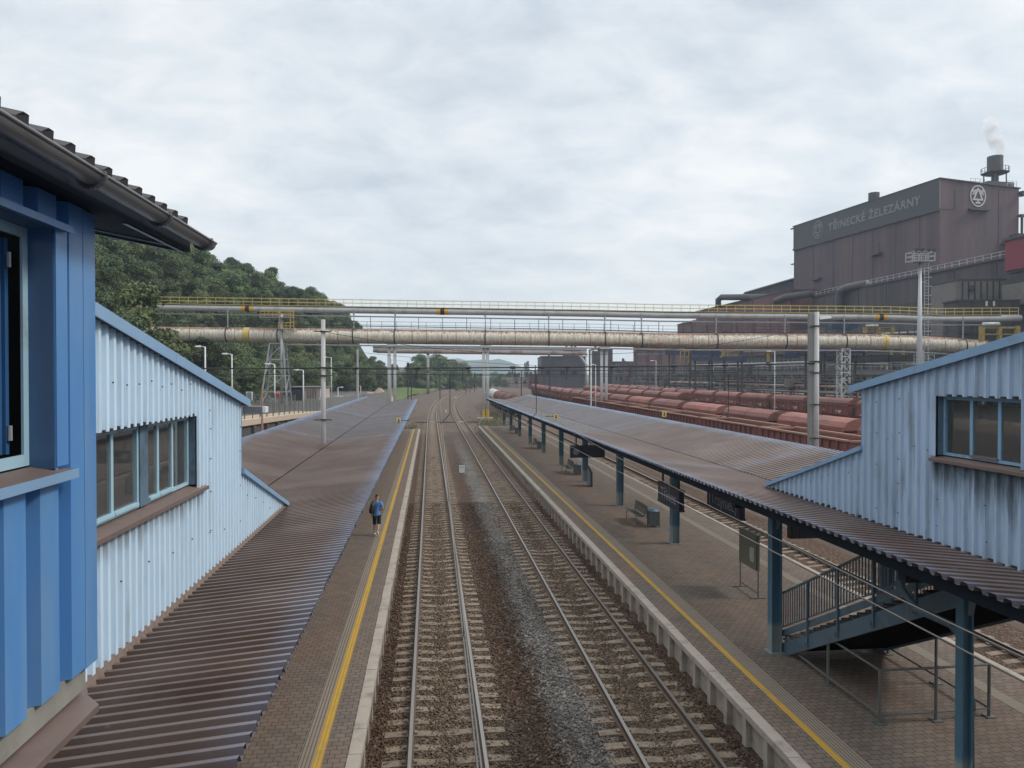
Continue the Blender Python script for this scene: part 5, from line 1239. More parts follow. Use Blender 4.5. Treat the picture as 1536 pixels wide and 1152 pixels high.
def make_tank(white):
    t = thing('tank_wagon', (0, 0, 0), 'x', 'freight wagon'); L = 5.6
    quick('tank', M['white' if white else 'wagonred'], t, lambda b: b.tube([(0, -L - .35, 2.6), (0, -L, 2.6), (0, L, 2.6), (0, L + .35, 2.6)], [.8, 1.35, 1.35, .8], 20), local=True, smooth=False)
    quick('band', M['wagondark'], t, lambda b: [b.tube([(0, y - .09, 2.6), (0, y + .09, 2.6)], 1.375, 20) for y in (-4.2, -1.4, 1.4, 4.2)], local=True)
    quick('underframe', M['wagondark'], t, lambda b: b.box(-1.2, 1.2, -6.3, 6.3, .85, 1.24), local=True)
    for s in (-1, 1): quick('bogie', M['wagondark'], t, lambda b: [b.box(-1.0, 1.0, s * 4.3 - 1.2, s * 4.3 + 1.2, .45, .849)] + [b.tube([(x - .07, s * 4.3 + q, .46), (x + .07, s * 4.3 + q, .46)], .46, 12) for x in (-.75, .75) for q in (-.9, .9)], local=True)
    return t
def place(proto, used, X, Y, label, group, z=0):
    o = proto if not used else copy_tree(proto)
    o.location = (X + curve(Y), Y, z); o.rotation_euler = (0, 0, -math.atan(2 * max(0, Y - 122) / 4160.0)); o['label'] = label; o['group'] = group
    return o
hp, op = make_hopper(), make_open(); first_h = first_o = False
ydA = [53.0, 66.9, 80.8, 94.7, 108.6, 122.5, 136.4]
for i, y in enumerate(ydA):
    place(op, first_o, 28.9, y, f'{ORD[i]} empty open red-brown wagon from the near end of the row behind the canopy', 'open wagons nearest the right canopy'); first_o = True
place(hp, False, 28.9, 38.6, 'red hopper wagon half hidden by the right stair house, ahead of the open wagons', 'open wagons nearest the right canopy'); first_h = True
for i in range(18):
    place(hp, True, 32.9, 46.5 + 12.95 * i, f'{ORD[i]} covered hopper wagon from the near end of the row behind the open wagons', 'covered hopper wagons behind the open wagons')
for i in range(8):
    place(hp, True, 47.5, 141 + 12.95 * i, f'{ORD[i]} hopper wagon from the near end of the short middle row beyond the flat wagons', 'middle row of hopper wagons')
for i in range(17):
    place(hp, True, 60.0, 66 + 12.95 * i, f'{ORD[i]} hopper wagon from the near end of the farthest row, before the works trestle', 'farthest row of hopper wagons')
def make_flat():
    t = thing('flat_wagon', (0, 0, 0), 'x', 'freight wagon'); L = 6.2
    quick('deck', M['wagondark'], t, lambda b: b.box(-1.4, 1.4, -L, L, 1.0, 1.35), local=True)
    quick('load', M['openred'], t, lambda b: b.prism([(-1.2, 1.351), (1.2, 1.351), (1.1, 1.9), (-1.1, 1.9)], -L + .5, L - .5), local=True)
    for s in (-1, 1): quick('bogie', M['wagondark'], t, lambda b: [b.box(-1.0, 1.0, s * 4.3 - 1.2, s * 4.3 + 1.2, .45, .999)] + [b.tube([(x - .07, s * 4.3 + q, .46), (x + .07, s * 4.3 + q, .46)], .46, 10) for x in (-.75, .75) for q in (-.9, .9)], local=True)
    return t
fp = make_flat()
for i in range(5):
    place(fp, i > 0, 52.0, 74 + 13.2 * i, f'{ORD[i]} low dark flat wagon from the near end, between the two covered rows', 'low flat wagons')
tk, tkw = make_tank(False), make_tank(True)
for i, y in enumerate((141, 154.4, 167.8)): place(tk, i > 0, 15.35, y, f'{ORD[i]} dark red tank wagon from the near end, just past the right canopy', 'tank wagons past the canopy end')
for i, y in enumerate((181.2, 194.6)): place(tkw, i > 0, 15.35, y, ['white tank wagon next to the dark red tank wagons', 'last white tank wagon at the far end, beside the pipe pole'][i], 'tank wagons past the canopy end')
# rails of the yard
for X, nm in ((28.9, 'yard track under the row of open wagons'), (32.9, 'yard track under the row of covered hopper wagons nearest the canopy'), (60.0, 'yard track under the farthest row of hopper wagons')):
    pass

# ================================================================== STEELWORKS
def hall(name, label, x0, x1, y0, y1, z1, m, seams=6, pitch=0, zb=-.2, cat='industrial building', trim=None, rail=None, extra=None):
    t = thing(name, ((x0 + x1) / 2, (y0 + y1) / 2, zb), label, cat)
    xm = (x0 + x1) / 2
    quick('wall', m, t, lambda b: b.prism([(x0, zb), (x1, zb), (x1, z1), (xm, z1 + pitch), (x0, z1)] if pitch else [(x0, zb), (x1, zb), (x1, z1), (x0, z1)], y0, y1))
    if pitch: quick('roof', M['darkclad'], t, lambda b: [b.hexa([(xa, y0 - .3, za), (xb, y0 - .3, zb_), (xb, y1 + .3, zb_), (xa, y1 + .3, za), (xa, y0 - .3, za + .3), (xb, y0 - .3, zb_ + .3), (xb, y1 + .3, zb_ + .3), (xa, y1 + .3, za + .3)]) for xa, za, xb, zb_ in ((x0 - .4, z1 + .01, xm, z1 + pitch + .03), (xm, z1 + pitch + .03, x1 + .4, z1 + .01))])
    else: quick('roof', M['darkclad'], t, lambda b: b.box(x0 - .35, x1 + .35, y0 - .35, y1 + .35, z1 + .01, z1 + .4))
    def sm(b):
        for i in range(1, seams):
            y = y0 + (y1 - y0) * i / seams; b.box(x0 - .12, x0 - .003, y - .12, y + .12, zb, z1 - .3)
            x = x0 + (x1 - x0) * i / seams; b.box(x - .12, x + .12, y0 - .12, y0 - .003, zb, z1 - .3)
        for f in (.45, .8): b.box(x0 - .16, x0 - .121, y0, y1, zb + (z1 - zb) * f, zb + (z1 - zb) * f + .25)
    if seams: quick('panel_seam', trim or M['darkclad'], t, sm)
    if rail:
        def rl(b):
            for y in fr(y0, y1, 2.4): b.beam((x0 + .2, y, z1 + .4), (x0 + .2, y, z1 + 1.7), .1, .1)
            for z in (1.0, 1.7): b.beam((x0 + .2, y0, z1 + z), (x0 + .2, y1, z1 + z), .1, .1)
        quick('roof_railing', rail, t, rl)
    return t
# main converter shop
A = at(1408, 268, 209.5); B = at(1190, 340, 277.5); A.z = B.z = 0
ey = (B - A).normalized(); ex = Vector((ey.y, -ey.x, 0)); ang = math.atan2(-ey.x, ey.y); LB = (B - A).length; HB = CAMZ + 55
def lx(px):            # local x on the near end wall from a photo column
    c = (px - 768) / F; n = Vector((CS, -SN, 0)) - c * Vector((SN, CS, 0)); return -(A.dot(n)) / ex.dot(n)
def ly(px):
    c = (px - 768) / F; n = Vector((CS, -SN, 0)) - c * Vector((SN, CS, 0)); return -(A.dot(n)) / ey.dot(n)
WB = lx(1526)
mb_ = thing('steelworks_hall', (A.x, A.y, -.2), 'huge soot brown steelworks hall with TŘINECKÉ ŽELEZÁRNY lettering and round emblems', 'industrial building', rz=ang)
Zr = lambda z: z + .2
q = lambda nm, m, fn, par=mb_, **k: quick(nm, m, par, fn, local=True, **k)
q('wall', M['clad'], lambda b: b.hexa([(0, 0, 0), (WB, 0, 0), (WB, LB, 0), (0, LB, 0), (0, 0, HB), (WB, 0, HB - 1.4), (WB, LB, HB - 1.4), (0, LB, HB)]))
q('fascia_band', M['band'], lambda b: b.box(-.25, -.01, .1, LB, HB - 8.3, HB - .05))
q('ledge', M['darkclad'], lambda b: b.box(-.6, -.01, 0, LB, HB - 8.9, HB - 8.31))
q('roof', M['darkclad'], lambda b: b.hexa([(-.4, -.35, HB + .01), (WB + .4, -.35, HB - 1.38), (WB + .4, LB + .4, HB - 1.38), (-.4, LB + .4, HB + .01), (-.4, -.35, HB + .3), (WB + .4, -.35, HB - 1.1), (WB + .4, LB + .4, HB - 1.1), (-.4, LB + .4, HB + .3)]))
q('panel_seam', M['darkclad'], lambda b: [b.box(-.1, -.008, ly(p) - .16, ly(p) + .16, 0, HB - 9) for p in (1219.5, 1249, 1277.8, 1307.8, 1342, 1377.8)] + [b.box(lx(1496) - .1, lx(1496) + .1, -.1, -.008, 0, HB - 2), b.box(0, lx(1430), -.1, -.008, HB - 8.5, HB - 8.3), b.box(lx(1430), lx(1430) + .2, -.1, -.008, HB - 8.5, HB - 3)])
q('corner_trim', M['greyclad'], lambda b: b.box(-.22, .1, -.1, .09, HB - 8.3, HB - .02))
q('bracket', M['darkclad'], lambda b: [b.box(-1.6, -.01, ly(1322), ly(1308), CAMZ + 37.5, CAMZ + 38.1), b.box(-1.6, -1.4, ly(1324), ly(1322.5), CAMZ + 37.5, CAMZ + 41)])
for bx in ((-1.2, -.01, ly(1232), ly(1220), CAMZ + 33.5, CAMZ + 34.2), (-.5, -.01, LB - .3, LB + 1.6, HB - .8, HB - .4), (-.5, -.01, LB - .3, LB + 1.2, HB - 14, HB - 13.6)): q('bracket', M['darkclad'], lambda b: b.box(*bx))
text_mesh('lettering', 'TŘINECKÉ ŽELEZÁRNY', M['letter'], mb_, Vector((A.x, A.y, -.2)) + Vector((-.30, (ly(1242.5) + ly(1380.5)) / 2, CAMZ + 50.6)), FACE_L, 3.5, .05, bold=.10, wid=ly(1242.5) - ly(1380.5))
def emblem(name, m, S, put):
    """ring, open triangle, two hammers and a foot, built from flat bars; put(a,b,dep) -> local point"""
    b = MB(); n = 40
    def poly(P):
        k = len(b.v)
        for dep in (0, .16):
            for (a, c) in P: b.v.append(put(a * S * .86, c * S, dep))
        m_ = len(P)
        for i in range(m_): b.f.append((k + i, k + (i + 1) % m_, k + m_ + (i + 1) % m_, k + m_ + i))
        b.f.append(tuple(k + i for i in reversed(range(m_)))); b.f.append(tuple(k + m_ + i for i in range(m_)))
    for i in range(n):
        t0, t1 = 2 * math.pi * i / n, 2 * math.pi * (i + 1) / n
        poly([(math.cos(t0), math.sin(t0)), (math.cos(t1), math.sin(t1)), (.89 * math.cos(t1), .89 * math.sin(t1)), (.89 * math.cos(t0), .89 * math.sin(t0))])
    def bar(p, q_, w_):
        d = Vector((q_[0] - p[0], q_[1] - p[1])).normalized(); e = Vector((-d.y, d.x)) * w_ / 2
        poly([(p[0] - e.x, p[1] - e.y), (q_[0] - e.x, q_[1] - e.y), (q_[0] + e.x, q_[1] + e.y), (p[0] + e.x, p[1] + e.y)])
    bar((0, .72), (-.54, -.30), .17); bar((0, .72), (.54, -.30), .17); bar((-.66, -.33), (.66, -.33), .14)
    bar((0, -.34), (0, -.62), .15); bar((-.30, -.63), (.30, -.63), .15)
    for s in (-1, 1):
        bar((s * .68, .10), (s * .28, .58), .13); bar((s * .30, .10), (s * .56, .40), .12); bar((s * .56, .58), (s * .74, .36), .12)
    return b.build(name, m, mb_, local=True)
yc = ly(1227); emblem('emblem', M['letter'], 3.1, lambda a, c, dep: (-.27 - dep, yc - a, Zr(CAMZ + 51.0) + c))
xc = lx(1464.5); emblem('emblem', M['logo'], 3.05, lambda a, c, dep: (xc + a, -.02 - dep, Zr(CAMZ + 50.6) + c))
q('emblem_ledge', M['darkclad'], lambda b: b.box(xc - 3.3, xc + 3.3, -1.2, -.01, CAMZ + 46.6, CAMZ + 47.1))
def lxd(px, y):        # local x of a photo column at local depth y
    c = (px - 768) / F; n = Vector((CS, -SN, 0)) - c * Vector((SN, CS, 0)); return -((A + ey * y).dot(n)) / ex.dot(n)
xs_ = lxd(1490, 8)
q('roof_house', M['darkclad'], lambda b: b.box(lxd(1472, 6), lxd(1510, 6), 4, 12, HB - 1, HB + 1.6))
q('roof_box', M['darkclad'], lambda b: [b.tube([(3, ly(1297), HB - .5), (3, ly(1297), HB + 3.4)], 1.7, 14)])
sk = q('stack', M['smokestack'], lambda b: b.tube([(xs_, 8, HB + 5.2), (xs_, 8, HB + 10.1)], 2.1, 18))
q('stack_stem', M['smokestack'], lambda b: b.tube([(xs_, 8, HB + 1.5), (xs_, 8, HB + 4.7)], 1.0, 12), sk)
q('stack_platform', M['smokestack'], lambda b: [b.tube([(xs_, 8, HB + 4.75), (xs_, 8, HB + 5.15)], [2.6, 3.7], 18)] + [b.beam((xs_ + 3.6 * math.cos(i * .393), 8 + 3.6 * math.sin(i * .393), HB + 5.15), (xs_ + 3.6 * math.cos(i * .393), 8 + 3.6 * math.sin(i * .393), HB + 6.6), .1, .1) for i in range(16)] + [b.beam((xs_ + 3.6 * math.cos(i * .393), 8 + 3.6 * math.sin(i * .393), HB + 6.6), (xs_ + 3.6 * math.cos(i * .393 + .393), 8 + 3.6 * math.sin(i * .393 + .393), HB + 6.6), .1, .1) for i in range(16)], sk)
q('stack_leg', M['smokestack'], lambda b: [b.beam((xs_ + i * 2, 8 + j * 2, HB - 1), (xs_ + i * 2, 8 + j * 2, HB + 4.8), .25, .25) for i in (-1, 1) for j in (-1, 1)], sk)
def rrail(b, xa, xb):
    z = HB - .9
    for x in fr(xa, xb, 1.6): b.beam((x, .3, z), (x, .3, z + 1.7), .09, .09)
    for k in (.9, 1.7): b.beam((xa, .3, z + k), (xb, .3, z + k), .08, .08)
for xa, xb in ((lx(1455), lx(1476)), (lx(1510), lx(1524))): q('roof_railing', M['galv'], lambda b: rrail(b, xa, xb))
q('side_gallery', M['darkclad'], lambda b: [b.box(lx(1499), lx(1531), -4, -.1, CAMZ + 37.2, CAMZ + 37.9), b.box(lx(1512), lx(1520), -3.2, -.2, CAMZ + 37.9, CAMZ + 40.2), b.tube([(WB + .6, -.5, CAMZ + 38), (WB + .6, -.5, CAMZ + 45.5)], .35, 8), b.box(WB - .2, WB + 1.6, -1, .3, CAMZ + 45.5, CAMZ + 46.2), b.box(WB, WB + 1.9, -1.2, 1, HB - 3.4, HB - 2.2)] + [b.beam((lx(x), -3.9, CAMZ + 37.9), (lx(x), -3.9, CAMZ + 39.4), .12, .12) for x in range(1500, 1531, 5)] + [b.beam((lx(1499), -3.9, CAMZ + 39.4), (lx(1531), -3.9, CAMZ + 39.4), .12, .12)])
# smoke
def m_smoke():
    m = bpy.data.materials.new('steam'); m.use_nodes = True; t = m.node_tree; t.nodes.clear()
    o = t.nodes.new('ShaderNodeOutputMaterial'); v = t.nodes.new('ShaderNodeVolumePrincipled'); t.links.new(v.outputs[0], o.inputs['Volume'])
    v.inputs['Color'].default_value = (1, 1, 1, 1); v.inputs['Anisotropy'].default_value = .2
    tc = t.nodes.new('ShaderNodeTexCoord'); n = t.nodes.new('ShaderNodeTexNoise'); n.inputs['Scale'].default_value = .32; n.inputs['Detail'].default_value = 4
    t.links.new(tc.outputs['Object'], n.inputs['Vector']); r = t.nodes.new('ShaderNodeMapRange'); t.links.new(n.outputs['Fac'], r.inputs['Value'])
    for i, x in ((1, .40), (2, .62), (3, 0), (4, .5)): r.inputs[i].default_value = x
    t.links.new(r.outputs[0], v.inputs['Density']); return m
stw = Matrix.Rotation(ang, 4, 'Z') @ Vector((xs_, 8, 0)) + Vector((A.x, A.y, HB + 10.2))
sm_ = MB(); sm_.tube([stw + Vector(p) for p in ((0, 0, 0), (.8, 0, 1.8), (.3, 0, 4), (-.5, 0, 6), (-1.8, 0, 8.5), (-2.6, 0, 11))], [1.5, 2.0, 2.2, 2.2, 2.4, 1.6], 12)
so_ = sm_.build('steam_plume', m_smoke(), None); tag(so_, 'white steam drifting up from the stack on the steelworks hall roof', 'steam', kind='stuff')

# halls in front and beside
X2 = 118
yN = lambda px, X=X2: YX(px, X)
t = hall('steelworks_hall', 'long lower brown hall with a railed roof in front of the tall lettered hall', X2, 139, 132, yN(1217), 31.5, M['clad2'], 7, rail=M['galv'])
quick('duct', M['smokestack'], t, lambda b: b.tube([(X2 - 1.4, yN(1265), 8), (X2 - 1.4, yN(1265), 29.6), (X2 - 1.4, yN(1267), 31.4), (X2 - .6, yN(1273), 32.2), (X2 + .8, yN(1296), 32.4)], 1.15, 14), smooth=True)
hall('works_building', 'maroon roofed works hall with an upright pipe, left of the tall lettered hall', 114, 150, yN(1185, 114) , YX(1044, 114), 34.5, M['maroon'], 6)
dtc = thing('roof_duct', tuple(at(1110, 448, 268)), 'dark arched duct running along the roof below the left corner of the lettered hall', 'duct')
pD = [at(1077, 462, 290), at(1077, 450, 290), at(1082, 446, 288), at(1120, 446, 270), at(1162, 446, 255), at(1168, 452, 253), at(1168, 468, 253)]
quick('pipe', M['darkclad'], dtc, lambda b: b.tube([tuple(p) for p in pD], 1.15, 12), smooth=True)
quick('pipe', M['darkclad'], dtc, lambda b: b.tube([tuple(at(1163, 452, 246)), tuple(at(1180, 446, 240)), tuple(at(1216, 441, 228))], 1.15, 12), smooth=True)
cg = thing('conveyor_gallery', tuple(at(1160, 435, 292)), 'dark inclined conveyor gallery climbing into the left corner of the lettered hall', 'conveyor')
quick('gallery', M['clad2'], cg, lambda b: b.beam(at(1118, 449, 300), at(1194, 427, 288), 3.5, 4.5)); quick('roof_edge', M['galv'], cg, lambda b: b.beam(at(1118, 439.5, 299), at(1194, 417.5, 287), 3.8, .3))
def boxat(px0, px1, py0, py1, d, dep): 
    a = at(px0, py1, d); c = at(px1, py0, d); return a, c
def wbox(name, label, px0, px1, py0, py1, d, dep, m, cat='industrial building', zb=None, parts=None, legs=True):
    a = at(px0, py1, d); c = at(px1, py0, d)
    e = Vector((CS, -SN, 0)); g = Vector((SN, CS, 0)) * dep; z0 = a.z if zb is None else zb
    t = thing(name, tuple(at((px0 + px1) / 2, py1, d)), label, cat)
    P = [a, a + e * (c - a).dot(e), a + e * (c - a).dot(e) + g, a + g]
    quick('wall', m, t, lambda b: b.hexa([(p.x, p.y, z0) for p in P] + [(p.x, p.y, c.z) for p in P]))
    cen = sum(P, Vector()) / 4
    Q = [cen + (p - cen) * 1.03 for p in P]
    quick('roof', M['darkclad'], t, lambda b: b.hexa([(p.x, p.y, c.z + .01) for p in Q] + [(p.x, p.y, c.z + .35) for p in Q]))
    W_ = (c - a).dot(e); H_ = c.z - z0; fn = -Vector((SN, CS, 0)) * .12
    def sm(b):
        for i in range(1, 8): p = a + e * (W_ * i / 8) + fn; b.beam(Vector((p.x, p.y, z0)), Vector((p.x, p.y, c.z - .2)), .22, .1)
        for f in (.38, .72): p = a + fn * 1.3; q_ = p + e * W_; b.beam(Vector((p.x, p.y, z0 + H_ * f)), Vector((q_.x, q_.y, z0 + H_ * f)), .2, .25)
    quick('panel_seam', M['steel'], t, sm)
    if d > 300:
        for f in (.2, .55, .8):
            p = a + e * (W_ * f) + g * .3; quick('roof_vent', M['smokestack'], t, lambda b: b.tube([(p.x, p.y, c.z), (p.x, p.y, c.z + 1.5 + 2.5 * f)], .7, 8))
        quick('opening', M['soot'], t, lambda b: [b.beam(a + e * (W_ * f) + fn + Vector((0, 0, H_ * .50 - a.z + z0)), a + e * (W_ * (f + .1)) + fn + Vector((0, 0, H_ * .50 - a.z + z0)), .1, H_ * .14) for f in (.1, .42, .68)])
    return t, P, c.z
YB = YX(1506, 114.5)
hall('works_building', 'dark red box building high at the right edge, beside the lettered hall', 114.5, 128, 88, YB, 34.3, M['redclad'], 0, zb=28.3)
t = hall('works_building', 'dark sooty building block under the dark red box at the right edge', 115.2, 128, 88, YB - .5, 27.8, M['darkclad'], 5)
quick('machine', M['greyclad'], t, lambda b: [b.box(112.2, 115.1, YB - 9, YB - 2, 21.0, 25.2), b.box(113, 115.1, YB - 22, YB - 10, 20.8, 22.0)])
t, P, z = wbox('works_building', 'grey beige flat roofed shed on the hall below the dark red box building', 1433, 1507, 421, 449, 150, 9, M['greyclad'], zb=-.2)
quick('window', M['darkclad'], t, lambda b: b.beam(at(1452, 432, 149.7), at(1460, 432, 149.7), .2, 1.0)); 
t, P, z = wbox('works_building', 'dark grey works building at the right edge with two small lit windows', 1437, 1600, 452, 560, 143, 5, M['darkclad'], zb=-.2)
for px_ in (1479, 1490): quick('window', M['white'], t, lambda b: b.beam(at(px_, 459, 142.7), at(px_, 452, 142.7), .32, .15))
# low dark backdrop hall and trestle
hall('works_building', 'low dark open sided works hall behind the steel trestle', 97, 112, 70, YX(1060, 97), 13.0, M['darkclad'], 14)
hall('works_building', 'red brown works hall with stained panels, left of the trestle', 108, 128, YX(1066, 108), YX(950, 108), 22.5, M['maroon'], 5, 3)
hall('works_building', 'tall red brown hall with pitched roof rising above the rusty pipe', 116, 146, YX(1060, 116), YX(1016, 116), 31, M['maroon'], 4, 4)
wbox('works_building', 'flat grey brown works building far beyond the hopper wagons', 812, 880, 535, 577, 430, 60, M['clad2'], zb=-.2)
wbox('works_building', 'dark rooftop block standing above the flat grey brown works building', 846, 868, 522, 533, 452, 12, M['darkclad'], zb=10)
wbox('works_building', 'long low maroon works shed behind the small grey works block', 922, 992, 543, 580, 400, 12, M['maroon'], zb=-.2)
wbox('works_building', 'low rust coloured shed far off between tank wagons and grey brown building', 752, 800, 566, 578, 470, 12, M['oldpipe'], zb=-.2)
wbox('works_building', 'narrow dark works tower next to the ringed pole, far off', 889, 919, 524, 575, 390, 20, M['clad2'], zb=-.2)
wbox('works_building', 'small grey works block between dark tower and red brown hall', 921, 944, 551, 577, 380, 20, M['greyclad'], zb=-.2)
wbox('works_building', 'little red hut at the far end of the wagon rows', 793, 812, 563, 576, 400, 10, M['maroon'], zb=-.2)
wbox('works_building', 'pale distant building with domed top above the wagons', 786, 794, 547, 556, 700, 10, M['beigewall'], zb=-.2)
tr = thing('steel_trestle', (82, 150, 0), 'long dark steel trestle with braces and handrail behind the hopper wagons', 'trestle')
tX0, tX1, tY0, tY1 = 80.0, 88.0, 62, 290
def trl(b):
    ys = fr(tY0, tY1, 6)
    for x in (tX0, tX1):
        b.box(x - .25, x + .25, tY0, tY1, 7.6, 8.5)
        for i, y in enumerate(ys):
            b.box(x - .2, x + .2, y - .2, y + .2, 0, 7.6)
            if i % 3 != 1 and i + 1 < len(ys): b.beam((x, y, 0), (x, ys[i + 1], 7.5), .25, .25); b.beam((x, ys[i + 1], 0), (x, y, 7.5), .2, .2)
            elif i + 1 < len(ys): b.beam((x, y, 5.3), (x, ys[i + 1], 7.5), .18, .18)
    for y in ys: b.box(tX0 + .26, tX1 - .26, y - .15, y + .15, 7.7, 8.2)
    b.box(tX0 - .15, tX0 + .15, tY0, tY1, 4.9, 5.2)
quick('frame', M['trestle'], tr, trl)
def trr(b):
    for y in fr(tY0, tY1, 3): b.beam((tX0 - .2, y, 8.5), (tX0 - .2, y, 9.7), .09, .09)
    for z in (9.1, 9.7): b.beam((tX0 - .2, tY0, z), (tX0 - .2, tY1, z), .1, .1)
quick('handrail', M['galv'], tr, trr)
quick('deck', M['darkclad'], tr, lambda b: b.box(tX0 + .26, tX1 - .26, tY0, tY1, 8.21, 8.35))
quick('pipe_run', M['greypipe'], tr, lambda b: [b.tube([(tX0 + 1.5, tY0, 6.6), (tX0 + 1.5, tY1, 6.6)], .3, 8), b.tube([(tX0 + 2.6, tY0, 6.4), (tX0 + 2.6, tY1, 6.4)], .22, 8)])
quick('pipe_run', M['oldpipe'], tr, lambda b: [b.tube([(tX0 - .6, tY0, 3.4), (tX0 - .6, tY1, 3.4)], .2, 8)])
# crowded pipe rack between the big pipe and the halls
rk_ = thing('pipe_rack', (70, 120, 0), 'tangled dark pipe rack with walkways just above and behind the rusty pipe, on the right', 'pipe rack')
RA, RB = at(955, 492, 262), at(1500, 492, 150)
def rp(f, o, z): p = RA.lerp(RB, f); g = Vector((SN, CS, 0)); return Vector((p.x, p.y, z)) + g * o
zr = lambda f: 16.2 - 1.2 * f
for k_, (o, dz, r_) in enumerate(((0, 0, .28), (.9, .1, .22), (1.7, 0, .35), (.4, 1.9, .2), (1.4, 2.0, .3), (2.2, 1.2, .18), (-.3, -1.6, .2))):
    quick('pipe', [M['steel'], M['trestle'], M['oldpipe'], M['greypipe'], M['steel'], M['woodrim'], M['trestle']][k_], rk_, lambda b: b.tube([rp(f, o, zr(f) + dz + (.7 if 3 < i_ < 6 and k_ % 2 else 0)) for i_, f in enumerate([j / 10 for j in range(11)])], r_, 8))
for i_ in range(19):
    f = i_ / 18
    quick('frame', M['steel'], rk_, lambda b: [b.beam(rp(f, -.6, 0), rp(f, -.6, zr(f) + 2.6), .2, .2), b.beam(rp(f, 2.6, 0), rp(f, 2.6, zr(f) + 2.6), .2, .2)] + [b.beam(rp(f, -.59, zr(f) + z), rp(f, 2.59, zr(f) + z), .22, .22) for z in (-2.0, -.35, 1.6)] + ([b.beam(rp(f, -.6, zr(f) - 2), rp(min(1, f + 1 / 18), -.6, zr(f) + 1.5), .14, .14)] if i_ % 2 else []))
quick('handrail', M['trestle'], rk_, lambda b: [b.beam(rp(0, -.8, zr(0) + z), rp(1, -.8, zr(1) + z), .08, .08) for z in (2.7, 3.2, 3.7)] + [b.beam(rp(i / 70, -.8, zr(i / 70) + 2.6), rp(i / 70, -.8, zr(i / 70) + 3.7), .07, .07) for i in range(71)])
def lower_rack(nm_label, pa, pb, zt, seed, n=22, lev=4):
    g_ = random.Random(seed); A_, B_ = pa, pb; t = thing('pipe_rack', ((A_ + B_) / 2).to_tuple(), nm_label, 'pipe rack'); gz = Vector((SN, CS, 0))
    P = lambda f, o, z: Vector((A_.lerp(B_, f).x, A_.lerp(B_, f).y, z)) + gz * o
    for i in range(n + 1):
        f = i / n
        quick('frame', M['trestle'] if i % 3 else M['steel'], t, lambda b: [b.beam(P(f, o, 0), P(f, o, zt + g_.uniform(-1, .8)), .16, .16) for o in (0, 2.2)] + [b.beam(P(f, .01, z), P(f, 2.19, z), .14, .14) for z in (zt * .45, zt * .8)] + ([b.beam(P(f, -.1, zt * .1), P(min(1, f + 1 / n), -.1, zt * .78), .1, .1)] if i % 2 else [b.beam(P(f, -.1, zt * .78), P(min(1, f + 1 / n), -.1, zt * .3), .09, .09)]))
    for k in range(lev * 3):
        z = zt * g_.uniform(.25, 1.0); o = g_.uniform(-.4, 2.6); f0 = g_.uniform(0, .35); f1 = g_.uniform(.6, 1)
        quick('pipe', M[g_.choice(['steel', 'trestle', 'oldpipe', 'woodrim', 'steel', 'greypipe', 'smokestack'])], t, lambda b: b.tube([P(f0, o, z - 1.2), P(f0 + .001, o, z), P((f0 + f1) / 2, o, z), P(f1, o, z), P(f1 + .001, o, z - 1.5)], g_.uniform(.08, .26), 6))
    for k in range(5):
        f = g_.uniform(.05, .95); p = P(f, .5, zt * g_.uniform(.4, .85)); s_ = g_.uniform(.8, 1.6)
        quick('machine', M[g_.choice(['darkclad', 'greyclad', 'smokestack', 'maroon'])], t, lambda b: b.box(p.x - s_, p.x + s_, p.y - s_, p.y + s_, p.z, p.z + s_ * 1.3))
    quick('handrail', M['trestle'], t, lambda b: [b.beam(P(0, -.3, zt + z), P(1, -.3, zt + z), .07, .07) for z in (.1, .6, 1.1)] + [b.beam(P(i / 60, -.3, zt), P(i / 60, -.3, zt + 1.1), .06, .06) for i in range(61)])
lower_rack('crowded dark rack of pipes and machines under the rusty pipe, right of the yellow trolley', at(1030, 560, 225), at(1470, 560, 118), 10.5, 3)
lower_rack('lower pipe rack with bracing directly behind the farthest hopper wagons', at(990, 560, 230), at(1440, 560, 104), 6.6, 8, 26, 5)
lower_rack('far tangle of pipes and frames before the red brown hall, left of the yellow trolley', at(920, 560, 330), at(1060, 560, 240), 11.5, 5, 12, 4)
# crane girders, machines and pipes on the works side
def girder(label, px0, px1, py, d0, d1, h, m, name='crane_girder'):
    a, c = at(px0, py, d0), at(px1, py, d1); mid = (a + c) / 2
    t = thing(name, tuple(mid), label, 'crane girder')
    quick('girder', m, t, lambda b: b.beam(a, c, 1.0, h)); n = max(4, int((c - a).length / 4))
    for i in range(1, n): quick('rib', M['darkclad'], t, lambda b: b.beam(a.lerp(c, i / n) + Vector((-.55, -.05, -h / 2)), a.lerp(c, i / n) + Vector((-.55, -.05, h / 2)), .15, .15))
    for f in (.04, .35, .65, .96): quick('leg', M['steel'], t, lambda b: b.beam(a.lerp(c, f) + Vector((0, 0, -h / 2)), Vector((a.lerp(c, f).x, a.lerp(c, f).y, 0)), .35, .35))
girder('long dark blue crane girder under the rusty pipe, left of the yellow trolley', 1000, 1112, 529, 205, 170, 1.3, M['bluesteel'])
girder('low dark blue inclined girder below the yellow trolley', 1040, 1116, 538, 190, 160, 1.1, M['bluesteel'])
girder('dark blue girder between the twin mast and the yellow uprights', 1205, 1300, 526.5, 150, 138, .9, M['bluesteel'])
girder('grey roadway girder with rail under the right part of the rusty pipe', 1225, 1420, 538, 152, 120, 1.3, M['steel'])
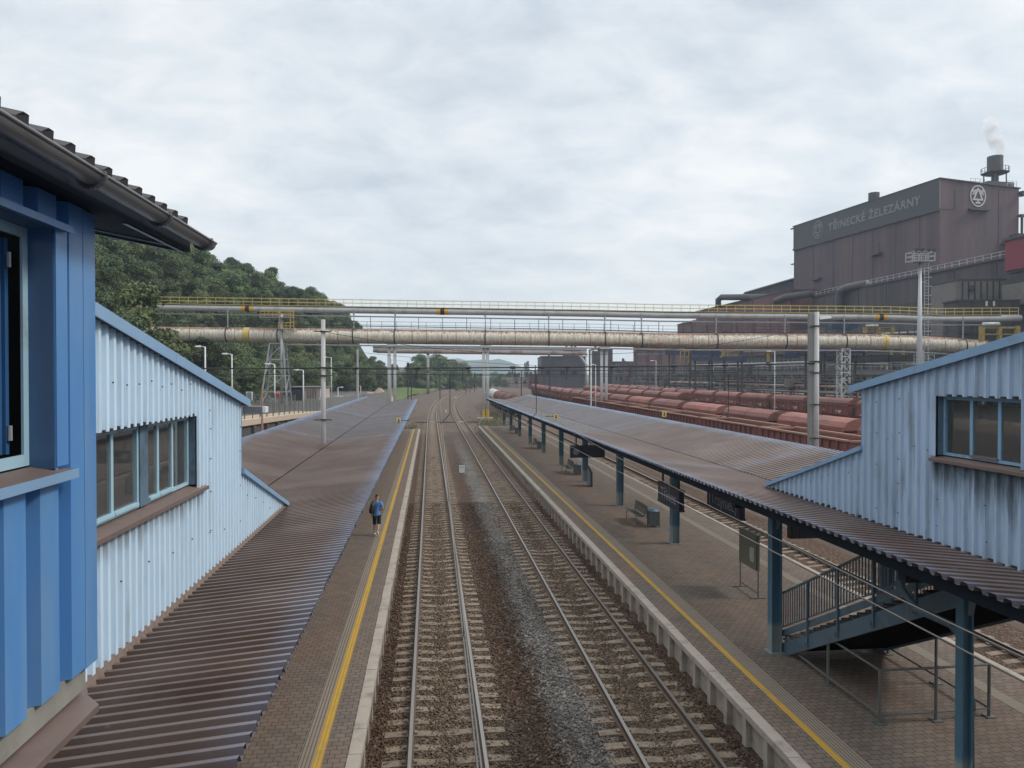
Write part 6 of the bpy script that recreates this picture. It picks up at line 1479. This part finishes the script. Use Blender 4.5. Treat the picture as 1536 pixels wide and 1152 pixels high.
def machine(name, label, px0, px1, py0, py1, d, m, cat, style):
    a, c = at(px0, py1, d), at(px1, py0, d); e = Vector((CS, -SN, 0)); w_ = (c - a).dot(e); h = c.z - a.z
    t = thing(name, tuple((a + e * w_ / 2)), label, cat)
    g = Vector((SN, CS, 0))
    def bx(b, u0, u1, z0, z1, dp=.5):
        p = [a + e * (w_ * u) + g * k for (u, k) in ((u0, 0), (u1, 0), (u1, dp * w_), (u0, dp * w_))]
        b.hexa([(q.x, q.y, a.z + h * z0) for q in p] + [(q.x, q.y, a.z + h * z1) for q in p])
    if style == 'trolley':
        quick('frame', m, t, lambda b: [bx(b, 0, 1, .0, .22), bx(b, .05, .95, .70, .95), bx(b, .1, .16, .2, .72), bx(b, .84, .9, .2, .72), bx(b, .45, .5, .2, .72)])
        quick('cab', M['greyclad'], t, lambda b: [bx(b, .2, .4, .221, .68, .4), bx(b, .55, .8, .221, .6, .4)])
    elif style == 'post':
        quick('frame', m, t, lambda b: [bx(b, 0, 1, .0, 1.0), bx(b, -.3, 1.3, .86, 1.04)])
        quick('foot', M['steel'], t, lambda b: bx(b, -.3, 1.3, -.3, -.01))
    elif style == 'portal':
        quick('frame', m, t, lambda b: [bx(b, 0, .1, 0, 1, .1), bx(b, .9, 1, 0, 1, .1), bx(b, .1, .9, .84, .96, .1), bx(b, .1, .9, .42, .5, .1), bx(b, .46, .54, 0, .84, .1)])
        quick('drum', M['greypipe'], t, lambda b: b.tube([a + e * (w_ * .05) + Vector((0, 0, h * 1.1)), a + e * (w_ * .45) + Vector((0, 0, h * 1.12))], h * .14, 10), smooth=True)
    else:
        quick('housing', m, t, lambda b: [bx(b, 0, 1, 0, .8), bx(b, .15, .5, .8, 1.0), bx(b, .7, .85, .8, .95)])
        quick('panel', M['darkclad'], t, lambda b: bx(b, .3, .42, .1, .6, -.02))
    return t
machine('crane_trolley', 'yellow crane trolley on the blue girder under the rusty pipe', 1083, 1112, 523.5, 536, 170, M['machyellow'], 'crane trolley', 'trolley')
machine('crane_trolley', 'yellow frame with wheels on the left end of the blue girder', 1020, 1034, 524, 545, 190, M['machyellow'], 'crane trolley', 'portal')
machine('machine_house', 'bright blue machine house left of the twin mast, below the rusty pipe', 1178, 1197, 528, 537, 150, M['bluesteel'], 'machine', 'house')
machine('machine_house', 'blue machine boxes above the rusty pipe, right of the twin mast', 1248, 1286, 485, 493, 175, M['bluesteel'], 'machine', 'house')
machine('pipe_portal', 'yellow pipe portal with grey drums above the blue right stair house roof', 1471, 1530, 489, 512, 125, M['machyellow'], 'pipe portal', 'portal')
machine('pipe_portal', 'thin yellow portal behind the pipe left of the floodlight tower', 1296, 1342, 490, 502, 150, M['machyellow'], 'pipe portal', 'portal')
for i, (px_, y0, y1) in enumerate(((1152.5, 527, 543), (1294.5, 521, 535), (1337.5, 522, 534), (1355.5, 522, 533))):
    machine('marker_post', ['yellow upright beside the pale lamp post under the rusty pipe', 'first yellow upright right of the twin mast below the rusty pipe', 'second yellow upright right of the twin mast, left of the floodlight tower', 'stubby yellow upright closest to the floodlight tower'][i], px_ - 2, px_ + 2, y0, y1, 140, M['machyellow'], 'post', 'post')

# ================================================================== LEFT SIDE STREET
rw = thing('retaining_wall', (-13.0, 60, -.3), 'dark buttressed retaining wall below the pale path, beyond the left canopy', 'retaining wall')
pz = lambda y: 4.75 - .032 * max(0, y - 44)
quick('wall', M['retain'], rw, lambda b: [b.hexa([(-13.4, a, -.5), (-13.0, a, -.5), (-13.0, c, -.5), (-13.4, c, -.5), (-13.4, a, pz(a) - .45), (-13.0, a, pz(a) - .45), (-13.0, c, pz(c) - .45), (-13.4, c, pz(c) - .45)]) for a, c in zip(fr(20, 92, 6)[:-1], fr(20, 92, 6)[1:])])
for y in fr(22, 91, 4.2): quick('buttress', M['retain'], rw, lambda b: b.box(-12.995, -12.75, y - .25, y + .25, -.5, pz(y) - .5))
quick('edge_band', M['path'], rw, lambda b: [b.hexa([(-13.5, a, pz(a) - .42), (-12.8, a, pz(a) - .42), (-12.8, c, pz(c) - .42), (-13.5, c, pz(c) - .42), (-13.5, a, pz(a) + .01), (-12.8, a, pz(a) + .01), (-12.8, c, pz(c) + .01), (-13.5, c, pz(c) + .01)]) for a, c in zip(fr(20, 92, 6)[:-1], fr(20, 92, 6)[1:])])
def mesh_fence(X, ya, yb, zf, h, label, step=2.5):
    t = thing('mesh_fence', (X, (ya + yb) / 2, zf(ya)), label, 'fence')
    for y in fr(ya, yb, step): quick('post', M['tubegrey'], t, lambda b: b.cyl(X, y, zf(y), zf(y) + h + .1, .045, n=8))
    def net(b):
        for y in fr(ya, yb, .3): b.beam((X, y, zf(y) + .05), (X, y, zf(y) + h), .014, .014)
        ys = fr(ya, yb, step)
        for p, q_ in zip(ys[:-1], ys[1:]):
            for k in range(7): z = .08 + (h - .1) * k / 6; b.beam((X, p, zf(p) + z), (X, q_, zf(q_) + z), .016, .016)
    quick('mesh', M['tubegrey'], t, net)
mesh_fence(-13.2, 38, 92, pz, 1.25, 'see-through mesh fence along the track side of the pale path')
mesh_fence(-16.1, 38, 92, pz, 1.9, 'taller mesh fence on the street side of the pale path', 3)
fl = thing('barrier_wall', (-13, 130, 1), 'long plain grey barrier wall beyond the left canopy, toward the bare earth', 'wall')
gy = [(92, -13.2, 4.75), (120, -12.2, 4.35), (150, -10.9, 3.95), (186, -9.6, 3.55)]
for (ya, xa, za), (yb, xb, zb) in zip(gy[:-1], gy[1:]):
    quick('panel', M['greywall'], fl, lambda b: b.hexa([(xa - .1, ya + .02, -.3), (xa + .1, ya + .02, -.3), (xb + .1, yb - .02, -.3), (xb - .1, yb - .02, -.3), (xa - .1, ya + .02, za), (xa + .1, ya + .02, za), (xb + .1, yb - .02, zb), (xb - .1, yb - .02, zb)]))
for (ya, xa, za) in gy: quick('post', M['galv'], fl, lambda b: b.box(xa - .14, xa + .14, ya - .018, ya + .018, -.3, za + .15))
# handrail and stay by the stair house
hs = thing('guy_post', (-11.5, 37, 0), 'brown slanted stay and post left of the low end of the pale blue stair house', 'post')
pS = [at(345, 580, 44), at(393, 623, 44)]; quick('stay', M['woodrim'], hs, lambda b: b.tube([tuple(pS[0]), tuple(pS[1])], .06, 8))
quick('post', M['woodrim'], hs, lambda b: b.tube([tuple(at(393, 583, 44)), (at(393, 583, 44).x, at(393, 583, 44).y, -.2)], .06, 8))
ib = at(374, 594, 70)
t = thing('street_sign', (ib.x, ib.y, 3.4), 'white framed street sign behind the fence, above the eave corner', 'sign')
quick('panel', M['panelgrey'], t, lambda b: b.box(ib.x - .2, ib.x + .2, ib.y - .03, ib.y + .03, ib.z - .35, ib.z + .35))
quick('frame', M['white'], t, lambda b: [b.box(ib.x - .3, ib.x - .201, ib.y - .04, ib.y + .04, ib.z - .4, ib.z + .4), b.box(ib.x + .201, ib.x + .3, ib.y - .04, ib.y + .04, ib.z - .4, ib.z + .4), b.box(ib.x - .2, ib.x + .2, ib.y - .04, ib.y + .04, ib.z + .351, ib.z + .4)])
quick('post', M['galv'], t, lambda b: [b.box(ib.x + s * .25 - .03, ib.x + s * .25 + .03, ib.y - .025, ib.y + .025, 3.4, ib.z - .401) for s in (-1, 1)])
# low buildings
lb = thing('low_building', tuple(at(468, 600, 150)), 'low beige flat roofed building behind the fence, left of the canopy mast', 'building')
A1 = at(432, 606, 150); A2 = at(456, 606, 150); A3 = at(480, 606, 150); up = Vector((0, 0, 4.0)); gB = Vector((SN, CS, 0)) * 8
def bb(p, q_, h0): return [(p.x, p.y, 1.2), (q_.x, q_.y, 1.2), ((q_ + gB).x, (q_ + gB).y, 1.2), ((p + gB).x, (p + gB).y, 1.2), (p.x, p.y, h0), (q_.x, q_.y, h0), ((q_ + gB).x, (q_ + gB).y, h0), ((p + gB).x, (p + gB).y, h0)]
quick('wall', M['beigewall'], lb, lambda b: b.hexa(bb(A2, A3, 5.0))); quick('wing', M['darkclad'], lb, lambda b: b.hexa(bb(A1, A2 - Vector((.02, 0, 0)), 4.9)))
quick('roof', M['greywall'], lb, lambda b: b.hexa([(x, y, 5.01 if z < 3 else 5.2) for x, y, z in bb(A1 - Vector((.3, .3, 0)), A3 + Vector((.3, -.3, 0)), 5.0)]))
quick('stain', M['darkclad'], lb, lambda b: [b.box(at(461 + i * 4, 600, 149.8).x, at(461 + i * 4, 600, 149.8).x + .12, at(461 + i * 4, 600, 149.8).y - .06, at(461 + i * 4, 600, 149.8).y - .02, 2.8, 4.6) for i in range(4)])
rk = at(418, 592, 135)
t = thing('red_umbrella', (rk.x, rk.y, 2), 'closed looking red parasol at the foot of the lattice tower', 'parasol')
quick('canopy', M['red'], t, lambda b: b.tube([(rk.x, rk.y, rk.z - .6), (rk.x, rk.y, rk.z + .2), (rk.x, rk.y, rk.z + .75)], [.75, .7, .05], 10)); quick('pole', M['galv'], t, lambda b: b.cyl(rk.x, rk.y, 1.8, rk.z - .6, .04))
# mound of bare earth
def mound():
    b = MB(); c = at(566, 600, 214); n = 26
    for j in range(n + 1):
        for i in range(n + 1):
            u, v = i / n * 2 - 1, j / n * 2 - 1; r = math.sqrt(u * u + v * v)
            b.v.append((c.x + u * 5.2, c.y + v * 16, .2 + 3.5 * max(0, 1 - r ** 1.5) * (.9 + .2 * math.sin(u * 7 + v * 5)) + .15 * math.sin(u * 23) * math.sin(v * 19)))
    for j in range(n):
        for i in range(n): a = j * (n + 1) + i; b.f.append((a, a + 1, a + n + 2, a + n + 1))
    o = b.build('earth_mound', M['earth'], None); tag(o, 'mound of bare brown earth at the foot of the wood by the grey barrier', 'earth mound')
mound()
# parked cars
def make_car(label, paint, loc, rz):
    t = thing('parked_car', loc, label, 'car', 'cars parked in the street', rz)
    def body(b):
        P = [(-2.1, .25), (2.1, .25), (2.12, .6), (1.95, .82), (1.1, .93), (.55, 1.40), (-1.05, 1.45), (-1.75, 1.0), (-2.1, .92)]
        b.prism([(y, z) for y, z in P], -.78, .78, 'X')
    quick('body', paint, t, body, local=True)
    quick('window', M['carglass'], t, lambda b: [b.prism([(.98, .95), (.52, 1.36), (-1.0, 1.40), (-1.55, 1.0)], s * .785 - .004, s * .785 + .004, 'X') for s in (-1, 1)] + [b.hexa([(-.65, 1.09, .95), (.65, 1.09, .95), (.65, 1.12, .96), (-.65, 1.12, .96), (-.6, .57, 1.41), (.6, .57, 1.41), (.6, .6, 1.42), (-.6, .6, 1.42)])], local=True)
    for x in (-.72, .72):
        for y in (-1.3, 1.3): quick('wheel', M['tyre'], t, lambda b: b.tube([(x - .11, y, .32), (x + .11, y, .32)], .32, 14), local=True)
    for x in (-.55, .55): quick('headlight', M['white'], t, lambda b: b.box(x - .18, x + .18, 2.06, 2.13, .58, .72), local=True)
    return t
for i, (px_, py_, d) in enumerate(((505, 593, 150), (523, 592, 158), (512, 593, 172))):
    p = at(px_, py_, d); make_car(['light grey car parked behind the grey barrier, leftmost of the cars', 'white car parked behind the grey barrier nearest the bare earth', 'blue grey car parked between and behind the two pale cars'][i], [M['white'], M['carwhite'], M['cargrey']][i], (p.x, p.y, CAMZ - (py_ + 4 - 562) * d / F - 1.05), 1.4 + .2 * i)

# ================================================================== TREES
def crown_mesh(name, seed, h, rad, nblob, nleaf, leaf, m, flat=1.0, top=.0):
    g = np.random.default_rng(seed)
    ctr = []
    while len(ctr) < nblob:
        p = g.uniform(-1, 1, 3); r2 = (p ** 2).sum()
        if .12 < r2 < .95: ctr.append(p)
    ctr = np.array(ctr); zc = h * .53
    C = ctr * np.array([rad * .78, rad * .78, h * .40 * flat]) + np.array([0, 0, zc])
    R_ = rad * g.uniform(.26, .50, nblob)
    tone_b = g.uniform(0, 1, nblob)
    bi = g.integers(0, nblob, nleaf)
    d = g.normal(size=(nleaf, 3)); d /= np.linalg.norm(d, axis=1)[:, None]; d[:, 2] = np.where(d[:, 2] < -.35, -d[:, 2], d[:, 2])
    P = C[bi] + d * R_[bi][:, None] * g.uniform(.62, 1.12, nleaf)[:, None] * np.array([1, 1, .82])
    nrm = d + g.normal(size=(nleaf, 3)) * .55; nrm /= np.linalg.norm(nrm, axis=1)[:, None]
    a = np.cross(nrm, g.normal(size=(nleaf, 3))); a /= np.linalg.norm(a, axis=1)[:, None] + 1e-9; b = np.cross(nrm, a)
    s = leaf * g.uniform(.55, 1.3, nleaf)[:, None]
    V = np.stack([P - a * s - b * s * .6, P + a * s * .9 - b * s * .5, P + a * s + b * s * .6, P - a * s * .8 + b * s * .7], 1).reshape(-1, 3)
    me = bpy.data.meshes.new(name); me.vertices.add(len(V)); me.vertices.foreach_set('co', V.ravel().astype(np.float32))
    me.loops.add(nleaf * 4); me.loops.foreach_set('vertex_index', np.arange(nleaf * 4, dtype=np.int32)); me.polygons.add(nleaf); me.polygons.foreach_set('loop_start', np.arange(0, nleaf * 4, 4, dtype=np.int32)); me.update(calc_edges=True)
    tone = np.clip(tone_b[bi] * .55 + g.uniform(0, .45, nleaf), 0, 1)
    at_ = me.attributes.new('tone', 'FLOAT', 'FACE'); at_.data.foreach_set('value', tone.astype(np.float32)); me.materials.append(m)
    return me
def trunk_mesh(name, seed, h, r):
    rr_ = random.Random(seed); b = MB()
    b.tube([(0, 0, -.6), (.02 * h, 0, h * .25), (0, .02 * h, h * .5), (.01 * h, 0, h * .8)], [r, r * .8, r * .55, r * .15], 8)
    for i in range(6):
        t = rr_.uniform(.25, .6); an = rr_.uniform(0, 6.28); L = h * rr_.uniform(.2, .34)
        b.tube([(0, 0, h * t), (math.cos(an) * L * .5, math.sin(an) * L * .5, h * t + L * .45), (math.cos(an) * L, math.sin(an) * L, h * t + L * .75)], [r * .45, r * .3, r * .08], 6)
    o = b.build(name, M['bark'], None); me = o.data; bpy.data.objects.remove(o); return me
VAR = []
for i, (h, rad, nb, nl, lf) in enumerate(((13, 4.6, 34, 15000, .17), (15, 4.9, 38, 16500, .175), (11.5, 4.4, 30, 13000, .17), (14, 4.1, 32, 13500, .17), (12.5, 5.2, 36, 15500, .175))):
    VAR.append((crown_mesh('crown', 100 + i, h, rad, nb, nl, lf, M['leaf']), trunk_mesh('trunk', i, h, .24), h))
VAR.append((crown_mesh('crown', 210, 12, 4.3, 32, 13000, .16, M['leaf2']), trunk_mesh('trunk', 9, 12, .22), 12))
SHR = crown_mesh('foliage', 300, 3.6, 2.2, 14, 1500, .20, M['leaf2'], .9)
def tree(x, y, z, v, s, rz, label, group, cat='tree', name='deciduous_tree'):
    c, t_, h = VAR[v]
    r = bpy.data.objects.new(name, None); col.objects.link(r); r.location = (x, y, z); r.rotation_euler = (0, 0, rz); r.scale = (s * random.uniform(.92, 1.1), s * random.uniform(.92, 1.1), s); r.empty_display_size = .2
    tag(r, label, cat, group)
    for nm, me in (('crown', c), ('trunk', t_)):
        o = bpy.data.objects.new(nm, me); col.objects.link(o); o.parent = r
    return r
nT = 0
y = 84.0
while y < 392:
    step = 5.2 if y < 200 else 6.0
    x0 = hill_front(y) + 2
    xx = x0 + random.uniform(-1, 1); k = 0
    while xx > x0 - (46 if y < 200 else 34):
        px_ = 768 + ((xx / (xx * SN + y * CS)) - SN) / CS * F
        if -40 < px_ < 640 and nT < 298:
            zz = hill_left(xx, y); s = random.uniform(.66, .98)
            
            tree(xx + random.uniform(-1.4, 1.4), y + random.uniform(-2, 2), zz - .4, random.choice((0, 1, 2, 3, 4, 0, 1, 2, 3, 5)), s, random.uniform(0, 6.28), 'dense green broadleaf tree in the wood covering the left hillside', 'trees of the left hillside wood'); nT += 1
        xx -= random.uniform(4.8, 6.4) if k > 0 else 4.4; k += 1
    y += step
p = at(205, 500, 92); tree(p.x, p.y, 2.6, 1, 1.12, .6, 'big pale green tree in front of the wood, over the left ends of the pipes', 'trees in front of the wood')
p = at(160, 500, 84); tree(p.x, p.y, 2.6, 5, 1.05, 1.6, 'leafy light green tree at the blue building edge, left of the big pale tree', 'trees in front of the wood')
p = at(238, 500, 104); tree(p.x, p.y, 2.4, 0, .9, 2.6, 'lower dark tree below the left end of the rusty pipe', 'trees in front of the wood')
for i, (px_, d, v, s) in enumerate(((340, 128, 2, .62), (382, 140, 4, .66), (520, 225, 5, .72), (552, 260, 5, .8), (470, 190, 0, .7))):
    p = at(px_, 500, d); tree(p.x, p.y, 1.2, v, s, i, ['small tree behind the street lamps at the wood edge', 'small tree left of the lattice tower at the wood edge', 'light green tree right of the canopy mast', 'light green tree beside the twin pale poles', 'dark small tree just left of the canopy mast'][i], 'trees in front of the wood')
for i, (px_, d, v, s) in enumerate(((566, 330, 0, .85), (576, 345, 3, .9), (586, 360, 1, .8), (597, 372, 2, .9), (607, 392, 4, .85), (616, 410, 0, .95), (590, 400, 1, 1.0))):
    p = at(px_, 560, d); tree(p.x, p.y, -1.2, v, s, i * 2.1, f'{ORD[i]} leafy tree from the left between the hillside wood and the dark clump', 'trees between the wood and the clump')
# trees and hedges closing the view along the line
for i, (px_, d, v, s, z) in enumerate(((629, 400, 1, 1.15, .3), (645, 415, 0, 1.35, .3), (660, 405, 3, 1.42, .3), (674, 425, 4, 1.2, .3), (688, 440, 2, 1.2, .3), (640, 380, 2, .9, .3), (622, 385, 4, .9, .3), (698, 470, 2, .95, .3), (656, 390, 5, .85, .3), (680, 405, 0, .85, .3))):
    p = at(px_, 560, d); tree(p.x, p.y, z - 3.2, v, s * 1.28, i * 1.3, f'{ORD[i]} tree of the dark clump beyond the grass verge where the tracks bend', 'clump of trees where the tracks bend')
far = [(p_, d_, s_) for p_, d_, s_ in ((706, 520, .75), (716, 560, .7), (727, 540, .65), (739, 600, .7), (750, 640, .75), (762, 600, .7), (775, 620, .72), (788, 590, .66), (800, 560, .7), (815, 640, .9), (747, 520, .45), (732, 500, .42), (770, 700, 1.0), (720, 640, .9), (700, 600, .85), (742, 760, 1.0), (722, 470, .55), (733, 455, .5), (745, 480, .62), (757, 470, .55), (768, 490, .6), (780, 480, .5), (792, 520, .6), (805, 500, .62), (712, 490, .7), (752, 520, .8), (764, 540, .8), (776, 550, .85))]
for i, (px_, d, s) in enumerate(far):
    p = at(px_, 560, d); tree(p.x, p.y, -1.8, i % 5, s, i, 'small far tree along the line between the tracks and the wagon yard', 'far trees along the line')
def shrub(px_, d, s, label):
    p = at(px_, 560, d); o = bpy.data.objects.new('shrub', SHR); col.objects.link(o); o.location = (p.x, p.y, .0); o.scale = (s, s, s * .8); o.rotation_euler = (0, 0, px_); tag(o, label, 'shrub', 'shrubs by the grass verge')
for i, (px_, d, s) in enumerate(((690, 380, 1.0), (697, 372, .8), (705, 390, .9), (686, 352, .7), (712, 420, .9), (720, 430, .8))): shrub(px_, d, s, f'{ORD[i]} pale green shrub from the left beside the far end of the grass verge')
# thin weeds along platform ends
def weeds():
    n = 5200; g = np.random.default_rng(5); b = MB()
    for (cx, cy, rx, ry, k) in ((9.6, 116, 3.2, 12, 420), (-3, 108, 1.6, 9, 160), (-6, 140, 2, 30, 400), (11.5, 140, 2.0, 20, 350)):
        for i in range(k):
            x, y_ = cx + g.normal() * rx * .5, cy + g.normal() * ry * .5; h = g.uniform(.1, .38); a = g.uniform(0, 6.28); w_ = .05
            b.quad((x - w_ * math.cos(a), y_ - w_ * math.sin(a), -.2), (x + w_ * math.cos(a), y_ + w_ * math.sin(a), -.2), (x + w_ * 1.6 * math.cos(a) + .06, y_ + w_ * math.sin(a), -.2 + h), (x - w_ * .6 * math.cos(a), y_ - w_ * math.sin(a) + .05, -.2 + h))
    o = b.build('weeds', M['weed'], None); tag(o, 'sparse yellow green weeds growing past the platform ends', 'weeds', kind='stuff')
weeds()

# ================================================================== THE WALKING MAN
def skin_body(name, verts, edges, m, parent, sub=2, root=0):
    me = bpy.data.meshes.new(name); me.from_pydata([v[0] for v in verts], edges, []); me.update()
    o = bpy.data.objects.new(name, me); col.objects.link(o)
    if parent: o.parent = parent
    me.materials.append(m)
    sk_ = o.modifiers.new('skin', 'SKIN'); sk_.use_smooth_shade = True
    if not me.skin_vertices: 
        bm = bmesh.new(); bm.from_mesh(me); bm.verts.layers.skin.verify(); bm.to_mesh(me); bm.free()
    for i, v in enumerate(verts):
        r = v[1]; r = r if isinstance(r, tuple) else (r, r); me.skin_vertices[0].data[i].radius = r; me.skin_vertices[0].data[i].use_root = (i == root)
    ss = o.modifiers.new('sub', 'SUBSURF'); ss.levels = sub; ss.render_levels = sub
    bpy.context.view_layer.update()
    dg = bpy.context.evaluated_depsgraph_get(); ev = o.evaluated_get(dg); nm = bpy.data.meshes.new_from_object(ev)
    o.modifiers.clear(); o.data = nm
    nm.polygons.foreach_set('use_smooth', [True] * len(nm.polygons))
    return o
mp = Vector((-2.33, (32.7 + 2.3 * SN) / CS, .555))
man = thing('person', tuple(mp), 'man in a blue t-shirt, black knee shorts and white trainers walking away along the platform', 'person', rz=R(-5))
V = [((0, 0, .96), (.13, .10)), ((0, .01, 1.15), (.125, .09)), ((0, .02, 1.34), (.145, .10)), ((0, .005, 1.47), (.07, .06)), ((.005, .03, 1.56), .055), ((.005, .045, 1.65), (.075, .092)), ((.005, .045, 1.725), (.068, .083)),
     ((-.095, 0, .88), .088), ((-.10, .05, .50), .058), ((-.105, .035, .35), .056), ((-.105, .03, .10), .036), ((-.105, .15, .045), .035),
     ((.095, 0, .88), .088), ((.10, -.02, .50), .058), ((.09, -.17, .40), .055), ((.085, -.31, .25), .036), ((.088, -.28, .15), .035), ((.09, -.21, .07), .032),
     ((-.19, .01, 1.42), .062), ((-.27, -.02, 1.16), .044), ((-.25, .06, .93), .032), ((-.245, .085, .85), (.04, .022)),
     ((.19, .01, 1.42), .062), ((.265, -.05, 1.17), .044), ((.20, .14, 1.08), .032), ((.165, .21, 1.08), (.04, .022)),
     ((.005, .13, 1.645), .016), ((-.085, .045, 1.645), .016), ((.095, .045, 1.645), .016)]
E = [(0, 1), (1, 2), (2, 3), (3, 4), (4, 5), (5, 6), (0, 7), (7, 8), (8, 9), (9, 10), (10, 11), (0, 12), (12, 13), (13, 14), (14, 15), (15, 16), (16, 17), (2, 18), (18, 19), (19, 20), (20, 21), (2, 22), (22, 23), (23, 24), (24, 25), (5, 26), (5, 27), (5, 28)]
for hnd, sgn in ((21, -1), (25, 1)):
    h = Vector(V[hnd][0]); dr = (h - Vector(V[hnd - 1][0])).normalized()
    sd = Vector((0, 1, 0)) if sgn < 0 else Vector((0, 0, 1))
    for k, (o_, L) in enumerate(((-.030, .055), (-.010, .068), (.010, .064), (.028, .050))):
        i = len(V); V += [(tuple(h + sd * o_ + dr * .035), .0095), (tuple(h + sd * o_ + dr * (.035 + L * .55) + Vector((.012 * -sgn, 0, 0))), .0085), (tuple(h + sd * o_ + dr * (.02 + L) + Vector((.03 * -sgn, 0, 0))), .0075)]; E += [(hnd, i), (i, i + 1), (i + 1, i + 2)]
    i = len(V); V += [(tuple(h - dr * .015 + sd * .045), .011), (tuple(h + dr * .03 + sd * .062), .009)]; E += [(hnd, i), (i, i + 1)]
skin_body('body', V, E, M['skin'], man)
skin_body('shirt', [((0, 0, .80), (.185, .145)), ((0, 0, .93), (.175, .135)), ((0, .0, 1.05), (.16, .118)), ((0, .01, 1.2), (.158, .112)), ((0, .02, 1.36), (.178, .122)), ((0, .005, 1.475), (.09, .08)), ((-.185, .01, 1.425), .085), ((-.255, -.012, 1.21), .07), ((.185, .01, 1.425), .085), ((.252, -.035, 1.21), .07)],
          [(0, 1), (1, 2), (2, 3), (3, 4), (4, 5), (4, 6), (6, 7), (4, 8), (8, 9)], M['shirt'], man)
skin_body('shorts', [((0, 0, .97), (.15, .115)), ((-.095, 0, .86), .11), ((-.10, .03, .66), .095), ((-.102, .052, .44), .088), ((.095, 0, .86), .11), ((.10, -.005, .66), .095), ((.107, -.035, .46), .086)], [(0, 1), (1, 2), (2, 3), (0, 4), (4, 5), (5, 6)], M['shorts'], man)
for nm, P in (('shoe', [((-.105, -.03, .055), (.048, .05)), ((-.106, .06, .048), (.048, .042)), ((-.107, .18, .038), (.045, .032))]), ('shoe', [((.086, -.355, .24), (.046, .048)), ((.089, -.30, .145), (.046, .042)), ((.091, -.22, .055), (.044, .030))])):
    skin_body(nm, P, [(0, 1), (1, 2)], M['shoe'], man)
skin_body('hair', [((.005, .015, 1.68), (.078, .075)), ((.005, .035, 1.745), (.076, .088)), ((.005, .05, 1.775), (.05, .06))], [(0, 1), (1, 2)], M['hair'], man)
bk = thing('backpack', (mp.x - .17, mp.y - .16, mp.z + 1.2), 'black backpack hung on the left shoulder of the man in the blue shirt', 'backpack', rz=R(-5))
skin_body('bag', [((-.03, -.03, -.24), (.13, .09)), ((-.02, -.045, -.05), (.15, .115)), ((.01, -.03, .15), (.12, .09)), ((.02, .0, .25), (.07, .05))], [(0, 1), (1, 2), (2, 3)], M['black'], bk)
skin_body('strap', [((.02, 0, .24), .022), ((.01, .12, .335), .022), ((0, .24, .27), .02), ((-.02, .27, .08), .02)], [(0, 1), (1, 2), (2, 3)], M['black'], bk)

# ================================================================== HAZE
hb = MB(); hb.box(-1900, 3600, -900, 3700, -3, 195)
def m_haze():
    m = bpy.data.materials.new('air haze'); m.use_nodes = True; t = m.node_tree; t.nodes.clear()
    o = t.nodes.new('ShaderNodeOutputMaterial'); v = t.nodes.new('ShaderNodeVolumePrincipled'); t.links.new(v.outputs[0], o.inputs['Volume'])
    v.inputs['Color'].default_value = (.72, .86, 1.0, 1); v.inputs['Density'].default_value = 0.00025; v.inputs['Anisotropy'].default_value = .25
    return m
ho = hb.build('haze', m_haze(), None); ho['kind'] = 'stuff'; ho['label'] = 'thin pale haze over the station, works and far hills'; ho['category'] = 'haze'
